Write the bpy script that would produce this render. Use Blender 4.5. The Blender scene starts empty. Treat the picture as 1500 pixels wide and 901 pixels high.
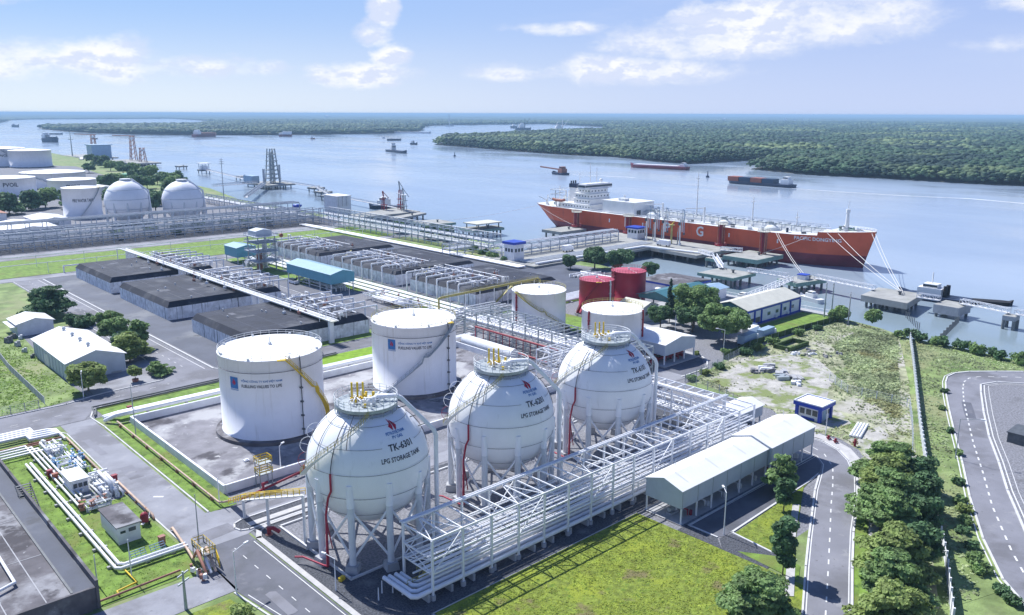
EXPO = 0.38
HAZE = 0.5 / 4600
import bpy, math, random
import numpy as np
from mathutils import Vector
PI = math.pi
rad = math.radians
SC = bpy.context.scene
COL = SC.collection
CAM_H, FPX, AZ = 68.0, 1220.0, rad(47.2)          # drone height, focal length in photo pixels, heading
PITCH, ROLL = math.atan(284.0 / 1220.0), rad(0.19)
SUN_EL = rad(50.0)                                   # sun stands over +Y


def look_axes():
    ca, sa, cp, sp = math.cos(AZ), math.sin(AZ), math.cos(PITCH), math.sin(PITCH)
    fw = Vector((ca * cp, sa * cp, -sp)); r0 = Vector((sa, -ca, 0)); u0 = Vector((ca * sp, sa * sp, cp))
    c, s = math.cos(ROLL), math.sin(ROLL)
    return fw, c * r0 + s * u0, c * u0 - s * r0


FW, RT, UP = look_axes()


def at(px, py, z=0.0):
    """The point of the level plane z seen at a photo pixel (surveying the site from the photograph)."""
    d = FW + RT * ((px - 750) / FPX) + UP * ((450.5 - py) / FPX)
    t = (z - CAM_H) / d.z
    return (d.x * t, d.y * t)


def ats(pts, z=0.0):
    return [at(p[0], p[1], z) for p in pts]


# ------------------------------------------------------------------ materials
def ncoord(nt):
    g = nt.nodes.new('ShaderNodeNewGeometry')
    return g.outputs['Position']


def nnoise(nt, vec, scale, detail=6.0, rough=.6):
    if isinstance(scale, tuple):
        mp = nt.nodes.new('ShaderNodeMapping'); nt.links.new(vec, mp.inputs[0]); mp.inputs['Scale'].default_value = scale
        vec, scale = mp.outputs[0], 1.0
    n = nt.nodes.new('ShaderNodeTexNoise'); n.inputs['Scale'].default_value = scale
    n.inputs['Detail'].default_value = detail; n.inputs['Roughness'].default_value = rough
    nt.links.new(vec, n.inputs['Vector'])
    return n.outputs['Fac']


def nrange(nt, val, lo, hi, a=0.0, b=1.0):
    m = nt.nodes.new('ShaderNodeMapRange'); m.interpolation_type = 'SMOOTHSTEP'
    nt.links.new(val, m.inputs[0])
    for k, x in zip((1, 2, 3, 4), (lo, hi, a, b)): m.inputs[k].default_value = x
    return m.outputs[0]


def nmix(nt, fac, a, b):
    m = nt.nodes.new('ShaderNodeMix'); m.data_type = 'RGBA'; m.clamp_factor = True
    if isinstance(fac, float): m.inputs[0].default_value = fac
    else: nt.links.new(fac, m.inputs[0])
    for k, x in ((6, a), (7, b)):
        if isinstance(x, tuple): m.inputs[k].default_value = (x[0], x[1], x[2], 1)
        else: nt.links.new(x, m.inputs[k])
    return m.outputs[2]


def mat(name, c, rough=.7, metal=0., var=.12, sc=.35, bump=0., bsc=3., stains=(), spec=.35, leaf=0.):
    """c: base colour; var: mottling; stains: (colour, scale, lo, hi) patches laid over it."""
    m = bpy.data.materials.new(name); m.use_nodes = True
    nt = m.node_tree; b = nt.nodes['Principled BSDF']
    pos = ncoord(nt)
    f = nrange(nt, nnoise(nt, pos, sc), .3, .7)
    col = nmix(nt, f, tuple(x * (1 - var) for x in c), tuple(min(1, x * (1 + var)) for x in c))
    for (sc_col, s, lo, hi) in stains:
        col = nmix(nt, nrange(nt, nnoise(nt, pos, s), lo, hi), col, sc_col)
    nt.links.new(col, b.inputs['Base Color'])
    b.inputs['Roughness'].default_value = rough; b.inputs['Metallic'].default_value = metal
    b.inputs['Specular IOR Level'].default_value = spec
    if bump:
        bp = nt.nodes.new('ShaderNodeBump'); bp.inputs['Strength'].default_value = bump; bp.inputs['Distance'].default_value = .2
        nt.links.new(nnoise(nt, pos, bsc), bp.inputs['Height']); nt.links.new(bp.outputs[0], b.inputs['Normal'])
    if leaf:
        tr = nt.nodes.new('ShaderNodeBsdfTranslucent'); nt.links.new(col, tr.inputs[0])
        mx = nt.nodes.new('ShaderNodeMixShader'); mx.inputs[0].default_value = leaf
        nt.links.new(b.outputs[0], mx.inputs[1]); nt.links.new(tr.outputs[0], mx.inputs[2])
        nt.links.new(mx.outputs[0], nt.nodes['Material Output'].inputs[0])
    return m


M = {}
RUST = (.22, .12, .07)
M['white'] = mat('white_paint', (.85, .86, .89), .45, var=.035, sc=.25, stains=[((.66, .655, .64), (1.1, 1.1, .07), .55, .80)])
M['sphere'] = mat('white_sphere_coating', (.85, .865, .90), .5, var=.03, sc=.2, stains=[((.72, .73, .75), (1.3, 1.3, .08), .58, .82), ((.62, .62, .62), (2.2, 2.2, .05), .66, .80)], spec=.3)
M['roofwhite'] = mat('white_tank_roof', (.86, .86, .85), .6, var=.03, sc=.3, stains=[((.70, .69, .66), .5, .62, .8)])
M['steel'] = mat('pale_painted_steel', (.66, .68, .69), .5, var=.08, sc=.6)
M['whitesteel'] = mat('white_painted_steel', (.80, .81, .83), .45, var=.05, sc=.6)
M['legs'] = mat('grey_white_leg_paint', (.66, .69, .72), .55, var=.06, sc=.5)
M['galv'] = mat('galvanised_steel', (.36, .40, .42), .5, metal=.2, var=.12, sc=.7)
M['farsteel'] = mat('weathered_grey_steel', (.40, .44, .50), .6, var=.15, sc=.5)
M['darksteel'] = mat('dark_steel', (.10, .11, .12), .55, var=.2, sc=.8)
M['darkpipe'] = mat('dull_spray_pipe', (.16, .16, .18), .6, var=.2, sc=.8)
M['yellow'] = mat('safety_yellow_paint', (.72, .50, .03), .5, var=.08, sc=.8)
M['olive'] = mat('faded_yellow_paint', (.42, .37, .12), .6, var=.15, sc=.8)
M['red'] = mat('red_paint', (.27, .022, .04), .5, var=.12, sc=.5)
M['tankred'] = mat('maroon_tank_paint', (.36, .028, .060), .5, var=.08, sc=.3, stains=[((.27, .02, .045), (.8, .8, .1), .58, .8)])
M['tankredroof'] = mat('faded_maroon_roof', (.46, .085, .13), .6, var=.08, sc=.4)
M['orangepipe'] = mat('faded_orange_pipe_paint', (.55, .40, .30), .6, var=.15, sc=.9, stains=[((.40, .16, .08), 1.5, .55, .75)])
M['brownpipe'] = mat('rusty_red_pipe_paint', (.33, .15, .11), .65, var=.2, sc=.9)
M['blue'] = mat('royal_blue_paint', (.02, .06, .42), .45, var=.1, sc=.5)
M['bluegrey'] = mat('blue_grey_cladding', (.30, .42, .55), .5, var=.08, sc=.4)
M['valveblue'] = mat('blue_valve_paint', (.06, .20, .38), .5, var=.2, sc=2.)
M['teal'] = mat('teal_cladding', (.12, .36, .45), .5, var=.06, sc=.4)
M['tealroof'] = mat('pale_teal_roof_sheet', (.25, .40, .48), .5, var=.06, sc=.4)
M['tealdark'] = mat('dark_teal_roof_sheet', (.055, .17, .20), .5, var=.10, sc=.4)
M['green'] = mat('green_tank_paint', (.05, .28, .15), .5, var=.1, sc=.4)
M['concrete'] = mat('pale_concrete', (.40, .405, .42), .85, var=.12, sc=.5, stains=[((.28, .28, .28), .25, .55, .75)], bump=.15)
M['kerb'] = mat('kerb_concrete', (.58, .58, .58), .85, var=.1, sc=.6)
M['oldconcrete'] = mat('weathered_concrete_wall', (.74, .755, .79), .9, var=.2, sc=.6, stains=[((.10, .105, .125), (1.3, 1.3, .05), .57, .66), ((.30, .31, .33), .35, .58, .74)], bump=.3)
M['bundfloor'] = mat('stained_bund_floor', (.21, .205, .225), .9, var=.2, sc=.25, stains=[((.38, .38, .39), .07, .50, .60), ((.075, .07, .08), .10, .53, .62), ((.46, .46, .46), .45, .62, .70)], bump=.2)
M['tarroof'] = mat('black_bitumen_roof', (.022, .026, .042), .8, var=.25, sc=.25, stains=[((.08, .085, .10), .12, .5, .7), ((.3, .3, .3), 2.2, .72, .78)], bump=.25)
M['slabroof'] = mat('stained_concrete_roof', (.115, .108, .118), .85, var=.2, sc=.3, stains=[((.27, .27, .285), .10, .50, .62), ((.06, .055, .062), .16, .52, .62), ((.42, .42, .43), .8, .66, .74)], bump=.2)
M['asphalt'] = mat('worn_asphalt', (.215, .217, .245), .85, var=.10, sc=.15, stains=[((.15, .15, .165), .06, .48, .62), ((.28, .28, .295), .22, .58, .72), ((.13, .13, .14), 1.1, .62, .74)], bump=.1, bsc=8)
M['asphaltdark'] = mat('newer_asphalt', (.125, .13, .155), .8, var=.10, sc=.2, stains=[((.09, .095, .11), .09, .48, .64), ((.19, .19, .21), .25, .6, .74)], bump=.1, bsc=8)
M['yard'] = mat('dark_yard_asphalt', (.085, .095, .125), .75, var=.15, sc=.12, stains=[((.17, .18, .20), .05, .5, .66), ((.065, .07, .085), .2, .58, .72)], bump=.15)  # the lighter patches paint puddle sheen into the asphalt colour
M['lane'] = mat('grey_concrete_lane', (.27, .275, .305), .85, var=.10, sc=.2, stains=[((.18, .18, .20), .07, .48, .62), ((.36, .355, .36), .2, .60, .72), ((.16, .16, .175), .9, .63, .74)], bump=.1, bsc=6)
M['gravel'] = mat('dark_crushed_stone', (.085, .09, .105), .95, var=.5, sc=3.5, stains=[((.19, .19, .205), .18, .55, .75)], bump=.8, bsc=7)
M['palegravel'] = mat('pale_crushed_stone', (.21, .212, .232), .95, var=.35, sc=2.5, stains=[((.15, .15, .16), .2, .55, .75)], bump=.6, bsc=6)
M['paving'] = mat('concrete_paving', (.47, .46, .45), .85, var=.1, sc=.8)
M['line'] = mat('road_marking_paint', (.66, .66, .65), .7, var=.08, sc=1.2)
M['grass'] = mat('mown_grass', (.155, .25, .042), .9, var=.30, sc=.5, stains=[((.165, .20, .045), .09, .52, .66), ((.065, .125, .02), .35, .56, .7), ((.20, .17, .085), .16, .66, .76)], bump=.5, bsc=5)
M['lawn'] = mat('ground_cover_lawn', (.175, .225, .032), .9, var=.40, sc=1.1, stains=[((.25, .30, .03), .14, .5, .64), ((.11, .18, .018), .8, .54, .66), ((.19, .165, .07), .15, .57, .67)], bump=.8, bsc=3.5)
M['limegrass'] = mat('lime_green_grass', (.19, .33, .02), .9, var=.2, sc=.6, bump=.4)
M['fieldgrass'] = mat('rough_field_grass', (.19, .255, .09), .9, var=.35, sc=.2, stains=[((.25, .27, .13), .035, .5, .62), ((.12, .19, .05), .06, .54, .66)], bump=.5, bsc=2)
M['scrub'] = mat('scrubby_sand', (.31, .32, .20), .95, var=.4, sc=.3, stains=[((.43, .41, .36), .035, .50, .60), ((.38, .36, .30), .14, .58, .68), ((.15, .21, .07), .10, .54, .64)], bump=.6, bsc=2)
M['sand'] = mat('pale_sand', (.42, .405, .37), .95, var=.2, sc=.3, stains=[((.20, .24, .09), .13, .47, .58), ((.27, .26, .235), .5, .55, .68)], bump=.4, bsc=3)
M['tuft'] = mat('scrub_leaves', (.36, .42, .22), .85, var=.5, sc=.12, leaf=.25, stains=[((.32, .31, .14), .05, .52, .66)])
M['grassblade'] = mat('short_grass_blades', (.27, .41, .075), .85, var=.4, sc=.5, leaf=.3, stains=[((.30, .30, .11), .2, .6, .7)])
M['cover'] = mat('ground_cover_leaves', (.32, .39, .055), .85, var=.4, sc=.5, leaf=.25, stains=[((.17, .25, .02), 1.4, .54, .64), ((.25, .24, .09), .15, .58, .68), ((.24, .27, .05), .4, .55, .68)])
M['leaf'] = mat('mid_green_leaves', (.21, .32, .115), .75, var=.45, sc=.6, leaf=.34)
M['leafdark'] = mat('dark_green_leaves', (.105, .195, .085), .75, var=.45, sc=.5, leaf=.30)
M['leafyellow'] = mat('yellow_green_leaves', (.27, .35, .11), .75, var=.4, sc=.5, leaf=.34)
M['leafblue'] = mat('conifer_needles', (.07, .12, .085), .8, var=.4, sc=.6, leaf=.1)
M['bark'] = mat('grey_brown_bark', (.14, .115, .09), .9, var=.25, sc=2., bump=.4)
M['mangrove'] = mat('mangrove_leaves', (.036, .080, .036), .8, var=.55, sc=.06, stains=[((.150, .205, .080), .0034, .51, .61), ((.012, .036, .026), .0055, .50, .60)])  # broad patches: uneven greens, with cloud shadows painted into the leaf colour
M['farforest'] = mat('distant_forest', (.034, .070, .032), .9, var=.35, sc=.012, stains=[((.105, .140, .050), .0022, .51, .60), ((.016, .040, .028), .0034, .50, .62), ((.13, .13, .05), .0012, .62, .7)])  # large patches mix forest tones with cloud shadows put into the colour
M['mud'] = mat('river_mud', (.12, .11, .09), .8, var=.2, sc=.05)
M['whitewall'] = mat('white_plaster', (.74, .755, .79), .8, var=.07, sc=.5, stains=[((.50, .51, .52), (.8, .8, .15), .60, .82)])
M['claddinggrey'] = mat('pale_blue_grey_cladding', (.50, .55, .61), .55, var=.05, sc=.5)
M['sheetroof'] = mat('pale_sheet_roof', (.66, .67, .67), .5, var=.05, sc=.4, stains=[((.50, .45, .40), .12, .62, .74)])
M['whiteroof'] = mat('white_sheet_roof', (.80, .80, .80), .5, var=.04, sc=.4)
M['creamroof'] = mat('cream_sheet_roof', (.58, .57, .49), .6, var=.07, sc=.4, stains=[((.45, .43, .36), .2, .58, .72)])
M['terracotta'] = mat('terracotta_roof', (.40, .20, .14), .8, var=.15, sc=.5)
M['glass'] = mat('dark_window_glass', (.03, .045, .06), .12, var=.1, sc=1., spec=.6)
M['hull'] = mat('orange_red_hull_paint', (.62, .105, .038), .5, var=.10, sc=.08, stains=[((.44, .075, .035), (.25, .25, .05), .54, .74), ((.30, .10, .06), (1.2, 1.2, .06), .66, .78)])
M['boottop'] = mat('maroon_hull_paint', (.20, .030, .045), .55, var=.15, sc=.1, stains=[((.30, .12, .13), .5, .68, .78)])
M['shipwhite'] = mat('ship_white_paint', (.78, .78, .77), .5, var=.05, sc=.2, stains=[((.58, .53, .48), (.4, .4, .06), .64, .82)])
M['deckwhite'] = mat('pale_deck_paint', (.66, .68, .68), .6, var=.08, sc=.1)
M['deckgreen'] = mat('green_grey_jetty_edge', (.22, .34, .29), .8, var=.15, sc=.3)
M['jetty'] = mat('weathered_jetty_concrete', (.34, .34, .32), .9, var=.15, sc=.2, stains=[((.24, .25, .21), .12, .54, .7)])
M['pile'] = mat('wet_concrete_piles', (.18, .19, .19), .85, var=.2, sc=.4)
M['navy'] = mat('dark_navy_paint', (.025, .04, .08), .5, var=.15, sc=.4)
M['black'] = mat('black_rubber', (.02, .02, .022), .8, var=.2, sc=1.)
M['cargo_orange'] = mat('orange_container_paint', (.33, .10, .06), .6, var=.1, sc=.2)
M['cranepaint'] = mat('faded_crane_paint', (.50, .30, .25), .6, var=.2, sc=.1)
M['cargo_blue'] = mat('dark_blue_container_paint', (.03, .06, .11), .6, var=.1, sc=.2)
M['textdark'] = mat('dark_lettering', (.045, .05, .07), .6, var=.1, sc=2.)
M['textblue'] = mat('blue_lettering', (.05, .19, .45), .6, var=.1, sc=2.)
M['flamered'] = mat('red_emblem', (.45, .02, .05), .6, var=.1, sc=2.)
M['foam'] = mat('wake_foam', (.62, .66, .70), .6, var=.2, sc=.1)
M['rope'] = mat('mooring_rope', (.72, .70, .66), .8, var=.1, sc=1.)
M['rubble'] = mat('grey_rubble', (.22, .22, .235), .9, var=.4, sc=1.)
M['algae'] = mat('moss_covered_wall', (.06, .10, .03), .9, var=.4, sc=.6, bump=.5)


# ------------------------------------------------------------------ mesh building
OFF = {}


class MB:
    def __init__(s):
        s.v, s.f, s.sm = [], [], []

    def add(s, vs, fs, smooth=False):
        o = len(s.v)
        s.v.extend(vs)
        s.f.extend([tuple(i + o for i in f) for f in fs]); s.sm.extend([smooth] * len(fs))
        return s

    def box(s, x0, x1, y0, y1, z0, z1):
        return s.add([(x0, y0, z0), (x1, y0, z0), (x1, y1, z0), (x0, y1, z0), (x0, y0, z1), (x1, y0, z1), (x1, y1, z1), (x0, y1, z1)],
                     [(3, 2, 1, 0), (4, 5, 6, 7), (0, 1, 5, 4), (1, 2, 6, 5), (2, 3, 7, 6), (3, 0, 4, 7)])

    def cbox(s, cx, cy, z0, z1, lx, ly, rot=0., top=1.):
        c, n = math.cos(rot), math.sin(rot); vs = []
        for z, k in ((z0, 1.), (z1, top)):
            for a, b in ((-1, -1), (1, -1), (1, 1), (-1, 1)):
                x, y = a * lx / 2 * k, b * ly / 2 * k
                vs.append((cx + c * x - n * y, cy + n * x + c * y, z))
        return s.add(vs, [(3, 2, 1, 0), (4, 5, 6, 7), (0, 1, 5, 4), (1, 2, 6, 5), (2, 3, 7, 6), (3, 0, 4, 7)])

    def path(s, pts, r, n=6, closed=False, r1=None):
        P = [Vector(p) for p in pts]; m = len(P); vs = []
        up = Vector((0, 0, 1)); prev = None
        for i, p in enumerate(P):
            a = P[(i - 1) % m] if (i or closed) else None; b = P[(i + 1) % m] if (i < m - 1 or closed) else None
            d = ((p - a).normalized() if a is not None else Vector()) + ((b - p).normalized() if b is not None else Vector())
            if d.length < 1e-6: d = (b - p) if b is not None else (p - a)
            d.normalize()
            if prev is None: x = d.cross(up if abs(d.z) < .9 else Vector((1, 0, 0)))
            else: x = prev - d * prev.dot(d)
            if x.length < 1e-6: x = d.cross(Vector((1, 0, 0)))
            x.normalize(); prev = x; y = d.cross(x)
            k = 1.
            if a is not None and b is not None:
                k = min(1.6, 1 / max(.5, math.cos((p - a).angle(b - p, 0) / 2)))
            rr = r if r1 is None else r + (r1 - r) * i / (m - 1)
            for j in range(n):
                t = 2 * PI * j / n
                q = p + (x * math.cos(t) + y * math.sin(t)) * rr * k
                vs.append((q.x, q.y, q.z))
        fs = []
        for i in range(m if closed else m - 1):
            k = (i + 1) % m
            for j in range(n):
                l = (j + 1) % n
                fs.append((i * n + j, i * n + l, k * n + l, k * n + j))
        s.add(vs, fs, n > 4)
        if not closed:
            s.add(vs[:n], [tuple(range(n))[::-1]]); s.add(vs[-n:], [tuple(range(n))])
        return s

    def tube(s, p, q, r, n=6, r1=None):
        return s.path([p, q], r, n, r1=r1)

    def bar(s, p, q, w=.2, h=None):
        h = h or w
        p, q = Vector(p), Vector(q); d = (q - p).normalized()
        x = d.cross(Vector((0, 0, 1)))
        x = Vector((1, 0, 0)) if x.length < 1e-4 else x.normalized()
        y = x.cross(d)
        vs = []
        for e in (p, q):
            for a, b in ((-1, -1), (1, -1), (1, 1), (-1, 1)):
                k = e + x * (a * w / 2) + y * (b * h / 2); vs.append((k.x, k.y, k.z))
        return s.add(vs, [(0, 1, 2, 3), (7, 6, 5, 4), (1, 0, 4, 5), (2, 1, 5, 6), (3, 2, 6, 7), (0, 3, 7, 4)])

    def lathe(s, cx, cy, prof, n=24, smooth=True, a0=0., a1=2 * PI):
        full = abs(a1 - a0 - 2 * PI) < 1e-6; k = n if full else n + 1; vs = []
        for r, z in prof:
            for j in range(k):
                t = a0 + (a1 - a0) * j / n
                vs.append((cx + r * math.cos(t), cy + r * math.sin(t), z))
        fs = []
        for i in range(len(prof) - 1):
            for j in range(n):
                l = (j + 1) % k
                fs.append((i * k + j, i * k + l, (i + 1) * k + l, (i + 1) * k + j))
        return s.add(vs, fs, smooth)

    def disc(s, cx, cy, z, r, n=24):
        return s.add([(cx + r * math.cos(2 * PI * j / n), cy + r * math.sin(2 * PI * j / n), z) for j in range(n)], [tuple(range(n))])

    def cyl(s, cx, cy, z0, z1, r, n=16, r1=None):
        r1 = r if r1 is None else r1
        s.lathe(cx, cy, [(r, z0), (r1, z1)], n); return s.disc(cx, cy, z1, r1, n)

    def prism(s, poly, z0, z1):
        n = len(poly)
        a = sum(poly[i][0] * poly[(i + 1) % n][1] - poly[(i + 1) % n][0] * poly[i][1] for i in range(n))
        if a < 0: poly = poly[::-1]
        vs = [(p[0], p[1], z0) for p in poly] + [(p[0], p[1], z1) for p in poly]
        return s.add(vs, [tuple(range(n, 2 * n)), tuple(range(n))[::-1]] + [(i, (i + 1) % n, n + (i + 1) % n, n + i) for i in range(n)])

    def gable(s, x0, x1, y0, y1, z0, ze, zr, axis='x', over=.0):
        """walls with gable ends (closed solid up to the roof underside)."""
        if axis == 'x':
            ym = (y0 + y1) / 2
            vs = [(x0, y0, z0), (x1, y0, z0), (x1, y1, z0), (x0, y1, z0), (x0, y0, ze), (x1, y0, ze), (x1, y1, ze), (x0, y1, ze), (x0, ym, zr), (x1, ym, zr)]
            fs = [(3, 2, 1, 0), (0, 1, 5, 4), (2, 3, 7, 6), (1, 2, 6, 9, 5), (3, 0, 4, 8, 7), (4, 5, 9, 8), (6, 7, 8, 9)]
        else:
            xm = (x0 + x1) / 2
            vs = [(x0, y0, z0), (x1, y0, z0), (x1, y1, z0), (x0, y1, z0), (x0, y0, ze), (x1, y0, ze), (x1, y1, ze), (x0, y1, ze), (xm, y0, zr), (xm, y1, zr)]
            fs = [(3, 2, 1, 0), (0, 1, 5, 8, 4), (2, 3, 7, 9, 6), (1, 2, 6, 5), (3, 0, 4, 7), (4, 8, 9, 7), (5, 6, 9, 8)]
        return s.add(vs, fs)

    def groof(s, x0, x1, y0, y1, ze, zr, axis='x', ov=.4, t=.12):
        """two pitched sheets with thickness, set just above the walls."""
        e = .03
        if axis == 'x':
            ym = (y0 + y1) / 2; k = (zr - ze) / (ym - y0)
            for sg, ya in ((1, y0 - ov), (-1, y1 + ov)):
                za = ze - k * ov + e
                q = [(x0 - ov, ya, za), (x1 + ov, ya, za), (x1 + ov, ym, zr + e), (x0 - ov, ym, zr + e)]
                if sg < 0: q = q[::-1]
                s.add(q + [(a, b, c + t) for a, b, c in q], [(3, 2, 1, 0), (4, 5, 6, 7), (0, 1, 5, 4), (1, 2, 6, 5), (2, 3, 7, 6), (3, 0, 4, 7)])
        else:
            xm = (x0 + x1) / 2; k = (zr - ze) / (xm - x0)
            for sg, xa in ((-1, x0 - ov), (1, x1 + ov)):
                za = ze - k * ov + e
                q = [(xa, y0 - ov, za), (xa, y1 + ov, za), (xm, y1 + ov, zr + e), (xm, y0 - ov, zr + e)]
                if sg < 0: q = q[::-1]
                s.add(q + [(a, b, c + t) for a, b, c in q], [(3, 2, 1, 0), (4, 5, 6, 7), (0, 1, 5, 4), (1, 2, 6, 5), (2, 3, 7, 6), (3, 0, 4, 7)])
        return s

    def ball(s, cx, cy, cz, r, n=8):
        return s.lathe(cx, cy, [(max(.001, r * math.sin(PI * i / n)), cz - r * math.cos(PI * i / n)) for i in range(n + 1)], n * 2)

    def build(s, name, m, parent=None):
        me = bpy.data.meshes.new(name)
        off = (0, 0, 0)
        if parent is not None: off = OFF.get(parent.name, (0, 0, 0))
        v = s.v
        if off != (0, 0, 0): v = [(a - off[0], b - off[1], c - off[2]) for a, b, c in v]
        me.from_pydata(v, [], s.f)
        me.polygons.foreach_set('use_smooth', s.sm)
        me.materials.append(M[m] if isinstance(m, str) else m)
        me.update()
        o = bpy.data.objects.new(name, me); COL.objects.link(o)
        if parent is not None:
            o.parent = parent; OFF[o.name] = off
        return o


def np_mesh(name, verts, faces, m, parent=None, smooth=False):
    """verts (n,3), faces (k,3 or 4) numpy arrays to one mesh object."""
    me = bpy.data.meshes.new(name); k = faces.shape[1]
    me.vertices.add(len(verts)); me.vertices.foreach_set('co', np.ascontiguousarray(verts, dtype=np.float32).ravel())
    me.loops.add(faces.size); me.loops.foreach_set('vertex_index', np.ascontiguousarray(faces, dtype=np.int32).ravel())
    me.polygons.add(len(faces)); me.polygons.foreach_set('loop_start', np.arange(0, faces.size, k, dtype=np.int32))
    me.polygons.foreach_set('use_smooth', np.full(len(faces), smooth))
    me.materials.append(M[m] if isinstance(m, str) else m); me.update(calc_edges=True)
    o = bpy.data.objects.new(name, me); COL.objects.link(o)
    if parent is not None:
        o.parent = parent; OFF[o.name] = OFF.get(parent.name, (0, 0, 0))
    return o


def tag(o, label, cat=None, group=None, kind=None):
    if label: o['label'] = label
    if cat: o['category'] = cat
    if group: o['group'] = group
    if kind: o['kind'] = kind
    return o


def thing(name, label, cat, loc=(0, 0, 0), group=None):
    o = bpy.data.objects.new(name, None); COL.objects.link(o); o.location = loc; o.empty_display_size = .5
    OFF[o.name] = tuple(loc)
    return tag(o, label, cat, group)


def copy_tree(o, parent=None):
    c = o.copy(); COL.objects.link(c)
    OFF[c.name] = OFF.get(o.name, (0, 0, 0))
    if parent is not None: c.parent = parent
    for ch in list(o.children): copy_tree(ch, c)
    return c


def dup(o, loc, rot=None, label=None, scale=None):
    c = copy_tree(o); c.location = loc
    if rot is not None: c.rotation_euler = (0, 0, rot)
    if label: c['label'] = label
    if scale: c.scale = scale if isinstance(scale, tuple) else (scale,) * 3
    return c


ORD = ['first', 'second', 'third', 'fourth', 'fifth', 'sixth', 'seventh', 'eighth', 'ninth', 'tenth', 'eleventh', 'twelfth', 'thirteenth',
       'fourteenth', 'fifteenth', 'sixteenth', 'seventeenth', 'eighteenth', 'nineteenth', 'twentieth']


def structure(name, mb, m, label=None):
    return tag(mb.build(name, m), label, None, None, 'structure')


def sheet(name, poly, z, m):
    """a ground sheet with a real outline."""
    b = MB(); n = len(poly)
    a = sum(poly[i][0] * poly[(i + 1) % n][1] - poly[(i + 1) % n][0] * poly[i][1] for i in range(n))
    if a < 0: poly = poly[::-1]
    b.add([(p[0], p[1], z) for p in poly], [tuple(range(n))])
    return structure(name, b, m)


def rect(x0, x1, y0, y1):
    return [(x0, y0), (x1, y0), (x1, y1), (x0, y1)]


# ------------------------------------------------------------------ lettering
TXT = {}


def letters(s):
    """flat outline mesh of a string: verts (x, y) with unit cap height, centred on x."""
    if s in TXT: return TXT[s]
    cu = bpy.data.curves.new('lettering_curve', 'FONT'); cu.body = s; cu.align_x = 'LEFT'; cu.resolution_u = 2; cu.offset = .022
    ob = bpy.data.objects.new('lettering_curve', cu); COL.objects.link(ob)
    dg = bpy.context.evaluated_depsgraph_get()
    me = bpy.data.meshes.new_from_object(ob.evaluated_get(dg))
    vs = [tuple(v.co) for v in me.vertices]; fs = [tuple(p.vertices) for p in me.polygons]
    bpy.data.objects.remove(ob); bpy.data.curves.remove(cu); bpy.data.meshes.remove(me)
    xs = [v[0] for v in vs]; ys = [v[1] for v in vs]
    x0, x1, y1 = min(xs), max(xs), max(ys)
    TXT[s] = ([((x - (x0 + x1) / 2), y) for x, y, _ in vs], fs, x1 - x0, y1)
    return TXT[s]


for _s in ('TK-6301', 'TK-6201', 'TK-6101', 'LPG STORAGE TANK', 'PETROVIETNAM', 'PV GAS', 'T\u1ed4NG C\u00d4NG TY KH\u00cd VI\u1ec6T NAM',
           'FUELLING VALUES TO LIFE', 'PACIFIC DONGYING', 'L', 'P', 'G', 'PVOIL', 'FIRE WATER TANK'):
    letters(_s)


def text_on(mb, s, w, h, place):
    """adds the string, w metres wide and h high, through place(u, v) -> (x, y, z)."""
    vs, fs, tw, th = letters(s)
    return mb.add([place(x / tw * w, y / th * h) for x, y in vs], fs)


# ------------------------------------------------------------------ leaves and trees
def leaf_quads(rng, centers, radii, n, size, flat=1.0, shell=.55):
    """n leaf-clump quads spread through a set of ellipsoids (centers (k,3), radii (k,3)); returns verts, faces."""
    k = len(centers); vol = (radii[:, 0] * radii[:, 1] * radii[:, 2]) ** .67
    idx = rng.choice(k, n, p=vol / vol.sum())
    d = rng.normal(size=(n, 3)); d /= np.linalg.norm(d, axis=1)[:, None]
    r = shell + (1 - shell) * rng.random(n) ** .6
    c = centers[idx] + d * radii[idx] * r[:, None]
    nrm = d * np.array([1, 1, 1.]) + rng.normal(size=(n, 3)) * .7 + np.array([0, 0, .5 * flat])
    nrm /= np.linalg.norm(nrm, axis=1)[:, None]
    t = np.cross(nrm, rng.normal(size=(n, 3))); t /= np.linalg.norm(t, axis=1)[:, None]
    b = np.cross(nrm, t)
    s = size * (.6 + .8 * rng.random(n))[:, None]
    v = np.stack([c - t * s - b * s * .6, c + t * s * .35 - b * s * .75, c + t * s + b * s * .6, c - t * s * .35 + b * s * .75], 1).reshape(-1, 3)
    return v, np.arange(n * 4).reshape(-1, 4)


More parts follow.
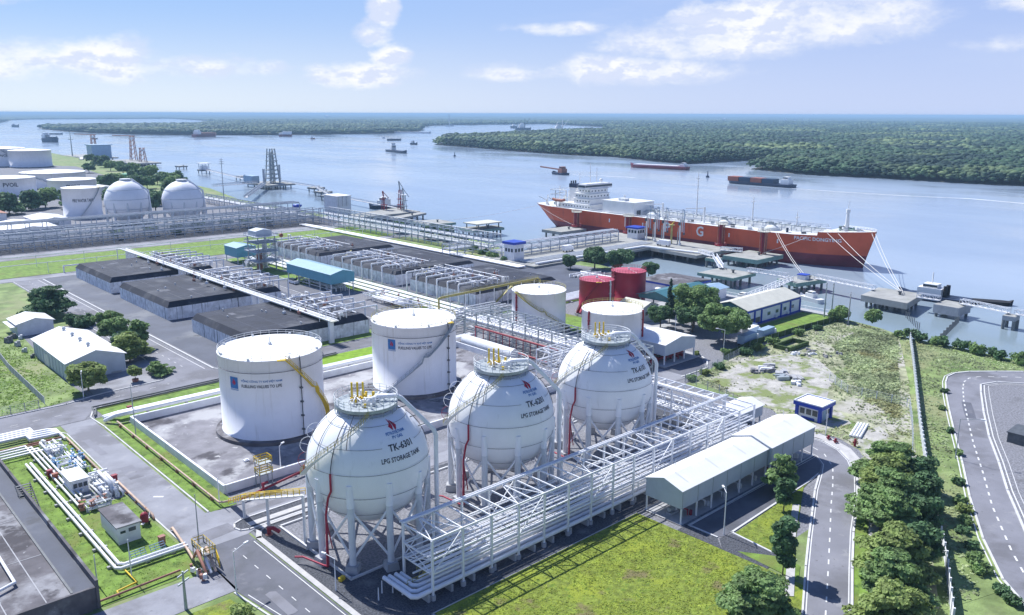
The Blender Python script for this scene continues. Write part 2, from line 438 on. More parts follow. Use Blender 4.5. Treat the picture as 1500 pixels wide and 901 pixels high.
def crown_shape(rng, kind, h, r):
    """ellipsoid clumps of one crown, standing on z = 0 with its trunk at the origin."""
    C, Rr = [], []
    if kind == 'round':
        for i in range(56):
            a, e = rng.random() * 2 * PI, rng.random()
            q = r * (.62 + .22 * rng.random()) * math.sqrt(rng.random()); z = h * (.42 + .45 * e) * (1 - .18 * (q / r) ** 2)
            C.append((q * math.cos(a), q * math.sin(a), z)); s = r * (.12 + .16 * rng.random()); Rr.append((s * 1.15, s * 1.15, s * .75))
    elif kind == 'layered':
        for i in range(46):
            a = rng.random() * 2 * PI; e = (i + rng.random()) / 46; z = h * (.22 + .74 * e)
            q = r * (.25 + .65 * rng.random()) * (1.08 - .75 * e)
            C.append((q * math.cos(a), q * math.sin(a), z)); s = r * (.20 + .16 * rng.random()) * (1.15 - .5 * e); Rr.append((s * 1.25, s * 1.25, s * .24))
    elif kind == 'spire':
        for i in range(40):
            e = (i + rng.random()) / 40; z = h * (.12 + .86 * e); a = rng.random() * 2 * PI
            q = r * (1 - e) * (.35 + .5 * rng.random())
            C.append((q * math.cos(a), q * math.sin(a), z)); s = r * (.32 * (1 - e) + .08); Rr.append((s, s, s * .4))
    elif kind == 'column':
        for i in range(22):
            e = (i + rng.random()) / 22; z = h * (.28 + .66 * e); a = rng.random() * 2 * PI; q = r * .55 * math.sqrt(rng.random())
            C.append((q * math.cos(a), q * math.sin(a), z)); s = r * (.34 + .2 * rng.random()); Rr.append((s, s, s * .75))
    else:                                          # bush
        for i in range(14):
            a = rng.random() * 2 * PI; q = r * .65 * math.sqrt(rng.random()); z = h * (.3 + .4 * rng.random())
            C.append((q * math.cos(a), q * math.sin(a), z)); s = r * (.28 + .18 * rng.random()); Rr.append((s, s, min(s * .8, z)))
    return np.array(C), np.array(Rr)


def tree(label, x, y, h, r, kind='round', leafm='leaf', seed=0, n=3200, size=.42, name='tree', group=None, cat='tree', z=0., trunk=True):
    rng = np.random.default_rng(seed)
    root = thing(name, label, cat, (x, y, z), group)
    C, Rr = crown_shape(rng, kind, h, r)
    v, f = leaf_quads(rng, C, Rr, n, size, shell=.52, flat=2.2 if kind == 'layered' else 1.5)
    np_mesh('crown' if trunk else 'foliage', v, f, leafm, root)
    if trunk:
        tb = MB(); tr = max(.12, r * .05); zt = h * (.85 if kind in ('spire', 'layered', 'column') else .55)
        tb.path([(x, y, z - .1), (x + .1 * r * .2, y, z + zt * .5), (x, y + .1, z + zt)], tr, 7, r1=tr * .35)
        for i in range(5):
            c = C[rng.integers(len(C))]; e = .25 + .5 * rng.random()
            tb.tube((x, y, z + zt * e), (x + c[0] * .8, y + c[1] * .8, z + c[2]), tr * .45, 5, r1=tr * .15)
        tb.build('trunk', 'bark', root)
    return root


def bush(label, x, y, h, r, leafm='leaf', seed=0, n=500, size=.3, group=None, name='bush', z=0.):
    rng = np.random.default_rng(seed)
    C, Rr = crown_shape(rng, 'bush', h, r)
    v, f = leaf_quads(rng, C, Rr, n, size, shell=.3)
    o = np_mesh(name, v, f, leafm); o.location = (x, y, z)
    return tag(o, label, 'bush', group)
# ------------------------------------------------------------------ camera, sun, sky
cd = bpy.data.cameras.new('camera'); cam = bpy.data.objects.new('camera', cd); COL.objects.link(cam)
cam.location = (0, 0, CAM_H); cd.sensor_width = 36.0; cd.lens = FPX / 1500 * 36; cd.clip_start = 1; cd.clip_end = 120000
from mathutils import Matrix
cam.rotation_euler = Matrix((RT, UP, -FW)).transposed().to_euler()
SC.camera = cam
sl = bpy.data.lights.new('sun', 'SUN'); sl.energy = 5.0; sl.angle = rad(.53); sl.color = (1, .99, .97)
sun = bpy.data.objects.new('sun', sl); COL.objects.link(sun)
sun.rotation_euler = Vector((0, -math.cos(SUN_EL), -math.sin(SUN_EL))).to_track_quat('-Z', 'Y').to_euler()
SC.view_settings.view_transform = 'Standard'; SC.view_settings.look = 'None'; SC.view_settings.exposure = EXPO; SC.view_settings.gamma = 1
w = bpy.data.worlds.new('World'); SC.world = w; w.use_nodes = True
nt = w.node_tree; NN = nt.nodes; LK = nt.links


def mth(op, a, b=None, c=None):
    n = NN.new('ShaderNodeMath'); n.operation = op
    for i, x in enumerate((a, b, c)):
        if x is None: continue
        if isinstance(x, (int, float)): n.inputs[i].default_value = x
        else: LK.new(x, n.inputs[i])
    return n.outputs[0]


sky = NN.new('ShaderNodeTexSky'); sky.sky_type = 'NISHITA'; sky.sun_disc = False
sky.sun_elevation = SUN_EL; sky.sun_rotation = 0.0; sky.altitude = 60; sky.air_density = 1.0; sky.dust_density = 1.2; sky.ozone_density = 2.2
tc = NN.new('ShaderNodeTexCoord'); sx = NN.new('ShaderNodeSeparateXYZ'); LK.new(tc.outputs['Generated'], sx.inputs[0])
elv = mth('ARCSINE', sx.outputs[2]); azi = mth('SUBTRACT', mth('ARCTAN2', sx.outputs[1], sx.outputs[0]), AZ)
rgt = mth('MULTIPLY', azi, -1.0)                      # bearing from the river axis, right positive
cv = NN.new('ShaderNodeCombineXYZ'); LK.new(rgt, cv.inputs[0]); LK.new(mth('MULTIPLY', elv, 1.9), cv.inputs[1]); cv.inputs[2].default_value = 3.7
n1 = nnoise(nt, cv.outputs[0], 11.0, 9, .62); n2 = nnoise(nt, cv.outputs[0], 34.0, 7, .6); n3 = nnoise(nt, cv.outputs[0], (3.2, 9., 1.), 6, .6)
cvs = NN.new('ShaderNodeVectorMath'); cvs.operation = 'ADD'; LK.new(cv.outputs[0], cvs.inputs[0]); cvs.inputs[1].default_value = (0.006, -0.014, 0)
n1s = nnoise(nt, cvs.outputs[0], 11.0, 9, .62)


def blob(px, py, wx, wy):
    """how far a direction lies inside an elliptical cloud bank."""
    a = mth('DIVIDE', mth('SUBTRACT', rgt, (px - 750) / 1220.0), wx / 1220.0); b = mth('DIVIDE', mth('SUBTRACT', elv, (166 - py) / 1220.0), wy / 1220.0)
    return mth('SUBTRACT', 1.0, mth('ADD', mth('MULTIPLY', a, a), mth('MULTIPLY', b, b)))


puff = mth('ADD', mth('MULTIPLY', n1, .72), mth('MULTIPLY', n2, .28))


def bank(blobs, thr, soft):
    tot = None
    for q in blobs:
        k = mth('MAXIMUM', blob(*q), -1.5)
        tot = k if tot is None else mth('MAXIMUM', tot, k)
    return nrange(nt, mth('ADD', mth('MULTIPLY', tot, .26), puff), thr, thr + soft), tot


tow, _t = bank([(572, 34, 26, 30), (556, 64, 34, 30), (574, 88, 40, 24), (545, 114, 90, 24)], .49, .22)
cum, ctot = bank([(60, 15, 130, 34), (110, 98, 230, 32), (225, 98, 64, 36), (330, 108, 130, 20), (30, 92, 60, 26), (1190, 22, 120, 30), (1110, 44, 190, 40), (1000, 70, 150, 30), (760, 112, 90, 14), (40, 100, 90, 18), (800, 50, 90, 13), (1060, 58, 190, 38), (1220, 45, 110, 40),
                  (880, 108, 200, 26), (1420, 28, 90, 22), (1420, 80, 110, 16), (310, 112, 60, 12)], .53, .28)
veil = nrange(nt, mth('ADD', mth('MULTIPLY', n3, .8), mth('MULTIPLY', rgt, .18)), .40, .75)
shade = nrange(nt, mth('ADD', mth('SUBTRACT', n1s, n1), mth('MULTIPLY', mth('SUBTRACT', .5, n2), .10)), -.05, .05)   # undersides lie towards the denser part above
ccol = nmix(nt, shade, (7.4, 7.4, 7.8), (10.6, 9.7, 8.2))
low = nrange(nt, elv, -.01, .13); side = nrange(nt, rgt, -.62, .50); band = nrange(nt, elv, .14, .45, 1., 0.)
horz = nmix(nt, side, (8.6, 8.7, 8.0), (6.1, 6.5, 7.7)); uppr = nmix(nt, side, (3.9, 5.6, 7.7), (4.4, 5.3, 7.3))
base = nmix(nt, low, horz, uppr)
base = nmix(nt, mth('MULTIPLY', veil, .60), base, (6.3, 6.7, 7.7))
vm = NN.new('ShaderNodeVectorMath'); vm.operation = 'MULTIPLY'; LK.new(sky.outputs[0], vm.inputs[0]); vm.inputs[1].default_value = (.64, .80, 1.08); skyb = vm.outputs[0]
base = nmix(nt, mth('MULTIPLY', band, .94), skyb, base)
skyc = nmix(nt, mth('MULTIPLY', mth('MAXIMUM', cum, tow), .88), base, ccol)
tint = NN.new('ShaderNodeMix'); tint.data_type = 'RGBA'; tint.blend_type = 'MULTIPLY'; tint.inputs[0].default_value = 1; LK.new(skyc, tint.inputs[6]); tint.inputs[7].default_value = (.90, .985, 1.16, 1); skyc = tint.outputs[2]
bg = NN['Background']; LK.new(skyc, bg.inputs[0]); bg.inputs[1].default_value = .085
up = nrange(nt, elv, -.02, .0)

# ------------------------------------------------------------------ water, land, air
WZ = -4.0
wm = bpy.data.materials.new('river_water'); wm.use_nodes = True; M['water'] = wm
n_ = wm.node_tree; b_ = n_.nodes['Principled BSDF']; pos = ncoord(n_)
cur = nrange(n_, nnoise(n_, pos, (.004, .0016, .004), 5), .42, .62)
col = nmix(n_, cur, (.26, .33, .43), (.33, .40, .49))  # base raised above real water to carry some of the silvery sky reflection
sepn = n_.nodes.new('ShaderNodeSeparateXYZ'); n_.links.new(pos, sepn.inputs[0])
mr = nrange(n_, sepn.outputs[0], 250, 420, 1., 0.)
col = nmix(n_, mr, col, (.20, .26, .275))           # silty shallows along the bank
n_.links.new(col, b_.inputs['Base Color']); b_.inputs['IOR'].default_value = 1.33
rg = nrange(n_, nnoise(n_, pos, (.010, .004, .01), 4), .4, .64, .10, .26); n_.links.new(rg, b_.inputs['Roughness'])
bp = n_.nodes.new('ShaderNodeBump'); bp.inputs['Strength'].default_value = .16; bp.inputs['Distance'].default_value = .40
wv = n_.nodes.new('ShaderNodeMath'); wv.operation = 'ADD'
n_.links.new(nnoise(n_, pos, (.16, .28, .2), 5, .65), wv.inputs[0]); n_.links.new(nnoise(n_, pos, (.02, .035, .02), 3), wv.inputs[1])
n_.links.new(wv.outputs[0], bp.inputs['Height']); n_.links.new(bp.outputs[0], b_.inputs['Normal'])
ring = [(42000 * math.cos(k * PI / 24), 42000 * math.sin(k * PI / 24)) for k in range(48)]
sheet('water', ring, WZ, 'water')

SHORE = [(262, -260), (258, 20), (259, 45), (260.3, 67.5), (262.5, 86.6), (262.2, 100.6), (268, 112), (271.5, 126), (274, 142), (274.5, 172), (277, 181), (279, 205), (281, 222), (288, 251), (288, 291),
         (281.5, 309), (292, 330), (297, 361), (291, 390), (286, 422), (288, 460), (294, 514), (292, 580), (296, 644), (320, 754), (331, 862), (352, 990), (373, 1064), (379, 1250), (404, 1600), (380, 1900), (250, 2020)]
LAND = [(-700, -260)] + SHORE + [(-700, 2200)]
structure('ground', MB().prism(LAND, -7, 0), 'fieldgrass')
# asphalt, gravel and lawns are sheets laid over it
Z1, Z2, Z3, Z4, Z5 = .02, .035, .05, .065, .09


def S(name, poly, z, m): return sheet(name, poly, z, m)


S('plant_ground', [(-40, 196), (54, 196), (54, 60), (160, 60), (172, 66), (172, 120), (200, 126), (258, 127), (272, 129), (274, 172), (277, 205), (281, 245), (276, 306), (284, 330), (284, 440), (284, 478), (-40, 478)], .006, 'palegravel')
S('gravel_pad', [(54.6, 122.5), (54.6, 60), (62, 60), (62, 83.4), (109, 83.4), (160, 83.4), (160, 122.5)], Z1, 'gravel')
S('sphere_apron', rect(58.5, 142, 98.2, 121), Z2, 'palegravel')
S('lawn', [(62.5, 83.2), (62.5, 20), (106.6, 20), (107.3, 60), (107, 83.2)], Z3, 'lawn')
S('road', [(45, 122), (44.6, 107), (46, 97), (46, 60), (53.6, 60), (53.6, 122)], Z3, 'asphaltdark')
S('road', [(-40, 107), (45, 107.3), (45, 115), (-40, 115)], Z3, 'lane')
S('road', [(44.4, 122), (53.6, 122), (56, 123.2), (178, 123.2), (178, 132.6), (56, 132.8), (51.4, 134), (51.4, 196), (44.8, 196), (44.2, 146)], Z4, 'lane')
S('road', [(-40, 196.5), (50, 196.5), (54, 203), (56, 204), (160, 206.5), (160, 213.5), (90, 212.6), (86.6, 216), (86.6, 384), (78, 384), (78, 222), (74, 213), (50, 210), (-40, 209)], Z3, 'asphalt')
S('forecourt', [(57, 213.5), (74, 214), (77, 222), (77.2, 236), (58, 230)], Z2, 'lane')
for (x_, y_, l_, w_, a_, m_) in ((47.8, 160, 7, 2.6, 1.55, 'asphalt'), (46.6, 178, 11, 1.4, 1.6, 'asphalt'), (62, 129.6, 12, 2.0, 0, 'asphalt'), (97, 128.6, 16, 2.4, 0, 'asphalt'), (22, 202, 15, 3.2, 0, 'asphaltdark'), (82, 300, 2.6, 30, 0, 'asphaltdark'), (84, 345, 1.6, 18, 0, 'lane'), (49.6, 126, 6.4, 3.4, .1, 'asphalt'), (206, 63.4, 12, 2.2, .42, 'asphaltdark'), (48.0, 100, 1.6, 7, 0, 'asphalt')):
    c_, s_ = math.cos(a_), math.sin(a_); S('road_patch', [(x_ + c_ * u * l_ / 2 - s_ * v * w_ / 2, y_ + s_ * u * l_ / 2 + c_ * v * w_ / 2) for u, v in ((-1, -1), (.2, -1.04), (1, -.96), (1.02, .9), (.1, 1.05), (-.98, .97))], Z4 + .012, m_)
S('island_gravel', [(54.4, 123.3), (53.2, 123.9), (52.8, 125.2), (53.4, 126.6), (55, 127.3), (73, 127.3), (73, 123.3)], Z4 + .03, 'gravel')
S('island_walk', [(55, 124.2), (72.6, 124.2), (72.6, 125.6), (55, 125.6)], Z4 + .05, 'paving')
S('bunker_yard', rect(89, 150.6, 213.5, 384), Z2, 'yard')
S('bunker_yard', rect(172, 276, 213.5, 384), Z2, 'yard')
S('road', [(151.6, 206), (158.4, 206), (165.2, 384), (158.4, 384)], Z4, 'asphaltdark')
S('road', rect(-40, 276, 384.5, 393), Z4, 'lane')
S('lawn', rect(-40, 276, 394, 442), Z3, 'grass')
S('rack_bed', rect(-40, 282, 463, 497), Z2, 'gravel')  # dark sheet painting in the shade and dark planting below the far racks
S('tank_yard', [(60, 497), (282, 497), (286, 640), (240, 760), (60, 700)], Z2, 'palegravel')  # pale ground added to neutralise green light bounced on to the far tanks
S('gravel_pad', [(107.2, 66), (109.8, 68.7), (109.8, 74.8), (107.2, 74.8)], Z4, 'gravel')
S('gravel_pad', [(107.3, 58), (112.2, 58.4), (112.8, 67.9), (110, 68.4), (107.2, 66)], Z4, 'gravel')
S('tank_yard', [(60, 720), (240, 765), (290, 900), (325, 1180), (250, 1330), (60, 1300)], Z2, 'palegravel')  # same added pale ground, against green bounce on the tanks higher up
S('bed', [(20, 62), (43.8, 62), (44.6, 96), (43.0, 105.8), (30, 106.4), (20, 106.4)], Z3, 'lawn')
S('road', rect(-40, 282, 443.5, 459), Z3, 'lane')
S('lawn', [(-40, 211), (48, 212), (55.5, 214), (55, 231), (58.5, 292), (76.8, 292), (76.8, 384), (-40, 384)], Z2, 'fieldgrass')
S('grass_strip', rect(52.2, 57, 133.6, 189), Z2 + .04, 'grass')
S('grass_strip', rect(54, 100, 189.6, 202.5), Z2 + .02, 'grass')
S('grass_strip', rect(100, 150, 196.5, 204.5), Z2 + .02, 'limegrass')
S('grass_strip', rect(104, 148, 214.5, 222), Z2 + .02, 'grass')
S('grass_strip', rect(88.4, 104, 207.8, 212.6), Z4 + .02, 'grass')
S('grass_plot', [(29, 116), (42.8, 116), (43.6, 124), (43.4, 146), (44, 190), (29, 190)], Z3, 'grass')
S('hut_apron', rect(37.5, 43, 150, 164), Z4, 'lane')
S('bund_floor', rect(57.6, 150.6, 139.2, 187), Z3, 'bundfloor')
for (a, b, c, d) in ((162, 171, 300, 380), (172, 187, 226, 268), (172, 187, 275, 330), (172, 187, 336, 383)): S('grass_strip', rect(a, b, c, d), Z3, 'grass')
S('grass_strip', rect(190, 262, 206, 213), Z3, 'grass')
S('grass_strip', rect(256, 276, 300, 384), Z3, 'fieldgrass')
S('grass_strip', rect(190, 206, 160, 205), Z3, 'grass')
# pump shed yard, bend road, roadside
S('road', [(110, 74.6), (110, 69), (111.3, 68.2), (143, 69.6), (147.5, 67), (146.9, 70.2), (150.5, 70.5), (153.6, 72.6), (153.6, 74.6)], Z3, 'asphaltdark')
BEND_OUT = [(82, 33.5), (105.2, 43.6), (117, 49.2), (128.3, 54.4), (140, 59.2), (149.7, 63.9), (156.5, 68.6), (160.2, 72.6), (162.2, 77), (162.4, 82)]
BEND_IN = [(78, 39.5), (100.1, 48.3), (112.4, 54.4), (121, 58.5), (130.1, 62.7), (138.5, 66.6), (146.5, 69.8), (150.5, 71.6), (153.4, 74.4), (154.3, 78), (154.3, 82)]
S('road', BEND_OUT + BEND_IN[::-1], Z4, 'asphalt')
S('pavement', [(144.5, 61.4), (150, 64.2), (157, 69.0), (160.8, 73.2), (162.8, 78), (163, 83), (165.6, 83), (165.2, 77), (162.6, 71.4), (158, 66.8), (151, 62.0), (145, 59.2)], Z2 + .11, 'paving')
S('grass_strip', [(84, 34), (105.2, 43.3), (117, 48.9), (128.3, 54.1), (144.5, 61.2), (145, 59.6), (129, 52.4), (106, 41.4), (85, 31.8)], Z2 + .05, 'grass')
S('pavement', [(84, 31.4), (106, 41.2), (129.2, 52.2), (145, 59.4), (145.6, 58), (129.8, 50.8), (106.6, 39.8), (84.6, 30)], Z2 + .06, 'paving')
S('lawn', [(113, 67.6), (112.6, 60), (113.6, 56.8), (120, 60.2), (129, 64.4), (138, 68.6), (140.5, 69.0)], Z2 + .06, 'lawn')
S('lawn', [(108.5, 64), (107.6, 53.0), (111.8, 55.0), (112.4, 58)], Z2 + .06, 'grass')
S('paving_strip', [(115.4, 59.4), (116.6, 58.6), (131, 65.6), (130, 66.4)], Z4 + .06, 'paving')
S('paving_strip', [(102.4, 52.4), (103.4, 51.4), (111, 55.4), (110.2, 56.4)], Z4 + .06, 'paving')
S('shed_floor', rect(108.7, 153.2, 75.1, 83.2), .16, 'concrete')
# sandy waste ground, shore meadow and the loop road outside the fence
S('waste_ground', [(163, 84), (166, 84), (166.5, 76), (163.4, 70), (158, 65.6), (140, 57), (100, 39.5), (116, 36), (143.5, 48.5), (161.2, 57), (186.5, 68.4), (218, 82.2), (262, 103.4), (267, 111.5), (270, 124), (258, 126), (200, 124.8), (176, 120), (172, 95)], Z1, 'scrub')
S('sand_patch', [(173, 92), (184, 88), (196, 93), (208, 97), (219, 108), (224, 116), (212, 119), (200, 121), (182, 119), (175, 108)], Z2, 'sand')
S('sand_patch', [(163.6, 84.5), (168, 80), (177, 78), (182, 83), (176, 90), (168, 93)], Z2 + .01, 'sand')
S('sand_patch', [(160, 66.5), (164, 70.5), (172, 74), (180, 73), (174, 67), (163, 62.4)], Z2 + .01, 'sand')
OUTER = [(98, 16), (126, 28.2), (130.7, 32.4), (141.9, 38.9), (157, 46.2), (171.7, 52.6), (188, 60.0), (203.1, 66.7), (214, 71.4), (224.2, 75.3), (229.5, 76.8), (234, 76.6), (238.4, 74.4), (244, 69.5), (249.5, 64.4), (252, 58), (252, 30)]
INNER = [(112, 12), (131, 24.4), (146.9, 33.6), (165, 42.4), (178, 48.0), (191.5, 54.2), (207, 60.4), (222.2, 66.1), (229, 68.4), (234.2, 66.3), (239, 60), (241, 30)]
S('loop_road', OUTER + INNER[::-1], Z3, 'asphalt')
S('inner_lot', INNER[1:] + [(241, 10), (131, 10)], Z2, 'palegravel')
S('meadow', [(116, 35.4), (143.8, 47.4), (161.6, 56.4), (186.8, 67.6), (218.4, 81.4), (262, 102.6), (262, 87), (259.6, 67), (258, 30), (253, 30), (253, 58), (250.5, 65), (245, 70.2), (239, 75.2), (234, 77.6), (229, 77.8), (223.6, 76.2), (203, 67.6), (171, 53.4), (141, 39.6), (126, 32)], Z2, 'fieldgrass')
S('service_yard', [(172, 126.5), (176, 124.6), (188, 124.6), (196, 131.5), (197, 135), (197, 150), (176, 150)], Z3, 'asphaltdark')
S('courtyard', rect(205, 270, 160, 184), Z2, 'concrete')
S('grass_strip', rect(238, 271, 129.5, 140.5), Z2 + .02, 'grass')


# kerbs and painted lines
def kerb(name, pts, w=.28, h=.15, m='kerb', z=.02, closed=False):
    b = MB()
    for p, q in zip(pts, pts[1:] + (pts[:1] if closed else [])):
        d = Vector((q[0] - p[0], q[1] - p[1])); L = d.length
        if L < .05: continue
        b.cbox((p[0] + q[0]) / 2, (p[1] + q[1]) / 2, z, z + h, L + w * .6, w, math.atan2(d.y, d.x))
    return structure(name, b, m)


def lines(name, pts, w=.15, z=Z5, dash=None):
    """a painted line along a polyline; dash=(length, gap)."""
    b = MB(); run = 0.
    for p, q in zip(pts, pts[1:]):
        p, q = Vector(p), Vector(q); L = (q - p).length; d = (q - p) / L; n = Vector((-d.y, d.x)) * w / 2
        segs = [(0, L)]
        if dash:
            segs, t = [], -run
            while t < L:
                a, e = max(0, t), min(L, t + dash[0])
                if e > a: segs.append((a, e))
                t += sum(dash)
            run = (run + L) % sum(dash)
        for a, e in segs:
            u, v = p + d * a, p + d * e
            b.add([(u.x - n.x, u.y - n.y, z), (v.x - n.x, v.y - n.y, z), (v.x + n.x, v.y + n.y, z), (u.x + n.x, u.y + n.y, z)], [(0, 1, 2, 3)])
    return structure(name, b, 'line')


def off(pts, k):
    out = []
    for i, p in enumerate(pts):
        a = pts[max(0, i - 1)]; b = pts[min(len(pts) - 1, i + 1)]; d = Vector((b[0] - a[0], b[1] - a[1])).normalized()
        out.append((p[0] - d.y * k, p[1] + d.x * k))
    return out


kerb('kerb', [(54.2, 60), (54.2, 119.5), (55.5, 122), (57.5, 122.8), (66, 122.9)], .9, .16, 'paving')
kerb('kerb', [(45.4, 60), (45.4, 97), (44.2, 106.8)]); kerb('kerb', [(58.5, 120.6), (141.6, 120.6), (141.6, 98.4), (58.6, 98.4)], .35, .3, closed=True)
kerb('kerb', [(62.2, 20), (62.2, 83.3), (107, 83.3)], .18, .08, 'paving')
kerb('kerb', BEND_OUT, .35, .15); kerb('kerb', BEND_IN[:3], .3, .15); kerb('kerb', BEND_IN[2:7] + [(141.5, 69.3), (113.2, 68.1), (112.3, 60), (113, 56.4)], .35, .15)
kerb('kerb', [(110, 68.8), (110, 74.4), (153.4, 74.8)], .3, .15)
kerb('kerb', OUTER, .35, .18); kerb('kerb', INNER, .4, .18)
kerb('kerb', [(77.4, 236), (77.4, 384)], .3, .15); kerb('kerb', [(88, 383), (88, 214.5), (89.5, 213)], .5, .18)
kerb('kerb', [(51.9, 134), (51.9, 189), (51.4, 197), (53.6, 202.4), (56, 203.4), (100, 204.6)], .3, .16); kerb('kerb', [(44.3, 124), (44.0, 146), (44.5, 190), (42, 195), (-40, 195.9)], .25, .12)
kerb('kerb', [(-40, 209.8), (50, 210.6), (56.5, 212.6), (60, 213.2), (74, 213.8)], .3, .15)
kerb('kerb', [(151, 214), (158.0, 383)], .3, .15); kerb('kerb', [(159.3, 207), (166, 383)], .3, .15)
kerb('kerb', [(176.5, 124.4), (188.5, 124.4), (194.5, 128.6), (197.4, 133)], .4, .2)
kerb('kerb', [(73, 123.2), (54.4, 123.2), (53.1, 123.8), (52.7, 125.2), (53.3, 126.7), (55, 127.4), (73, 127.4)], .3, .2)
lines('road_marking', off(OUTER, .7)[1:], .22); lines('road_marking', [tuple((Vector(a) * .5 + Vector(b) * .5)) for a, b in zip(OUTER[1:12], [(121, 18.5), (131, 24.4), (140, 29.8), (155, 38), (168.5, 44), (182, 50.3), (197, 56.4), (209, 61.3), (219, 65), (226, 67.4), (230.5, 68.2)])] + [(235.5, 71.2), (240, 67), (244.5, 62), (247, 56), (247, 30)], .3, dash=(1.6, 1.9))
lines('road_marking', off(INNER, -.8), .22); lines('road_marking', off(INNER, -1.8), .12)
lines('road_marking', off(BEND_OUT, .45), .16); lines('road_marking', off(BEND_IN, -.45), .16)
lines('road_marking', [(92, 41.4), (102.5, 46.1), (114.5, 51.8), (124.5, 56.6), (135, 61.7), (143, 65.4), (151, 69.4), (156.2, 74.0), (158.2, 79), (158.4, 82)], .22, dash=(1.5, 2.2))
lines('road_marking', [(49.8, 60), (49.8, 119)], .14, dash=(1.3, 2.6)); lines('road_marking', [(53.1, 60), (53.1, 119)], .14); lines('road_marking', [(46.5, 60), (46.5, 97), (45.4, 105)], .14)
lines('road_marking', [(-40, 203), (48, 203.2)], .14, dash=(1.5, 3)); lines('road_marking', [(60, 208), (74, 209.4)], .14, dash=(1.5, 3)); lines('road_marking', [(82.4, 222), (82.4, 382)], .14, dash=(1.5, 3))
lines('road_marking', [(86.1, 216), (86.1, 383)], .2); lines('road_marking', [(110.4, 74.2), (152.8, 74.2)], .12)
lines('road_marking', [(47.0, 146.4), (48.4, 145.2)], .5)

# the air: one closed box of thin haze around everything
hm = bpy.data.materials.new('thin_haze'); hm.use_nodes = True; hn = hm.node_tree
hn.nodes.remove(hn.nodes['Principled BSDF']); pv = hn.nodes.new('ShaderNodeVolumePrincipled')
pv.inputs['Color'].default_value = (.48, .74, 1, 1); pv.inputs['Density'].default_value = HAZE; pv.inputs['Anisotropy'].default_value = .0
hn.links.new(pv.outputs[0], hn.nodes['Material Output'].inputs['Volume'])
M['haze'] = hm
if HAZE > 0:
    tag(MB().box(-43000, 43000, -43000, 43000, -8.2, 72).build('haze', 'haze'), 'thin pale haze lying over the river and the forest', None, None, 'stuff')
# ------------------------------------------------------------------ the three gas spheres
def sph(cx, cy, cz, r, az, lat):
    a, l = rad(az), rad(lat)
    return (cx + r * math.cos(l) * math.cos(a), cy + r * math.cos(l) * math.sin(a), cz + r * math.sin(l))


def flame(mb, place, s):
    """the two-tongued flame emblem, drawn around (0, 0), s metres high."""
    for k, pts in enumerate(([(-.28, -.1), (-.12, .12), (-.16, .5), (-.02, .22), (.0, -.12), (-.08, -.42)], [(.05, -.44), (.04, -.05), (-.02, .38), (.18, .12), (.28, -.12), (.16, -.34)])):
        mb.add([place(u * s, v * s) for u, v in pts], [tuple(range(len(pts)))])


def railing(mb, pts, h=1.1, r=.05, every=1.5, closed=False, rails=(1., .55)):
    """posts and rails standing along a 3-D polyline."""
    for k in rails: mb.path([(p[0], p[1], p[2] + h * k) for p in pts], r, 4, closed)
    for p, q in zip(pts, pts[1:] + (pts[:1] if closed else [])):
        L = (Vector(q) - Vector(p)).length; n = max(1, int(round(L / every)))
        for i in range(n):
            a = Vector(p).lerp(Vector(q), i / n); mb.tube(a, (a.x, a.y, a.z + h), r, 4)
    if not closed: mb.tube(pts[-1], (pts[-1][0], pts[-1][1], pts[-1][2] + h), r, 4)


SR, SCZ = 9.6, 14.5


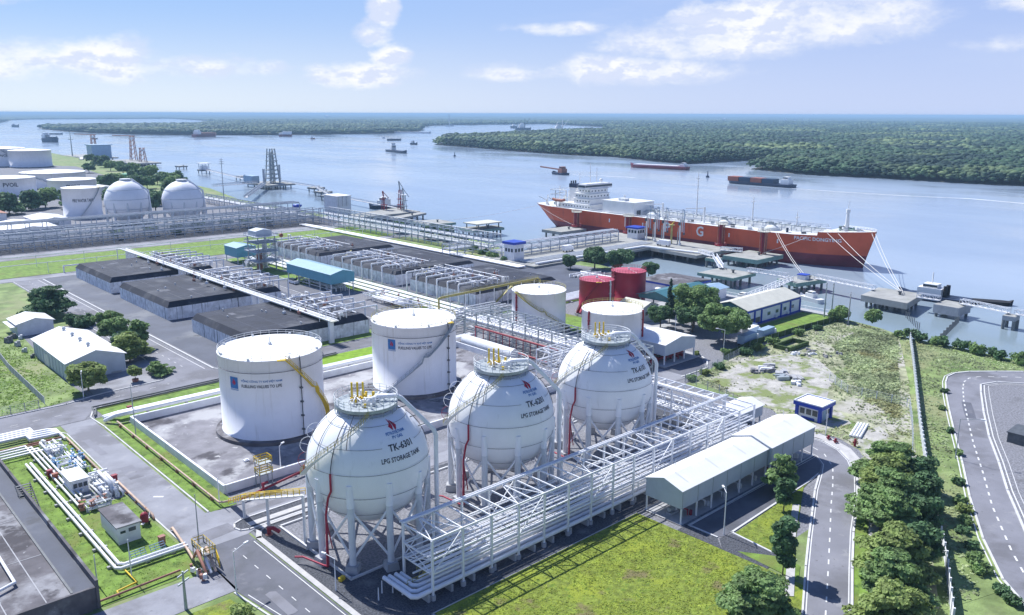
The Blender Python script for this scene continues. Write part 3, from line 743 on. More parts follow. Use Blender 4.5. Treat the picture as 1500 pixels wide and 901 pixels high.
def sphere_tank(cx, cy, code, label, cam_az):
    R, cz = SR, SCZ
    t = thing('gas_sphere', label, 'storage tank', (cx, cy, 0), 'spherical gas tanks')
    MB().lathe(cx, cy, [(max(.01, R * math.cos(rad(l))), cz + R * math.sin(rad(l))) for l in range(-90, 91, 5)], 72).build('shell', 'sphere', t)
    P = lambda r, az, lat: sph(cx, cy, cz, r, az, lat)
    rl = 9.25
    angs = [cam_az + 18 + 36 * k for k in range(10)]
    for a in angs:
        x, y = cx + rl * math.cos(rad(a)), cy + rl * math.sin(rad(a))
        lg = MB().cyl(x, y, 1.2, cz - 3.9, .53, 16).build('support_leg', 'legs', t)
        MB().cbox(x, y, 0, 1.25, 2.05, 2.05, rad(a), .86).build('footing', 'concrete', lg)
        MB().cyl(x, y, cz - 3.9, cz - .3, .585, 16).build('leg_collar', 'sphere', lg)
    for a in angs:
        p = [(cx + rl * math.cos(rad(q)), cy + rl * math.sin(rad(q))) for q in (a, a + 36)]
        b = MB(); z0, z1 = 1.9, cz - 4.4
        b.tube((p[0][0], p[0][1], z0), (p[1][0], p[1][1], z1), .20, 7); b.tube((p[1][0], p[1][1], z0), (p[0][0], p[0][1], z1), .20, 7)
        b.build('cross_brace', 'whitesteel', t)
    for i, lat in enumerate((64, 51, 30, 7.5, -15, -37, -56)):
        skip = lat == 30
        a0, a1 = (-66, 360 - 108) if skip else (0, 355)
        pts = [P(R + .16, a0 + (a1 - a0) * k / 64, lat) for k in range(65)]
        MB().path(pts, .034, 4).build('spray_ring', 'darkpipe', t)
    for az, l0, l1 in ((cam_az - 26, 30, 64), (cam_az - 62, 7, 60), (cam_az - 88, -15, 51), (cam_az + 96, -37, 51)):
        MB().path([P(R + .17, az + (l1 - l) * .12, l) for l in np.linspace(l0, l1, 10)], .06, 4).build('spray_pipe', 'darkpipe', t)
    # fire-water riser
    az = cam_az - 39
    b = MB(); q = lambda r, a, z: (cx + r * math.cos(rad(a)), cy + r * math.sin(rad(a)), z)
    b.path([q(12.6, az - 30, 1.0), q(11.6, az - 26, 1.1), q(10.7, az - 4, 1.0), q(10.6, az, 1.0), q(10.4, az, 8.8)], .15, 6)
    b.path([q(10.4, az, 1), q(10.4, az, 9.4), P(R + .35, az - 1, -16), P(R + .35, az + 4, -8), P(R + .35, az + 4, 8)], .17, 6)
    b.path([q(9.6, az + 1.5, 3.6), q(10.1, az + 1, 6.4), q(10.4, az, 9.2)], .10, 5)
    b.build('fire_water_riser', 'tankred', t)
    MB().path([P(R + .3, az + 4, l) for l in range(8, 60, 6)], .085, 5).build('upper_riser', 'darkpipe', t)
    # crown platform
    zt = cz + R + .05; pr = 4.9
    b = MB().cyl(cx, cy, zt - .15, zt, pr, 32); b.lathe(cx, cy, [(pr, zt - .15), (pr, zt - .5)], 32).path([(cx + pr * math.cos(k * PI / 16), cy + pr * math.sin(k * PI / 16), zt - 1.1) for k in range(32)], .06, 4, True)
    for k in range(16):
        a = k * PI / 8; x, y = cx + (pr - .1) * math.cos(a), cy + (pr - .1) * math.sin(a)
        b.tube((x, y, zt), (x, y, cz + math.sqrt(R * R - pr * pr) - .1), .06, 5)
    pl = b.build('crown_platform', 'galv', t)
    b = MB(); railing(b, [(cx + pr * math.cos(k * PI / 12), cy + pr * math.sin(k * PI / 12), zt) for k in range(24)], 1.35, .055, 1.1, True, (1., .66, .33))
    b.build('railing', 'steel', pl)
    for k, (dx, dy) in enumerate(((-1.5, 1.6), (-.8, 1.1), (-.1, .6))):
        b = MB().cyl(cx + dx, cy + dy, zt, zt + .5, .30, 10).cyl(cx + dx, cy + dy, zt + .5, zt + 3.0, .16, 10); b.build('relief_vent', 'yellow', t)
    rng = random.Random(5)
    for k in range(9):
        a = rng.random() * 2 * PI; x, y = cx + 2.8 * math.cos(a), cy + 2.8 * math.sin(a); z_ = zt + .3 + rng.random() * .9; MB().path([(x, y, zt), (x, y, z_), (x - 1.8 * math.cos(a + .6), y - 1.8 * math.sin(a + .6), z_), (x - 1.8 * math.cos(a + .6), y - 1.8 * math.sin(a + .6), zt)], .09, 6).build('crown_pipe', 'whitesteel', t)
    for k in range(15):
        a, r = rng.random() * 2 * PI, .4 + 3.6 * rng.random(); x, y = cx + r * math.cos(a), cy + r * math.sin(a)
        MB().cyl(x, y, zt, zt + .3 + .6 * rng.random(), .14 + .12 * rng.random(), 8).build('nozzle', 'whitesteel', t)
    b = MB().ball(cx - .4, cy - 1.8, zt + .5, .75, 8); b.build('manhole_dome', 'whitesteel', t); MB().path([(cx - 1.8, cy - 1, zt + .7), (cx + .6, cy - 1, zt + .7), (cx + 1.8, cy - .2, zt + .7)], .13, 6).build('crown_pipe', 'whitesteel', t)
    for k in range(10):
        a, r = rng.random() * 2 * PI, .6 + 2.4 * rng.random(); x, y = cx + r * math.cos(a) - .6, cy + r * math.sin(a) + .4
        MB().cbox(x, y, zt, zt + .55 + .3 * rng.random(), .34, .34, a).build('valve', 'yellow', t)
    # vapour line that leaves the crown and drops down to the ground beside the sphere
    ax = Vector((.80, -.60)); pp = [(cx + ax.x * d, cy + ax.y * d, z) for d, z in ((1.4, zt + .2), (1.7, zt + .75), (4.7, zt + .75), (5.5, zt + .35), (10.4, cz + 4.6), (10.75, cz + 3.7), (10.75, .8))]
    MB().path(pp, .36, 12).build('vapour_pipe', 'whitesteel', t)
    b = MB()
    for d, z in ((6.4, cz + 8.8), (8., cz + 7.2), (9.4, cz + 5.7)):
        b.bar((cx + ax.x * d, cy + ax.y * d, z), (cx + ax.x * (d - 2.0), cy + ax.y * (d - 2.0), z - .6), .14)
    b.build('pipe_bracket', 'darksteel', t)
    b = MB(); x, y = cx + ax.x * 11.4 - .4, cy + ax.y * 11.4 + .6
    for s in (-.35, .35): b.tube((x + s, y, 0), (x + s, y, cz - 2), .06, 4)
    for k in range(24): b.tube((x - .35, y, .6 + k * .5), (x + .35, y, .6 + k * .5), .04, 4)
    b.build('caged_ladder', 'galv', t)
    # spiral stair from the crown to a landing on the shaded side
    b, rb = MB(), MB(); inn, out = [], []
    for k in range(53):
        u = k / 52; az = cam_az + 4 - 78 * u; lat = 62 - 66 * u ** 1.05
        i, o = P(R + .25, az, lat), P(R + 1.2, az, lat); o = (o[0], o[1], i[2])
        inn.append(i); out.append(o)
        if k:
            m = [inn[-2], out[-2], o, i]
            b.add([(a[0], a[1], a[2] + .04) for a in m] + [(a[0], a[1], a[2] - .05) for a in m], [(0, 1, 2, 3), (7, 6, 5, 4), (0, 4, 5, 1), (1, 5, 6, 2), (2, 6, 7, 3), (3, 7, 4, 0)])
    b.path(out, .10, 4); st = b.build('spiral_stair', 'steel', t)
    railing(rb, out[::2], 1.0, .035, 3.); railing(rb, inn[::2], 1.0, .035, 3.); rb.build('stair_railing', 'olive', st)
    for j, (az, lat) in enumerate(((cam_az - 88, 34), (cam_az - 91, 18), (cam_az - 93, 2))):
        b = MB(); c = Vector(P(R, az, lat)); n = (c - Vector((cx, cy, cz))).normalized(); tup = n.cross(Vector((math.cos(rad(cam_az)), math.sin(rad(cam_az)), 0))).normalized()
        arc = [c + n * (1.3 * math.sin(s)) + tup * (1.35 * math.cos(s)) for s in np.linspace(0, PI, 9)]
        b.path(arc, .04, 4)
        for s in (4,): b.tube(c + n * .1, arc[s], .04, 4)
        b.build('ladder_hoop', 'whitesteel' if j < 2 else 'red', t)
    # lettering on the shell
    a0 = -86.0
    pl = lambda a, l: (lambda u, v: P(R + .04, a + math.degrees(u / (R * math.cos(rad(l)))), l + math.degrees(v / R)))
    text_on(MB_(), code, 4.5, 1.05, pl(a0, 26.3)).build('code_lettering', 'textdark', t)
    text_on(MB_(), 'LPG STORAGE TANK', 7.4, .72, pl(a0 - 1, 16.6)).build('caption_lettering', 'textdark', t)
    b = MB(); flame(b, pl(a0, 50.5), 2.5); b.build('flame_emblem', 'flamered', t)
    b = text_on(MB(), 'PETROVIETNAM', 3.5, .52, pl(a0, 40.8)); text_on(b, 'PV GAS', 1.9, .50, pl(a0, 36.6)); b.build('owner_lettering', 'textblue', t)
    return t


MB_ = MB
SPH = []
for i, (code, lab) in enumerate((('TK-6301', 'white gas sphere lettered TK-6301, nearest to the corner of the steel pipe rack'), ('TK-6201', 'white gas sphere lettered TK-6201, standing between the other two spheres'),
                                 ('TK-6101', 'white gas sphere lettered TK-6101, farthest one, in front of a flat-topped white tank'))):
    x, y = 67.2 + 28.55 * i, 106.1 + .1 * i
    SPH.append(sphere_tank(x, y, code, lab, math.degrees(math.atan2(-y, -x))))


# ------------------------------------------------------------------ flat storage tanks
def tank(label, cx, cy, R, h, shell='white', roof='roofwhite', stair=None, stairm='olive', rail='olive', ring=None, seams=3, mast=True, vpipe=None, vmat='darksteel', name='storage_tank',
         group=None, n=64, dome=.055, base=True, logo=None, caption=None, nozzle=True):
    """stair: (bearing at top, bearing at foot) in degrees around the shell, 0 facing the drone, right positive."""
    t = thing(name, label, 'storage tank', (cx, cy, 0), group)
    ca = math.degrees(math.atan2(-cy, -cx))
    Q = lambda r, b, z: (cx + r * math.cos(rad(ca + b)), cy + r * math.sin(rad(ca + b)), z)
    sh = MB().lathe(cx, cy, [(R + .12, .8), (R + .12, .95), (R, .96), (R, h - .15), (R + .10, h - .15), (R + .10, h)], n)
    sh.build('shell', shell, t)
    MB().lathe(cx, cy, [(R + .10, h), (R - .2, h + .06), (R * .6, h + R * dome * .55), (R * .25, h + R * dome * .92), (.01, h + R * dome)], n).build('roof', roof, t)
    if base: MB().lathe(cx, cy, [(R + 1.5, 0), (R + 1.4, .75), (R + .02, .8)], n, False).build('ring_foundation', 'slabroof', t)
    if rail:
        b = MB(); railing(b, [Q(R - .05, 360 * k / 36, h) for k in range(36)], 1.05, .045, 2.0, True); b.build('railing', rail, t)
    if stair:
        b, rb = MB(), MB(); i_, o_ = [], []; m = 40
        for k in range(m + 1):
            u = k / m; z = h * (1 - u) + .4 * u
            if .42 < u < .50: z = h * .58 + .25
            i_.append(Q(R + .15, stair[0] + (stair[1] - stair[0]) * u, z)); o_.append(Q(R + 1.0, stair[0] + (stair[1] - stair[0]) * u, z))
            if k:
                q = [i_[-2], o_[-2], o_[-1], i_[-1]]
                b.add(q + [(a, c, d - .12) for a, c, d in q], [(0, 1, 2, 3), (7, 6, 5, 4), (0, 4, 5, 1), (1, 5, 6, 2), (2, 6, 7, 3), (3, 7, 4, 0)])
        b.path(o_, .13, 4); st = b.build('spiral_stair', stairm, t); railing(rb, o_[::2], 1.0, .045, 3.); rb.build('stair_railing', stairm, st)
        b = MB(); p = Q(R, stair[0] - 3, h); b.cbox(p[0], p[1], h - .1, h + .05, 1.8, 1.8, rad(ca)); b.build('stair_landing', 'yellow' if stairm != 'olive' else 'olive', st)
    if ring:
        for z in ring:
            b = MB().path([Q(R + .30, 360 * k / 48, z) for k in range(48)], .07, 4, True)
            for k in range(0, 48, 3): b.tube(Q(R, 360 * k / 48, z), Q(R + .32, 360 * k / 48, z), .05, 4)
            b.build('spray_ring', 'darkpipe', t)
    if vpipe is not None:
        for v in vpipe:
            b = MB().path([Q(R + .35, v, .5), Q(R + .35, v, h - 1), Q(R + .2, v, h + .3)], .11 if vmat == 'darksteel' else .28, 6)
            for z in np.arange(2, h - 1, 3.1): b.cbox(*Q(R + .3, v, 0)[:2], z, z + .3, .6, .5, rad(ca + v))
            b.build('riser_pipe', vmat, t)
    if mast:
        b = MB().cyl(cx, cy, h + R * dome - .05, h + R * dome + .5, .4, 10).tube((cx, cy, h + R * dome), (cx + .1, cy, h + R * dome + 1.7), .12, 6); b.build('roof_vent', 'steel', t)
        b = MB(); e = [Q(R * k / 12, 28, h + R * dome * (1 - (k / 12) ** 1.5) + .10) for k in range(13)]; b.path(e, .05, 4); b.build('roof_handline', 'steel', t)
    if nozzle:
        b = MB()
        for k in range(8):
            p = Q(R - .3, 20 + 45 * k, h); b.cbox(p[0], p[1], h - .55, h + .45, .45, .45, rad(ca + 20 + 45 * k))
        b.build('foam_pourer', 'steel', t)
    if logo:
        b0, z = logo; pl = lambda u, v: Q(R + .03, b0 + math.degrees(u / R), z + v); pl2 = lambda u, v: Q(R + .05, b0 + math.degrees(u / R), z + .2 + v)
        b = MB(); b.add([pl(u, v) for v in (-1.25, 1.25) for u in (-1.05, -.5, 0, .5, 1.05)], [(i, i + 1, i + 6, i + 5) for i in range(4)])
        lg = b.build('logo_panel', 'textblue', t)
        b = MB(); flame(b, pl2, 1.7); b.build('flame_emblem', 'flamered', lg)
        text_on(MB(), 'PETROVIETNAM', 2.1, .32, lambda u, v: pl(u, v - 1.65)).build('owner_lettering', 'textblue', lg)
    if caption:
        for (s, b0, z, wd, ht, m) in caption:
            text_on(MB(), s, wd, ht, (lambda b0, z: lambda u, v: Q(R + .04, b0 + math.degrees(u / R), z + v))(b0, z)).build('caption_lettering', m, t)
    return t


TC = 'T\u1ed4NG C\u00d4NG TY KH\u00cd VI\u1ec6T NAM'
FV = 'FUELLING VALUES TO LIFE'
tank('large white tank with yellow stair inside the bund, beside the sphere TK-6301', 80.3, 164.5, 11.0, 18.2, stair=(14, 92), stairm='yellow', rail='steel', ring=[15.6], vpipe=[31], name='storage_tank',
     group='white tanks in the bund', logo=(-44, 13.2), caption=[(TC, -12, 13.6, 8.6, .66, 'textblue'), (FV, -12, 12.4, 8.4, .66, 'textdark')])
tank('large white tank with a dark diagonal stair inside the bund, behind sphere TK-6201', 120.6, 166.8, 10.6, 17.7, stair=(60, -42), stairm='galv', rail='olive', ring=[15.2], vpipe=[50], group='white tanks in the bund',
     logo=(-31, 13.4), caption=[(TC, 1, 13.6, 8.4, .66, 'textblue'), (FV, 1, 12.4, 8.2, .66, 'textdark')])
tank('white flat-topped tank with olive stair and a red riser, behind the steel pipe rack', 184.2, 186.2, 8.7, 13.2, stair=(-48, 78), stairm='olive', rail='olive', vpipe=[-52], vmat='red', group='white fire water tanks', nozzle=False)
tank('white flat-topped tank with red risers, right behind the sphere TK-6101', 178.8, 150.8, 8.7, 13.9, rail='olive', stair=(150, 250), vpipe=[-46, 74], vmat='red', group='white fire water tanks', nozzle=False)
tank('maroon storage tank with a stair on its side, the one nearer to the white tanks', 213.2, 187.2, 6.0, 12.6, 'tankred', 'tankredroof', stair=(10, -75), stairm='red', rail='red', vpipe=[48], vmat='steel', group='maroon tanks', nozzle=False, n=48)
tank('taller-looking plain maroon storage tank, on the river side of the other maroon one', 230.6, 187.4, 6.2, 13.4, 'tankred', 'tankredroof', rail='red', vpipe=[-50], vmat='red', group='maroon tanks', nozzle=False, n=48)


# ------------------------------------------------------------------ steel pipe racks
def rack(label, x0, x1, y0, y1, step, levels, group=None, axis='x', m='steel', pipes=(), cw=.31, bw=.19, pm='whitesteel', detail=True, feet=True, top_brace=True, name='pipe_rack'):
    """columns, beams and pipes along an axis. pipes: (offset across 0..1, height above ground, radius[, material[, start, end]])."""
    t = thing(name, label, 'pipe rack', ((x0 + x1) / 2, (y0 + y1) / 2, 0), group)
    L = (x1 - x0) if axis == 'x' else (y1 - y0); n = max(1, int(round(L / step))); wd = (y1 - y0) if axis == 'x' else (x1 - x0)
    P = (lambda a, c, z: (x0 + a, y0 + c, z)) if axis == 'x' else (lambda a, c, z: (x0 + c, y0 + a, z))
    zt = max(levels)
    for i in range(n + 1):
        a = L * i / n
        if detail:
            for c in (0, wd):
                p = P(a, c, 0); cb = MB().cbox(p[0], p[1], .3, zt, cw, cw).build('column', m, t)
                if feet: MB().cyl(p[0], p[1], 0, .75, .42, 10).build('footing', 'concrete', cb)
            for z in levels: MB().bar(P(a, 0, z), P(a, wd, z), bw, bw * 1.2).build('crossbeam', m, t)
            if i % 2 == 0 and len(levels) > 1:
                b = MB().bar(P(a, 0, levels[0]), P(a, wd, levels[1]), .12).bar(P(a, wd, levels[0]), P(a, 0, levels[1]), .12); b.build('end_brace', m, t)
        else:
            b = MB()
            for c in (0, wd):
                p = P(a, c, 0); b.cbox(p[0], p[1], 0, zt, cw, cw)
            for z in levels: b.bar(P(a, 0, z), P(a, wd, z), bw, bw * 1.2)
            b.build('frame', m, t)
    for z in levels:
        for c in (0, wd): MB().bar(P(0, c, z + .02), P(L, c, z + .02), bw * .9, bw * 1.3).build('long_beam', m, t)
    for i in range(n):
        a, b_ = L * i / n, L * (i + 1) / n
        if detail and top_brace:
            MB().bar(P(a, 0, zt - .05), P((a + b_) / 2, wd, zt - .05), .12).bar(P((a + b_) / 2, wd, zt - .05), P(b_, 0, zt - .05), .12).build('top_brace', m, t) if i % 3 == 0 else None
            MB().bar(P((a + b_) / 2, 0, zt), P((a + b_) / 2, wd, zt), .2).build('top_rung', m, t)
        if i % 3 == 0 and len(levels) > 1:
            b = MB()
            for c in (0, wd): b.bar(P(a, c, levels[0]), P(b_, c, levels[-1]), .13)
            b.build('side_brace', m, t)
    for q in pipes:
        c, z, r = q[:3]; mm = q[3] if len(q) > 3 and q[3] else pm; s, e = (q[4], q[5]) if len(q) > 4 else (-.4, L + .4)
        MB().path([P(s, wd * c, z), P(e, wd * c, z)], r, 8 if r > .12 else 6).build('pipe', mm, t)
    return t


rk = rack('white steel pipe rack running past the three spheres along the bright lawn', 64.4, 148.4, 86.0, 93.0, 5.6, [4.0, 6.3, 9.3], m='whitesteel', axis='x', pipes=[
    (1.03, 9.62, .16), (.955, 9.62, .16), (.06, 4.35, .2), (.14, 4.3, .14), (.24, 4.35, .2), (.46, 4.3, .12), (.62, 4.35, .18), (.84, 4.35, .16), (.10, 6.62, .13), (.22, 6.6, .08), (.34, 6.6, .10), (.5, 6.6, .08), (.66, 6.6, .1), (.86, 6.6, .1), (.3, 4.32, .1), (.4, 4.32, .08), (.72, 4.32, .1), (.92, 4.32, .1), (.15, 2.6, .14), (.4, 2.6, .12), (.6, 2.6, .16)])
# low bundle of wide pipes with bends at the rack's near end
for k, (c, z, s) in enumerate(((.2, 1.5, -3.2), (1.3, 1.5, -2.4), (2.4, 1.5, -1.4), (3.5, 1.45, -.6))):
    y = 86.0 + c
    b = MB().path([(64.4 + s, 93.6 - k * .2, z), (64.4 + s, y + .6, z), (64.4 + s + .6, y, z), (146, y, z)], .34 if k < 3 else .28, 12)
    b.build('wide_pipe', 'whitesteel', rk)
for k in range(20): MB().box(63.4 + k * 4.2, 63.8 + k * 4.2, 85.8, 90.2, 0, 1.12).build('pipe_sleeper', 'concrete', rk)
rngp = random.Random(3)
for k in range(14):
    x = 68 + k * 5.4 + rngp.random() * 2; y = 86.8 + rngp.random() * 4; MB().path([(x, y, 1.5), (x, y, 3.2 + rngp.random()), (x + .8, y, 4.35)], .16, 6).build('drop_pipe', 'whitesteel', rk)
b = MB(); railing(b, [(66.4, 92.0, 0.2), (72.5, 92.0, 4.4)], 1., .05, 1.); b.bar((66.4, 91.6, .2), (72.5, 91.6, 4.4), .8, .1); railing(b, [(62.5, 89.6, 1.2), (66.2, 89.6, 1.2), (66.2, 92.4, 1.2)], 1., .05, 1.)
b.build('access_stair', 'olive', rk)
rack('white steel rack leaving the long rack at its far corner, beside the sphere TK-6101', 143.8, 148.4, 93.4, 124, 5.1, [4.0, 6.3, 9.3], m='whitesteel', axis='y', pipes=[(.04, 9.62, .16), (.14, 9.62, .16), (.2, 4.4, .2), (.4, 4.4, .16), (.6, 4.4, .2), (.8, 4.4, .14), (.3, 6.6, .16), (.7, 6.6, .14)])
b = None
rk2 = rack('grey green steel rack with a red pipe along its flank, before the white tanks', 158.2, 168.6, 128, 192, 5.3, [3.6, 6.2, 9.2], m='galv', axis='y', pipes=[(-.02, 5.1, .30, 'red', 24, 59), (.10, 6.6, .5, 'whitesteel'), (.22, 6.55, .3, 'creamroof'), (.34, 6.5, .22), (.46, 6.5, .2), (.58, 6.55, .3), (.7, 6.5, .2), (.84, 6.5, .24), (.2, 3.9, .2), (.5, 3.9, .24), (.8, 3.9, .2)], cw=.3, bw=.2)
b = MB().path([(158.3, 186.2, 5.1), (158.3, 187, 5.1), (158.3, 187, 1.2), (157.0, 187, 1.2), (157.0, 160, 1.2), (156.4, 154, 1.2)], .26, 8)
for k in range(9): b.path([(157.0, 160 + k * 2.9, 1.2), (157.9, 160 + k * 2.9, 1.2), (157.9, 160 + k * 2.9, 4.9)], .12, 6)
b.build('deluge_header', 'red', rk2)
rack('short grey steel rack crossing from the white tanks to the tall rack', 144.6, 157.8, 141.4, 146.8, 4.4, [3.6, 6.2, 9.0], m='whitesteel', axis='x', pipes=[(.2, 6.5, .2), (.5, 6.5, .16), (.8, 6.5, .2), (.3, 3.9, .2)], cw=.28, bw=.2)
rack('low grey steel rack between the bunkers and the white tank with olive stair', 158, 186, 198, 211, 4.6, [2.6, 4.6], m='galv', axis='x', pipes=[(.1, 2.9, .16), (.2, 2.9, .2), (.32, 4.9, .14), (.4, 2.9, .16), (.5, 4.9, .2), (.62, 2.9, .16), (.7, 4.9, .14), (.8, 2.9, .2), (.9, 4.9, .16)], cw=.24, bw=.18)

# far racks: each bent is one frame
R3 = [(.02, 2.0, .2), (.1, 5.6, .14), (.06, 4.2, .2), (.2, 4.2, .14), (.35, 4.2, .22), (.5, 4.2, .16), (.68, 4.2, .2), (.85, 4.2, .14), (.12, 7.1, .2), (.3, 7.1, .14), (.5, 7.1, .24), (.72, 7.1, .14), (.9, 7.1, .2), (.0, 9.5, .15, 'white')]
rack('long grey pipe rack running along the far edge of the mown lawn', -30, 268, 467, 477, 5.4, [3.4, 6.4, 9.2], m='farsteel', detail=False, pipes=R3, pm='farsteel', cw=.32, bw=.24, group='far pipe racks')
rack('grey pipe rack at the foot of the two far spheres, behind the lawn rack', -30, 262, 483, 492, 8, [4.2, 8.2, 12.2], m='farsteel', detail=False, pipes=R3[:11] + [(q, z, .28) for z in (8.6, 12.6) for q in (.1, .5, .9)], pm='farsteel', cw=.34, bw=.26, group='far pipe racks')
rack('grey pipe rack following the river bank behind the bunkers', 266, 274, 304, 466, 5.8, [3.9, 6.8, 10.0], m='farsteel', axis='y', detail=False, pipes=R3[:11] + [(.95, 10.2, .14)], cw=.34, bw=.26, group='far pipe racks')
rack('grey pipe rack carried out on the trestle towards the red ship', 262, 347, 290, 298, 6.5, [3.4, 6.4], m='farsteel', detail=False, pipes=R3[:11], cw=.36, bw=.3, group='far pipe racks')
rack('grey pipe rack leading to the loading tower jetty far up the bank', 262, 268, 478, 640, 9, [3.9, 6.4], m='farsteel', axis='y', detail=False, pipes=R3[:8], cw=.4, bw=.34, group='far pipe racks')
rack('low grey rack standing between the bunkers and the bank rack', 248, 262, 312, 318, 5, [3.4, 6.0], m='farsteel', detail=False, pipes=R3[:8], cw=.3, bw=.25, group='far pipe racks')
# ------------------------------------------------------------------ concrete bunkers over the buried tanks, their manifolds and walkways
def bunker(label, x0, x1, y0, y1, h=4.3, rh=6.1, inset=1.3, group='concrete bunkers'):
    t = thing('concrete_bunker', label, 'bunker', ((x0 + x1) / 2, (y0 + y1) / 2, 0), group)
    MB().box(x0, x1, y0, y1, 0, h).build('wall', 'oldconcrete', t)
    b = MB(); i = inset
    b.add([(x0 - .05, y0 - .05, h), (x1 + .05, y0 - .05, h), (x1 + .05, y1 + .05, h), (x0 - .05, y1 + .05, h), (x0 + i, y0 + i, rh), (x1 - i, y0 + i, rh), (x1 - i, y1 - i, rh), (x0 + i, y1 - i, rh)],
          [(4, 5, 6, 7), (0, 1, 5, 4), (1, 2, 6, 5), (2, 3, 7, 6), (3, 0, 4, 7), (3, 2, 1, 0)])
    rf = b.build('roof', 'tarroof', t); rg = random.Random(int(x0 + y0))
    for k in range(5): xx = x0 + 3 + (x1 - x0 - 6) * (k + .5) / 5; MB().box(xx, xx + .12, y0 + i + .2, y1 - i - .2, rh, rh + .02).build('roof_joint', 'yard', rf)
    for k in range(4): yy = y0 + 3 + (y1 - y0 - 6) * (k + .5) / 4; MB().box(x0 + i + .2, x1 - i - .2, yy, yy + .12, rh, rh + .026).build('roof_joint', 'yard', rf)
    for k in range(7): xx, yy = rg.uniform(x0 + 3, x1 - 3), rg.uniform(y0 + 3, y1 - 3); MB().cyl(xx, yy, rh, rh + .5 + .4 * rg.random(), .22, 7).build('roof_vent', 'steel', rf)
    for k in range(5): xx, yy = rg.uniform(x0 + 4, x1 - 8), rg.uniform(y0 + 4, y1 - 8); MB().box(xx, xx + rg.uniform(1.5, 4), yy, yy + rg.uniform(1, 4), rh, rh + .034 + .001 * k).build('roof_patch', 'asphaltdark', rf)
    return t


def skid(label, x0, x1, y0, y1, seed, n=14, z=.3, hz=1.8, pm='whitesteel', vm='steel', accent=None, r=(.09, .2), name='valve_manifold', group=None, cat='valve manifold', nv=8, long='y'):
    """a crowded valve station: parallel runs, risers and valves, each kind its own part."""
    rg = random.Random(seed); t = thing(name, label, cat, ((x0 + x1) / 2, (y0 + y1) / 2, 0), group)
    U = rg.uniform
    for k in range(n):
        rr = U(*r); zz = z + U(.1, hz)
        if long == 'y': a = x0 + (x1 - x0) * (k + .5) / n; s, e = U(y0, y0 + (y1 - y0) * .3), U(y0 + (y1 - y0) * .6, y1); p = [(a, s, 0), (a, s, zz), (a, e, zz), (a, e, 0)]
        else: a = y0 + (y1 - y0) * (k + .5) / n; s, e = U(x0, x0 + (x1 - x0) * .3), U(x0 + (x1 - x0) * .6, x1); p = [(s, a, 0), (s, a, zz), (e, a, zz), (e, a, 0)]
        MB().path(p, rr, 7).build('pipe_run', pm, t)
    for k in range(max(2, n // 3)):
        zz = z + U(.3, hz)
        if long == 'y': q = U(y0, y1); p = [(x0, q, zz), (x1, q, zz)]
        else: q = U(x0, x1); p = [(q, y0, zz), (q, y1, zz)]
        MB().path(p, U(*r) * 1.1, 7).build('header_pipe', pm, t)
    for k in range(nv):
        x, y, zz = U(x0, x1), U(y0, y1), z + U(.2, hz * .7)
        b = MB().cbox(x, y, zz - .3, zz + .3, .55, .55, U(0, 3)).cyl(x, y, zz + .3, zz + .9, .08, 6).cyl(x, y, zz + .9, zz + 1.0, .32, 8)
        b.build('valve', accent if (accent and k % 2 == 0) else vm, t)
    return t


BY = ((334.5, 378), (277, 324), (219, 257))
LB = ('farthest', 'middle', 'nearest')
for k, (a, b_) in enumerate(BY):
    bunker(f'{LB[k]} of the three bunkers beside the western service road, black roof over streaked walls', 99.6, 141, a, b_)
for k, (a, b_) in enumerate(((334.5, 380), (274, 324), (224, 264))):
    bunker(f'{LB[k]} of the three black roofed bunkers on the river side of the teal shed', 189.6, 231, a, b_, 4.4, 5.7)


def portals(label, xf, xt, ys, seed, zt=7.6, up=6.2):
    """inverted-U pipes climbing from the ground on to a bunker roof, with the valves they feed."""
    t = thing('pipe_manifold', label, 'pipe manifold', ((xf + xt) / 2, sum(ys) / len(ys), 0), 'manifolds on the bunker roofs'); rg = random.Random(seed)
    s = 1 if xt > xf else -1
    for y in ys:
        MB().path([(xf, y, 0), (xf, y, zt - .1), (xf + s * .2, y, zt + .1), (xt - s * .2, y, zt + .1), (xt, y, zt - .1), (xt, y, up - .7)], .29, 8).build('portal_pipe', 'whitesteel', t)
    for k in range(30):
        y = rg.uniform(ys[0] - 3, ys[-1] + 3); x = xf + (xt - xf) * rg.uniform(.35, 1.25); h = rg.uniform(.6, 2.6)
        MB().path([(x, y, up - .2), (x, y, up + h), (x + s * 2.2, y + .05, up + h), (x + s * 2.2, y + .05, up - .4)] if k % 2 else [(x, y, up - .2), (x, y, up + h), (x, y + 2.6, up + h), (x, y + 2.6, up - .4)], rg.uniform(.10, .2), 6).build('branch_pipe', 'whitesteel', t)
    for k in range(18):
        y = rg.uniform(ys[0] - 3, ys[-1] + 3); x = xf + (xt - xf) * rg.uniform(.45, 1.6); z = up + rg.uniform(.3, 1.2)
        MB().cbox(x, y, z - .4, z + .4, .8, .8, rg.random() * 3).cyl(x, y, z + .4, z + 1.3, .14, 6).build('valve', 'steel' if k % 3 else 'brownpipe', t)
    for q in (.6, 1.05, 1.3):
        x = xf + (xt - xf) * q; MB().path([(x, ys[0] - 3, up + .6 + q * .8), (x, ys[-1] + 3, up + .6 + q * .8)], .17, 6).build('header_pipe', 'whitesteel', t)
    return t


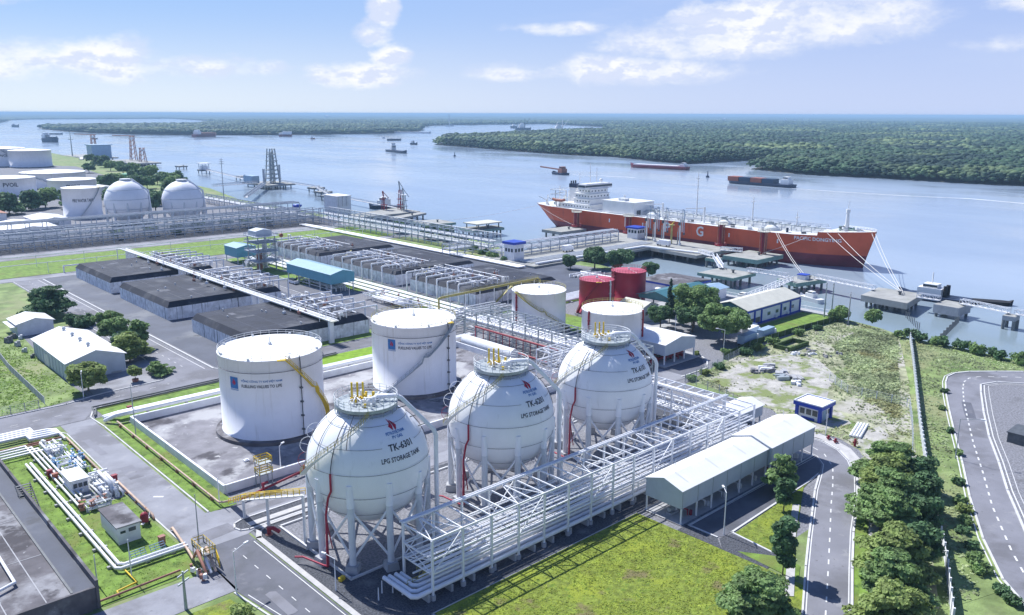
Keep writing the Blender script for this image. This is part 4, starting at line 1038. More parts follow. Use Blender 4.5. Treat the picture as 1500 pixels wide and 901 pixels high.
for k, ys in enumerate(((337, 344, 351, 358, 365, 372), (281, 288.4, 295.8, 303.2, 310.6, 318), (222, 229, 236, 243, 250))):
    portals(f'white portal pipes climbing on to the {LB[k]} bunker beside the western road', 146, 130, ys, 20 + k)
for k, ys in enumerate(((340, 347, 354, 361, 368, 375), (279, 286.5, 294, 301.5, 309, 316.5), (230, 236.4, 242.8, 249.2, 255.6, 262))):
    portals(f'white portal pipes climbing on to the {LB[k]} bunker behind the teal shed', 186.6, 203, ys, 30 + k)
t = thing('pipe_walkway', 'cream walkway with handrails and pillars running across the three western bunkers', 'walkway', (125.5, 306, 0))
MB().box(124.4, 126.6, 214, 396, 6.9, 7.15).build('deck', 'creamroof', t)
MB().path([(124.0, 214, 7.5), (124.0, 396, 7.5), (123.0, 398, 7.5), (123.0, 398, 0)], .24, 7).path([(127, 214, 7.1), (127, 398, 7.1), (127, 398, 0)], .2, 7).build('pipe', 'whitesteel', t)
b = MB(); railing(b, [(124.5, 214, 7.15), (124.5, 396, 7.15)], 1., .05, 3.); railing(b, [(126.5, 214, 7.15), (126.5, 396, 7.15)], 1., .05, 3.); b.build('railing', 'whitesteel', t)
for y in (216, 262, 267, 328, 331, 382, 387, 392): MB().cbox(125.5, y, 0, 6.9, 1.5, .9).build('pillar', 'whitewall', t)
b = None
for k, y in enumerate((225, 236, 247, 284, 297, 310, 340, 352, 366)): MB().tube((126.2, y, 6.1), (126.2, y, 6.9), .18, 6).build('post', 'whitesteel', t)
t = thing('access_stair', 'rusty yellow stair climbing the side of the bunker behind the teal shed', 'stair', (203, 272.6, 0), 'stairs on the bunker walls')
MB().bar((198, 272.9, .3), (206, 272.9, 5.6), .9, .12).build('flight', 'olive', t)
b = MB(); railing(b, [(198, 272.5, .3), (206, 272.5, 5.6)], 1., .05, 1.6); b.build('railing', 'olive', t)
t2 = dup(t, (203, 332.6, 0), label='rusty yellow stair climbing the side of the farthest bunker of the river side row')
t3 = dup(t, (203, 222.6, 0), label='rusty yellow stair on the bunker nearest to the white tank with the olive stair')

# ------------------------------------------------------------------ teal sheds, tower and ground piping between the bunkers
t = thing('open_shed', 'long teal shed on stilts standing over pumps between the bunkers', 'shed', (167, 295, 0))
MB().gable(162.4, 173, 278, 313, 3.6, 7.4, 8.7, 'y').build('wall', 'teal', t); MB().groof(162.4, 173, 278, 313, 7.4, 8.7, 'y', .35).build('roof', 'tealroof', t)
for x in (162.8, 172.6):
    for y in (278.6, 287, 295.5, 304, 312.4): MB().cbox(x, y, 0, 3.6, .35, .35).build('column', 'steel', t)
skid('pumps and white pipes under the long teal shed', 163.5, 172, 279, 312, 41, 12, hz=2.2, accent='red', cat='pump station', name='pump_station')
t = thing('parked_van', 'white van parked beside the service road at the long teal shed', 'van', (161.0, 305, 0))
MB().box(160.1, 161.9, 302.6, 307.6, .45, 1.6).build('body', 'white', t); MB().cbox(161.0, 305.4, 1.6, 2.3, 1.7, 4.0, 0, .9).build('cabin', 'glass', t)
for x in (160.15, 161.85):
    for y in (303.6, 306.6): MB().tube((x - .1, y, .38), (x + .1, y, .38), .38, 10).build('wheel', 'black', t)
t = thing('open_shed', 'small teal shed on stilts beside the open steel tower', 'shed', (168, 368, 0))
MB().gable(163.5, 173, 362, 375, 3.2, 7.6, 8.6, 'y').build('wall', 'teal', t); MB().groof(163.5, 173, 362, 375, 7.6, 8.6, 'y', .3).build('roof', 'tealroof', t)
for x in (164, 172.6):
    for y in (362.5, 374.5): MB().cbox(x, y, 0, 3.2, .35, .35).build('column', 'steel', t)
t = thing('process_tower', 'open rusty steel tower with platforms and a white cabin on top', 'tower', (167, 344, 0))
for x in (163, 171):
    for y in (339, 349): MB().cbox(x, y, 0, 15.5, .4, .4).build('column', 'galv', t)
for z in (4.2, 8.4, 12.4, 15.2):
    b = MB().box(161.6, 172.4, 337.8, 350.2, z, z + .2); railing(b, [(161.8, 338, z + .2), (172.2, 338, z + .2), (172.2, 350, z + .2), (161.8, 350, z + .2)], 1., .06, 2.2, True); b.build('platform', 'farsteel', t)
b = MB()
for z in (.3, 4.4, 8.6): b.bar((163, 339, z), (171, 339, z + 3.8), .2).bar((171, 339, z), (163, 339, z + 3.8), .2).bar((163, 349, z), (163, 339, z + 3.8), .2).bar((163, 339, z), (163, 349, z + 3.8), .2)
b.build('cross_brace', 'galv', t)
MB().gable(162.8, 170.5, 340.5, 347.5, 15.4, 17.6, 18.4, 'y').build('cabin', 'claddinggrey', t)
for k, (x, y, r, z0, z1) in enumerate(((165.2, 343, 1.3, .4, 8), (168.8, 345, 1.0, .4, 11.5), (167.2, 340.6, .6, 4.4, 14))): MB().cyl(x, y, z0, z1, r, 14).ball(x, y, z1, r, 6).build('vessel', 'steel' if k else 'brownpipe', t)
t = thing('flare_pole', 'slim white pole with an orange top light beside the steel tower', 'pole', (171.6, 334, 0)); MB().tube((171.6, 334, 0), (171.6, 334, 15.6), .16, 6, .1).build('pole', 'whitesteel', t); MB().ball(171.6, 334, 15.9, .9, 6).build('beacon', 'cargo_orange', t)
PL = [(174.5, 'nearer'), (178.2, 'middle'), (182.0, 'farther')]
for k, (x, nm) in enumerate(PL):
    t = thing('ground_pipeline', f'{nm} bundle of low white pipes between the teal shed and the river side bunkers', 'pipeline', (x, 300, 0), 'low pipelines between the bunkers')
    for j in range(4): MB().path([(x + j * .62, 212, .75), (x + j * .62, 382 - 6 * k, .75)], .22, 6).build('pipe', 'whitesteel', t)
    for j in range(20): MB().box(x - .3, x + 2.3, 215 + j * 8.2, 215.5 + j * 8.2, 0, .5).build('sleeper', 'concrete', t)
skid('crowded rusty and white valves between the long teal shed and the dark stair tank', 166, 176, 232, 262, 43, 18, hz=2.4, accent='brownpipe', nv=24, r=(.1, .3))
skid('white valves and strainers beside the low pipelines near the grey rack', 163, 174, 214, 228, 44, 14, hz=2., accent='valveblue', nv=14, r=(.1, .3))
skid('white valve group between the steel tower and the small teal shed', 164, 185, 352, 360, 45, 12, hz=2., nv=12, long='x', r=(.1, .28))
t = thing('pipe_bridge', 'faded yellow pipe bridge on thin posts in front of the nearest river side bunker', 'pipe bridge', (190, 217, 0))
MB().path([(167, 216.5, 0), (167, 216.5, 7.4), (168, 216.5, 7.8), (216, 219, 7.8), (217, 219, 7.2), (217, 219, 0)], .34, 8).path([(168, 217.6, 0), (168, 217.6, 7.2), (216, 220, 7.2)], .22, 7).build('pipe', 'olive', t)
for k in range(7): MB().tube((172 + k * 7, 216.7 + k * .36, 0), (172 + k * 7, 216.7 + k * .36, 7.6), .16, 6).build('post', 'whitesteel', t)
b = MB(); railing(b, [(168, 216.2, 8.1), (216, 218.7, 8.1)], .8, .05, 3.); b.build('railing', 'olive', t)
t = thing('ground_pipeline', 'row of wide white pipes lying in front of the maroon tanks', 'pipeline', (236, 214, 0))
for k in range(7): MB().path([(196 + k, 205.5 + k * 1.2, .8), (262 - k * 2, 208.5 + k * 1.2, .8)], .36, 7).build('pipe', 'whitesteel', t)
for k in range(9): MB().box(199 + k * 7, 199.6 + k * 7, 205, 216, 0, .45).build('sleeper', 'concrete', t)
skid('white pipes and valves on the ground between the bunkers and the dark green trees', 254, 270, 222, 240, 47, 14, hz=1.2, nv=12, r=(.2, .4), long='x')
t = thing('ground_pipeline', 'broad white pipe band running along the foot of the bank rack', 'pipeline', (252, 330, 0))
for k in range(5): MB().path([(252.4 + k * .95, 268, .8), (252.4 + k * .95, 384, .8), (252.4 + k * .95, 466, .8)], .42, 7).build('pipe', 'whitesteel', t)
# lawn pipes on thin posts
for nm, y0, y1, z in (('nearer', 398, 398, 4.6), ('farther', 418, 416, 5.2)):
    t = thing('overhead_pipe', f'{nm} thin white pipe on posts crossing the mown lawn', 'pipeline', (100, y0, 0), 'thin pipes over the mown lawn')
    MB().path([(-30, y0, z), (160, y1, z), (262, y1, z)], .16, 6).build('pipe', 'whitesteel', t)
    for k in range(15): MB().tube((-26 + k * 20, y0 + (y1 - y0) * min(1, (k * 20) / 190), 0), (-26 + k * 20, y0 + (y1 - y0) * min(1, (k * 20) / 190), z), .13, 5).build('post', 'whitesteel', t)
t = thing('pipe_loop', 'white square pipe loop on the mown lawn near the walkway end', 'pipeline', (104, 397, 0)); MB().path([(99, 393.6, 0), (99, 393.6, 3), (106, 393.6, 3), (106, 393.6, 0)], .3, 7).build('pipe', 'whitesteel', t)

# ------------------------------------------------------------------ warehouse corner
t = thing('warehouse', 'pale blue grey warehouse with a white sheet roof and rusty back corner', 'warehouse', (62.5, 254, 0))
MB().gable(55.4, 69.8, 228.6, 261, 0, 5.0, 7.2, 'y').build('wall', 'claddinggrey', t); rf = MB().groof(55.4, 69.8, 228.6, 261, 5.0, 7.2, 'y', .5).build('roof', 'whiteroof', t)
b = MB(); e = .19; k_ = (7.2 - 5.0) / 7.1
b.add([(54.95, 247, 4.87 + e), (54.95, 261.3, 4.87 + e), (62.4, 261.3, 7.18 + e), (62.4, 247, 7.18 + e)], [(3, 2, 1, 0)]); b.build('old_roof_sheet', 'sheetroof', rf)
for y in (234, 241, 248, 256): MB().cyl(62.5, y, 7.25, 7.7, .35, 10).cyl(62.5, y, 7.7, 8.3, .6, 10, .3).build('roof_ventilator', 'steel', rf)
b = MB()
for k in range(11): b.box(55.25, 55.4, 229.5 + k * 3.05, 229.65 + k * 3.05, 0, 4.9)
b.build('wall_rib', 'claddinggrey', t); MB().box(55.3, 55.44, 246, 250, 0, 3.4).build('door', 'steel', t); MB().box(66, 68.6, 228.45, 228.64, 0, .5).build('plinth', 'concrete', t)
t = thing('small_shed', 'small white walled shed behind the warehouse, with a pale roof', 'shed', (62, 295, 0))
MB().gable(57.2, 67.4, 287.2, 298, 0, 3.9, 5.2, 'y').build('wall', 'whitewall', t); MB().groof(57.2, 67.4, 287.2, 298, 3.9, 5.2, 'y', .5).build('roof', 'sheetroof', t)
MB().bar((56.4, 287.4, 3.1), (56.4, 298, 3.1), 2.0, .1).build('awning', 'sheetroof', t)
t = thing('parked_truck', 'dark maroon truck parked beside the small shed', 'truck', (74.5, 290, 0)); MB().box(73.2, 75.6, 286.4, 291.4, .9, 2.6).build('cargo_box', 'tankred', t); MB().box(73.4, 75.4, 291.5, 293.6, .7, 2.4).build('cab', 'navy', t)
for x in (73.4, 75.4):
    for y in (287.5, 292.6): MB().tube((x - .15, y, .5), (x + .15, y, .5), .5, 10).build('wheel', 'black', t)
for k, (x, y, s) in enumerate(((55.6, 286, 1.2), (53.4, 282, 1.6), (57.0, 284.0, 1.0), (54.4, 275.6, 1.3), (54.2, 267, 1.0), (54.4, 259, .9))):
    lab = ['dark bin beside the small shed wall', 'grey heap of scrap at the back corner of the warehouse', 'pale crate between the warehouse and small shed', 'stack of boards leaning on the warehouse wall', 'low drum beside the long warehouse wall', 'lidded bin by the warehouse side door'][k]
    tag(MB().cbox(x, y, 0, s, s * 1.3, s, k * .6, .85).cbox(x + .3, y - .2, s, s + .35, s * .7, s * .6, k).build(['waste_bin', 'scrap_heap', 'storage_crate', 'board_stack', 'oil_drum', 'waste_bin'][k], ['darksteel', 'rubble', 'whitewall', 'concrete', 'galv', 'darksteel'][k]), lab, 'clutter')


def fence(label, pts, h=2.2, every=3., postm='concrete', meshm='galv', name='wire_fence', wires=5, pw=.14, slab=None, group=None):
    t = thing(name, label, 'fence', (pts[0][0], pts[0][1], 0), group); first = True; pc = 0
    for p, q in zip(pts, pts[1:]):
        L = math.dist(p, q); n = max(1, int(round(L / every))); a = math.atan2(q[1] - p[1], q[0] - p[0])
        for i in range(n + (1 if q == pts[-1] else 0)):
            if pc > 95: break
            u = i / n; MB().cbox(p[0] + (q[0] - p[0]) * u, p[1] + (q[1] - p[1]) * u, 0, h + .1, pw, pw, a).build('post', postm, t); pc += 1
    b = MB()
    for k in range(wires):
        z = h * (k + 1) / wires; b.path([(p[0], p[1], z) for p in pts], .025, 3)
    for p, q in zip(pts, pts[1:]):
        L = math.dist(p, q); n = int(L / .6)
        for i in range(n):
            u0, u1 = i / n, (i + 1) / n; A = (p[0] + (q[0] - p[0]) * u0, p[1] + (q[1] - p[1]) * u0); B = (p[0] + (q[0] - p[0]) * u1, p[1] + (q[1] - p[1]) * u1)
            b.bar((A[0], A[1], .1), (B[0], B[1], h), .025) if slab is None else None
    if slab is None: b.build('wire_mesh', meshm, t)
    else:
        b = MB()
        for p, q in zip(pts, pts[1:]):
            b.cbox((p[0] + q[0]) / 2, (p[1] + q[1]) / 2, 0, h, math.dist(p, q), pw * .7, math.atan2(q[1] - p[1], q[0] - p[0]))
        b.build('panel', slab, t)
    return t


fence('white post and panel wall along the grass beside the warehouse', [(46.2, 214), (46.6, 250), (49.5, 300), (52, 370)], 1.9, 3.2, 'whitewall', slab='concrete', name='boundary_wall')
fence('wire fence at the road corner west of the warehouse', [(18, 211.5), (44.5, 212)], 2., 3.)

# ------------------------------------------------------------------ low concrete tank and grass plot nearest the drone on the left
t = thing('concrete_tank_roof', 'large stained concrete tank with a flat roof and a raised parapet, beside the valve plot', 'concrete tank', (8, 150, 0))
MB().box(-40, 28.6, 116.2, 186, 0, 3.3).build('roof_slab', 'slabroof', t)
MB().box(28.35, 28.75, 116.0, 186.2, -.02, 4.4).build('parapet', 'slabroof', t); MB().box(-40, 27.6, 115.9, 116.3, -.02, 3.5).build('front_wall', 'slabroof', t)
MB().box(25.6, 28.3, 116.4, 186, 3.305, 3.33).build('gutter_strip', 'yard', t); MB().box(25.3, 25.6, 116.4, 186, 3.305, 3.55).build('gutter_kerb', 'darksteel', t)
b = MB()
for x in (6, 12, 17.5, 22.2): b.box(x, x + .14, 116.5, 185.8, 3.305, 3.34)
for y in (131, 146, 161, 176): b.box(-40, 25.2, y, y + .12, 3.308, 3.335)
b.build('joint_line', 'concrete', t)
MB().path([(8, 136, 3.9), (19.8, 136, 3.9), (20.2, 135.6, 3.9), (20.2, 124, 3.9), (17, 122.6, 3.9)], .22, 8).path([(17.6, 142, 3.7), (17.6, 152, 3.7), (6, 152, 3.7)], .12, 6).build('roof_pipe', 'whitesteel', t)
b = MB()
for k in range(13): b.box(27.6, 29.9, 150.6 + k * .46, 150.95 + k * .46, 1.4 + k * .27, 1.5 + k * .27)
b.bar((27.6, 150.4, 1.2), (27.6, 156.6, 4.8), .12, .4).bar((29.9, 150.4, 1.2), (29.9, 156.6, 4.8), .12, .4).bar((29.9, 156.6, 0), (29.9, 156.6, 4.8), .12).bar((29.9, 150.8, 0), (29.9, 150.8, 1.4), .12); b.build('access_stair', 'darksteel', t)


def pipeline(label, runs, m, r, posts=None, n=10, name='pipeline', pm='concrete', group=None):
    p0 = runs[0][0]; t = thing(name, label, 'pipeline', (p0[0], p0[1], 0), group)
    for q in runs: MB().path(q, r, n).build('pipe', m, t)
    if posts:
        for (x, y, z, w_) in posts: MB().cbox(x, y, 0, z, w_, .5).build('sleeper', pm, t)
    return t


pipeline('pair of white pipes bending round the grass plot beside the concrete tank', [[(33.4, 176, .75), (33.4, 124.2, .75), (34, 123.6, .75), (44.2, 123.6, .75)], [(34.2, 176, .75), (34.2, 125.2, .75), (34.8, 124.6, .75), (44.2, 124.6, .75)]], 'whitesteel', .26,
         [(33.8, 126 + k * 7, .45, 2.2) for k in range(7)] + [(38, 124.1, .45, .6), (42, 124.1, .45, .6)])
pipeline('four white pipes side by side leading up the grass plot', [[(35.6 + k * .8, 150 + k * 2, .8), (35.6 + k * .8, 186 - k * 1.5, .8), (29 - k, 186 - k * 1.5, .8)] for k in range(4)], 'whitesteel', .2, [(36.9, 154 + k * 8, .5, 3.6) for k in range(4)])
pipeline('bundle of wide white pipes with a square expansion loop beside the western road', [[(16, 191.6 + k * 1.3, .95), (37.2 + k * .5, 191.6 + k * 1.3, .95), (37.2 + k * .5, 188.8 + k * 1.3, .95), (40.5 + k * .3, 188.8 + k * 1.3, .95), (42.8, 188.8 + k * .9, .95), (43.2, 186.2 + k * .6, .4)] for k in range(4)], 'whitesteel', .34,
         [(20 + 4 * k, 193.4, .5, .6) for k in range(6)])
pipeline('dull red pipe pair at the head of the grass plot', [[(16, 187.4, .7), (42.6, 187.0, .7)], [(16, 186.6, .5), (41, 186.4, .5)]], 'brownpipe', .17)
pipeline('faded orange pipe along the lane at the head of the grass plot', [[(43.4, 186, .7), (43.2, 164, .7), (43.2, 163.4, .2)]], 'orangepipe', .19, [(43.3, 168 + 5 * k, .4, .6) for k in range(4)], pm='brownpipe')
pipeline('faded orange pipe along the lane beside the small white hut', [[(44.0, 156.6, .3), (44.0, 156, .8), (43.9, 138, .8), (43.9, 137.4, .2)]], 'orangepipe', .19, [(44, 141 + 5 * k, .4, .6) for k in range(3)], pm='brownpipe')
pipeline('short faded orange pipe ending at the yellow valve frame', [[(44.6, 131.6, .4), (44.6, 131, .8), (43.6, 122, .8), (43, 118.6, 1.0)]], 'orangepipe', .2)
pipeline('long orange pipe on red stools in the grass strip outside the bund wall', [[(54.4, 188.4, .9), (54.2, 134.8, .9), (54.8, 134.2, .9), (57.8, 133.6, .9)]], 'orangepipe', .18, [(54.3, 138 + 8 * k, .65, .5) for k in range(7)], pm='brownpipe')
pipeline('long dull red pipe along the front edge of the grass plot', [[(22, 116.6, .6), (31, 116.9, .6), (40.5, 117.4, .6)]], 'brownpipe', .17)
pipeline('red pipe with branches along the road in front of the bund wall', [[(57.8, 133.4, .7), (64, 135.0, .7), (72, 136.6, .9), (72, 136.6, 2)], [(62.6, 134.6, .7), (62.6, 134.6, 1.8), (63.6, 134.8, 1.8)]], 'red', .22)
pipeline('thin yellow gas pipe crossing the corner of the grass plot', [[(34.4, 123.6, .5), (34.6, 118.6, .5), (31.6, 118.0, .5), (31.6, 117.2, .3)]], 'yellow', .12, n=6)
pipeline('three wide white pipes resting on the back wall of the bund', [[(52.8, 191.6, .5), (54.6, 189.4, 1.9), (160, 189.2 + k * .0, 1.9)] if k == 0 else [(53.4, 192.6 + k, .4), (56, 190.2 + k * .9, 1.5), (160, 190.2 + k * .9, 1.5)] for k in range(3)], 'whitesteel', .46, [(62 + 9 * k, 190.8, 1.0, .6) for k in range(11)])
pipeline('dark rusty pipes in the ditch behind the bund, beside the road', [[(52.6, 197, .4), (54, 201.8, .4), (120, 203.6, .4)], [(52.2, 196.6, .6), (53.4, 202.6, .6), (120, 204.3, .6)]], 'darksteel', .16, n=6)
skid('blue and white valves packed on the grass plot behind the guard cabin', 37.6, 42.6, 166, 176, 51, 12, hz=1.2, accent='valveblue', vm='valveblue', nv=16, r=(.08, .18), long='x')
skid('white filters and looping pipes beside the guard cabin', 40, 43.4, 150.4, 161, 52, 12, hz=2.0, nv=10, r=(.12, .26))
skid('silver valve group at the head of the grass plot', 37.8, 41.6, 177, 185, 53, 12, hz=1.5, nv=10, r=(.08, .18))
skid('rusty and grey valves on the ground in front of the guard cabin', 35.6, 41, 147.6, 150, 54, 8, hz=.9, vm='brownpipe', nv=9, r=(.07, .14), long='x', pm='steel')
t = thing('small_hut', 'small white hut with a stained flat roof on the grass plot', 'hut', (38.2, 137, 0))
MB().box(36.5, 40.0, 132.4, 141.0, 0, 3.0).build('wall', 'whitewall', t); MB().box(36.25, 40.25, 132.1, 141.3, 3.0, 3.22).build('roof', 'slabroof', t); MB().box(38.2, 39.3, 132.3, 132.42, 1.9, 2.5).build('louvre', 'darksteel', t); MB().box(36.9, 37.7, 132.32, 132.42, 1.9, 2.3).build('window', 'glass', t)
t = thing('guard_cabin', 'white cabin with a row of windows and a pale roof among the valves', 'cabin', (37.6, 160, 0))
MB().box(36.4, 39.2, 156.8, 162.6, 0, 2.7).build('wall', 'whitewall', t); MB().box(36.1, 39.5, 156.5, 162.9, 2.7, 2.9).build('roof', 'sheetroof', t)
for k in range(3): w_ = MB().box(36.7 + k * .85, 37.35 + k * .85, 156.72, 156.82, 1.3, 2.1).build('window', 'glass', t)
t = thing('valve_gantry', 'yellow railed valve frame at the corner of the grass plot and the road', 'valve frame', (43.4, 117, 0))
b = MB()
for x in (43.5, 45.2):
    for y in (115.4, 119.6): b.tube((x, y, 0), (x, y, 3.8), .09, 5)
b.build('frame', 'galv', t); b = MB().box(43.4, 45.3, 115.3, 119.7, 2.6, 2.7); b.build('platform', 'darksteel', t)
b = MB(); railing(b, [(43.4, 115.3, 2.7), (45.3, 115.3, 2.7), (45.3, 119.7, 2.7), (43.4, 119.7, 2.7)], 1.1, .05, 1.2, True); railing(b, [(45.6, 115, 0), (46.4, 118, 0), (45.6, 120.4, 0)], 1.6, .07, .8); b.build('railing', 'yellow', t)
for k in range(7): rg = random.Random(k); MB().cyl(41.4 + rg.random() * 3.4, 112.6 + rg.random() * 4.6, 0, .7 + rg.random(), .22, 8).cbox(41.6 + rg.random() * 3.2, 113 + rg.random() * 3.6, .4, 1.1, .6, .5, k).build('valve', ['steel', 'brownpipe', 'whitesteel'][k % 3], t)
for k in range(3): MB().path([(43.2 + k * .6, 120, .8), (43.2 + k * .6, 119, .9), (43 + k * .7, 116.6, 3.2), (43 + k * .7, 113.6, .5)], .2, 7).build('pipe', ['brownpipe', 'whitesteel', 'orangepipe'][k], t)
for k, (x, y, lab) in enumerate(((35.6, 168, 'red fire cabinet beside the white pipes behind the guard cabin'), (35.9, 165.6, 'small orange red hose box next to the red fire cabinet'), (43.9, 157.4, 'red box at the end of the orange pipe by the lane'), (59.2, 194.6, 'red hydrant drum in the grass behind the bund'), (41.7, 127.9, 'brown hose cabinet on the grass beside the pale bench racks'))):
    tag(MB().cbox(x, y, .25, 1.5, .9, .7, .1).cbox(x, y, 1.5, 1.65, 1.05, .85, .1).cbox(x, y, 0, .25, .5, .4).build('fire_cabinet', ['red', 'cargo_orange', 'red', 'red', 'brownpipe'][k]), lab, 'fire cabinet', 'fire cabinets')
t = thing('foam_cart', 'red foam cart with wheels parked beside the small white hut', 'cart', (42.2, 137, 0)); MB().cyl(42.2, 137, .5, 1.5, .7, 12).ball(42.2, 137, 1.5, .7, 6).build('drum', 'red', t); MB().bar((41.4, 136, .55), (43.2, 138, .55), .5, .12).tube((43.2, 138, .6), (43.8, 138.8, 1.1), .05, 5).build('frame', 'whitesteel', t)
for x, y in ((41.5, 137.5), (42.7, 136.3)): MB().tube((x - .08, y, .3), (x + .08, y, .3), .3, 10).build('wheel', 'black', t)
for k, (x, lab) in enumerate(((37.4, 'pale bench rack on the grass, nearer to the bend of the white pipes'), (40.4, 'pale bench rack on the grass, nearer to the yellow valve frame'))):
    t = thing('bench_rack', lab, 'rack', (x, 126.2, 0), 'bench racks')
    for j in range(4): MB().tube((x - 1.2, 125.6 + j * .35, .5 + j * .25), (x + 1.2, 125.8 + j * .35, .5 + j * .25), .07, 5).build('rail', 'bluegrey', t)
    for j in range(4): MB().tube((x - 1.1 + j * .75, 125.6, 0), (x - 1.1 + j * .75, 126.7, 1.3), .05, 5).build('leg', 'bluegrey', t)
t = thing('bund_wall', 'low white bund wall enclosing the two large white tanks', 'wall', (57, 139, 0))
for (a, b_, c, d) in ((56.9, 57.35, 138.9, 187.4), (57.4, 151, 138.8, 139.2), (57.4, 151, 187.0, 187.5), (150.6, 151.0, 139.3, 186.9)): MB().box(a, b_, c, d, 0, 1.7).build('wall', 'whitewall', t)
t = thing('horizontal_vessel', 'wide white horizontal vessel on saddles beside the tank with the dark stair', 'vessel', (154.4, 176, 0))
MB().path([(153.4, 164.6, 2.1), (153.4, 165, 2.1), (153.4, 186, 2.1), (153.4, 186.4, 2.1)], 1.55, 20).build('shell', 'whitesteel', t)
for y in (169, 176, 182): MB().box(153, 155, y, y + .8, 0, 1.1).build('saddle', 'concrete', t)
tag(MB().box(66.2, 67.2, 149.8, 150.6, .04, .35).box(66.4, 67, 150, 150.4, .35, .5).build('inspection_box', 'white'), 'tiny white box on the dark stain of the bund floor', 'box')
# ------------------------------------------------------------------ pump sheds, kiosk and waste ground
t = thing('pump_shed', 'long white open-sided shed with hanging wall panels beside the pipe rack', 'shed', (130, 79, 0))
for nm, x0, x1, y0, y1, ze, zr in (('near', 109, 136.2, 75.4, 83.0, 6.2, 7.4), ('far', 136.4, 153, 74.8, 83.4, 6.5, 7.8)):
    MB().gable(x0, x1, y0, y1, 2.9, ze, zr, 'x').build('wall', 'claddinggrey', t); MB().groof(x0, x1, y0, y1, ze, zr, 'x', .22, .1).build('roof', 'whiteroof', t)
    n = int(round((x1 - x0) / 4.4))
    for k in range(n + 1):
        x = x0 + .2 + (x1 - x0 - .4) * k / n
        for y in (y0 + .15, y1 - .15): MB().cbox(x, y, .16, 2.9, .24, .24).build('column', 'whitesteel', t)
        MB().box(x - .05, x + .05, y0 - .04, y0 - .003, 2.9, ze - .15).build('panel_joint', 'galv', t)
for k in range(5): x = 112 + k * 9; MB().tube((x, 79.2, 7.35), (x, 79.2, 10.0), .05, 5).build('lightning_rod', 'steel', t)
for k in range(8):
    x = 111.5 + k * 5.2
    p = thing('transfer_pump', f'{ORD[k]} grey and red transfer pump under the long white shed, counted from its near end', 'pump', (x, 79, .16), 'pumps under the long white shed')
    MB().box(x - 1.1, x + 1.1, 78.4, 79.6, .16, .5).build('plinth', 'concrete', p); MB().tube((x - 1, 79, 1), (x + .3, 79, 1), .42, 10).build('motor', 'valveblue' if k % 2 else 'galv', p); MB().cyl(x + .8, 79, .5, 1.5, .4, 10).tube((x + .8, 79, 1.2), (x + .8, 82.6, 1.6), .14, 7).build('casing', 'whitesteel', p)
    MB().path([(x + .8, 76.4, .4), (x + .8, 76.4, 1.4), (x + .8, 78.8, 1.4)], .12, 6).cbox(x + 1.6, 76.3, .2, 1.1, .4, .4).build('discharge_pipe', 'red' if k in (0, 5) else 'steel', p)
t = thing('open_shed', 'small white roofed shed behind the far end of the long pipe rack', 'shed', (158, 95, 0))
MB().gable(150.6, 161.5, 91.5, 97.5, 2.2, 4.6, 5.6, 'x').build('wall', 'claddinggrey', t); MB().groof(150.6, 161.5, 91.5, 97.5, 4.6, 5.6, 'x', .3).build('roof', 'whiteroof', t)
for x in (151, 161):
    for y in (91.8, 97.2): MB().cbox(x, y, 0, 2.2, .3, .3).build('column', 'whitesteel', t)
t = thing('guard_kiosk', 'blue and white guard kiosk with a flat overhanging roof on the sand', 'kiosk', (174, 86, 0))
MB().box(172.0, 176.8, 83.2, 88.6, 0, 3.1).build('wall', 'whitewall', t)
rf = MB().box(171.2, 177.6, 82.4, 89.4, 3.1, 3.95).build('roof', 'blue', t); MB().box(171.6, 177.2, 82.8, 89.0, 3.955, 3.99).build('roof_sheet', 'roofwhite', rf)
b = MB().box(171.2, 177.6, 82.4, 82.65, 3.95, 4.2).box(171.2, 177.6, 89.15, 89.4, 3.95, 4.2).box(171.2, 171.45, 82.66, 89.14, 3.95, 4.2).box(177.35, 177.6, 82.66, 89.14, 3.95, 4.2); b.build('roof_rim', 'whitewall', rf)
for x, y in ((171.9, 83.1), (176.9, 83.1), (171.9, 88.7), (176.9, 88.7)): MB().cbox(x, y, 0, 3.1, .7, .7).build('corner_pillar', 'blue', t)
MB().box(171.9, 171.995, 84.4, 87.6, .0, .6).build('base_band', 'blue', t)
for y0, y1, z0 in ((83.8, 85.0, 1.2), (85.3, 86.5, 1.2), (86.9, 88.0, 1.2)): f = MB().box(171.93, 171.99, y0, y1, z0, 2.5).build('window', 'glass', t)
MB().box(173.4, 174.8, 83.12, 83.19, .1, 2.4).build('door', 'bluegrey', t); MB().box(175.2, 176.3, 83.12, 83.19, 1.3, 2.3).build('window', 'glass', t); MB().cyl(174.4, 86, 3.99, 4.6, .05, 6).build('roof_rod', 'steel', t)
for k in range(4):
    o = MB().tube((169.4 - .2 * k, 72.6 + .62 * k, .3), (178.4 - .2 * k, 75.0 + .62 * k, .3), .27, 10).build('loose_pipe', 'whitesteel')
    tag(o, f'{ORD[k]} of four white pipes lying on the sand by the kiosk, from the road side', 'pipe', 'loose white pipes on the sand')
for k, (x, y, lab) in enumerate(((164.6, 71.4, 'tall red hydrant on the sand at the end of the loose white pipes'), (163.9, 76.9, 'low red hydrant beside the pavement bend, nearer to the kiosk'), (163.2, 75.0, 'low red hydrant beside the pavement bend, farther from the kiosk'))):
    h = 1.5 if k == 0 else .9
    t = thing('fire_hydrant', lab, 'hydrant', (x, y, 0), 'red hydrants'); MB().cyl(x, y, 0, h, .24, 10).ball(x, y, h, .24, 6).build('barrel', 'red', t); MB().tube((x - .6, y, h * .7), (x + .6, y, h * .7), .16, 8).tube((x, y - .6, h * .55), (x, y + .5, h * .55), .14, 8).build('outlet', 'red', t)
rgd = random.Random(8)
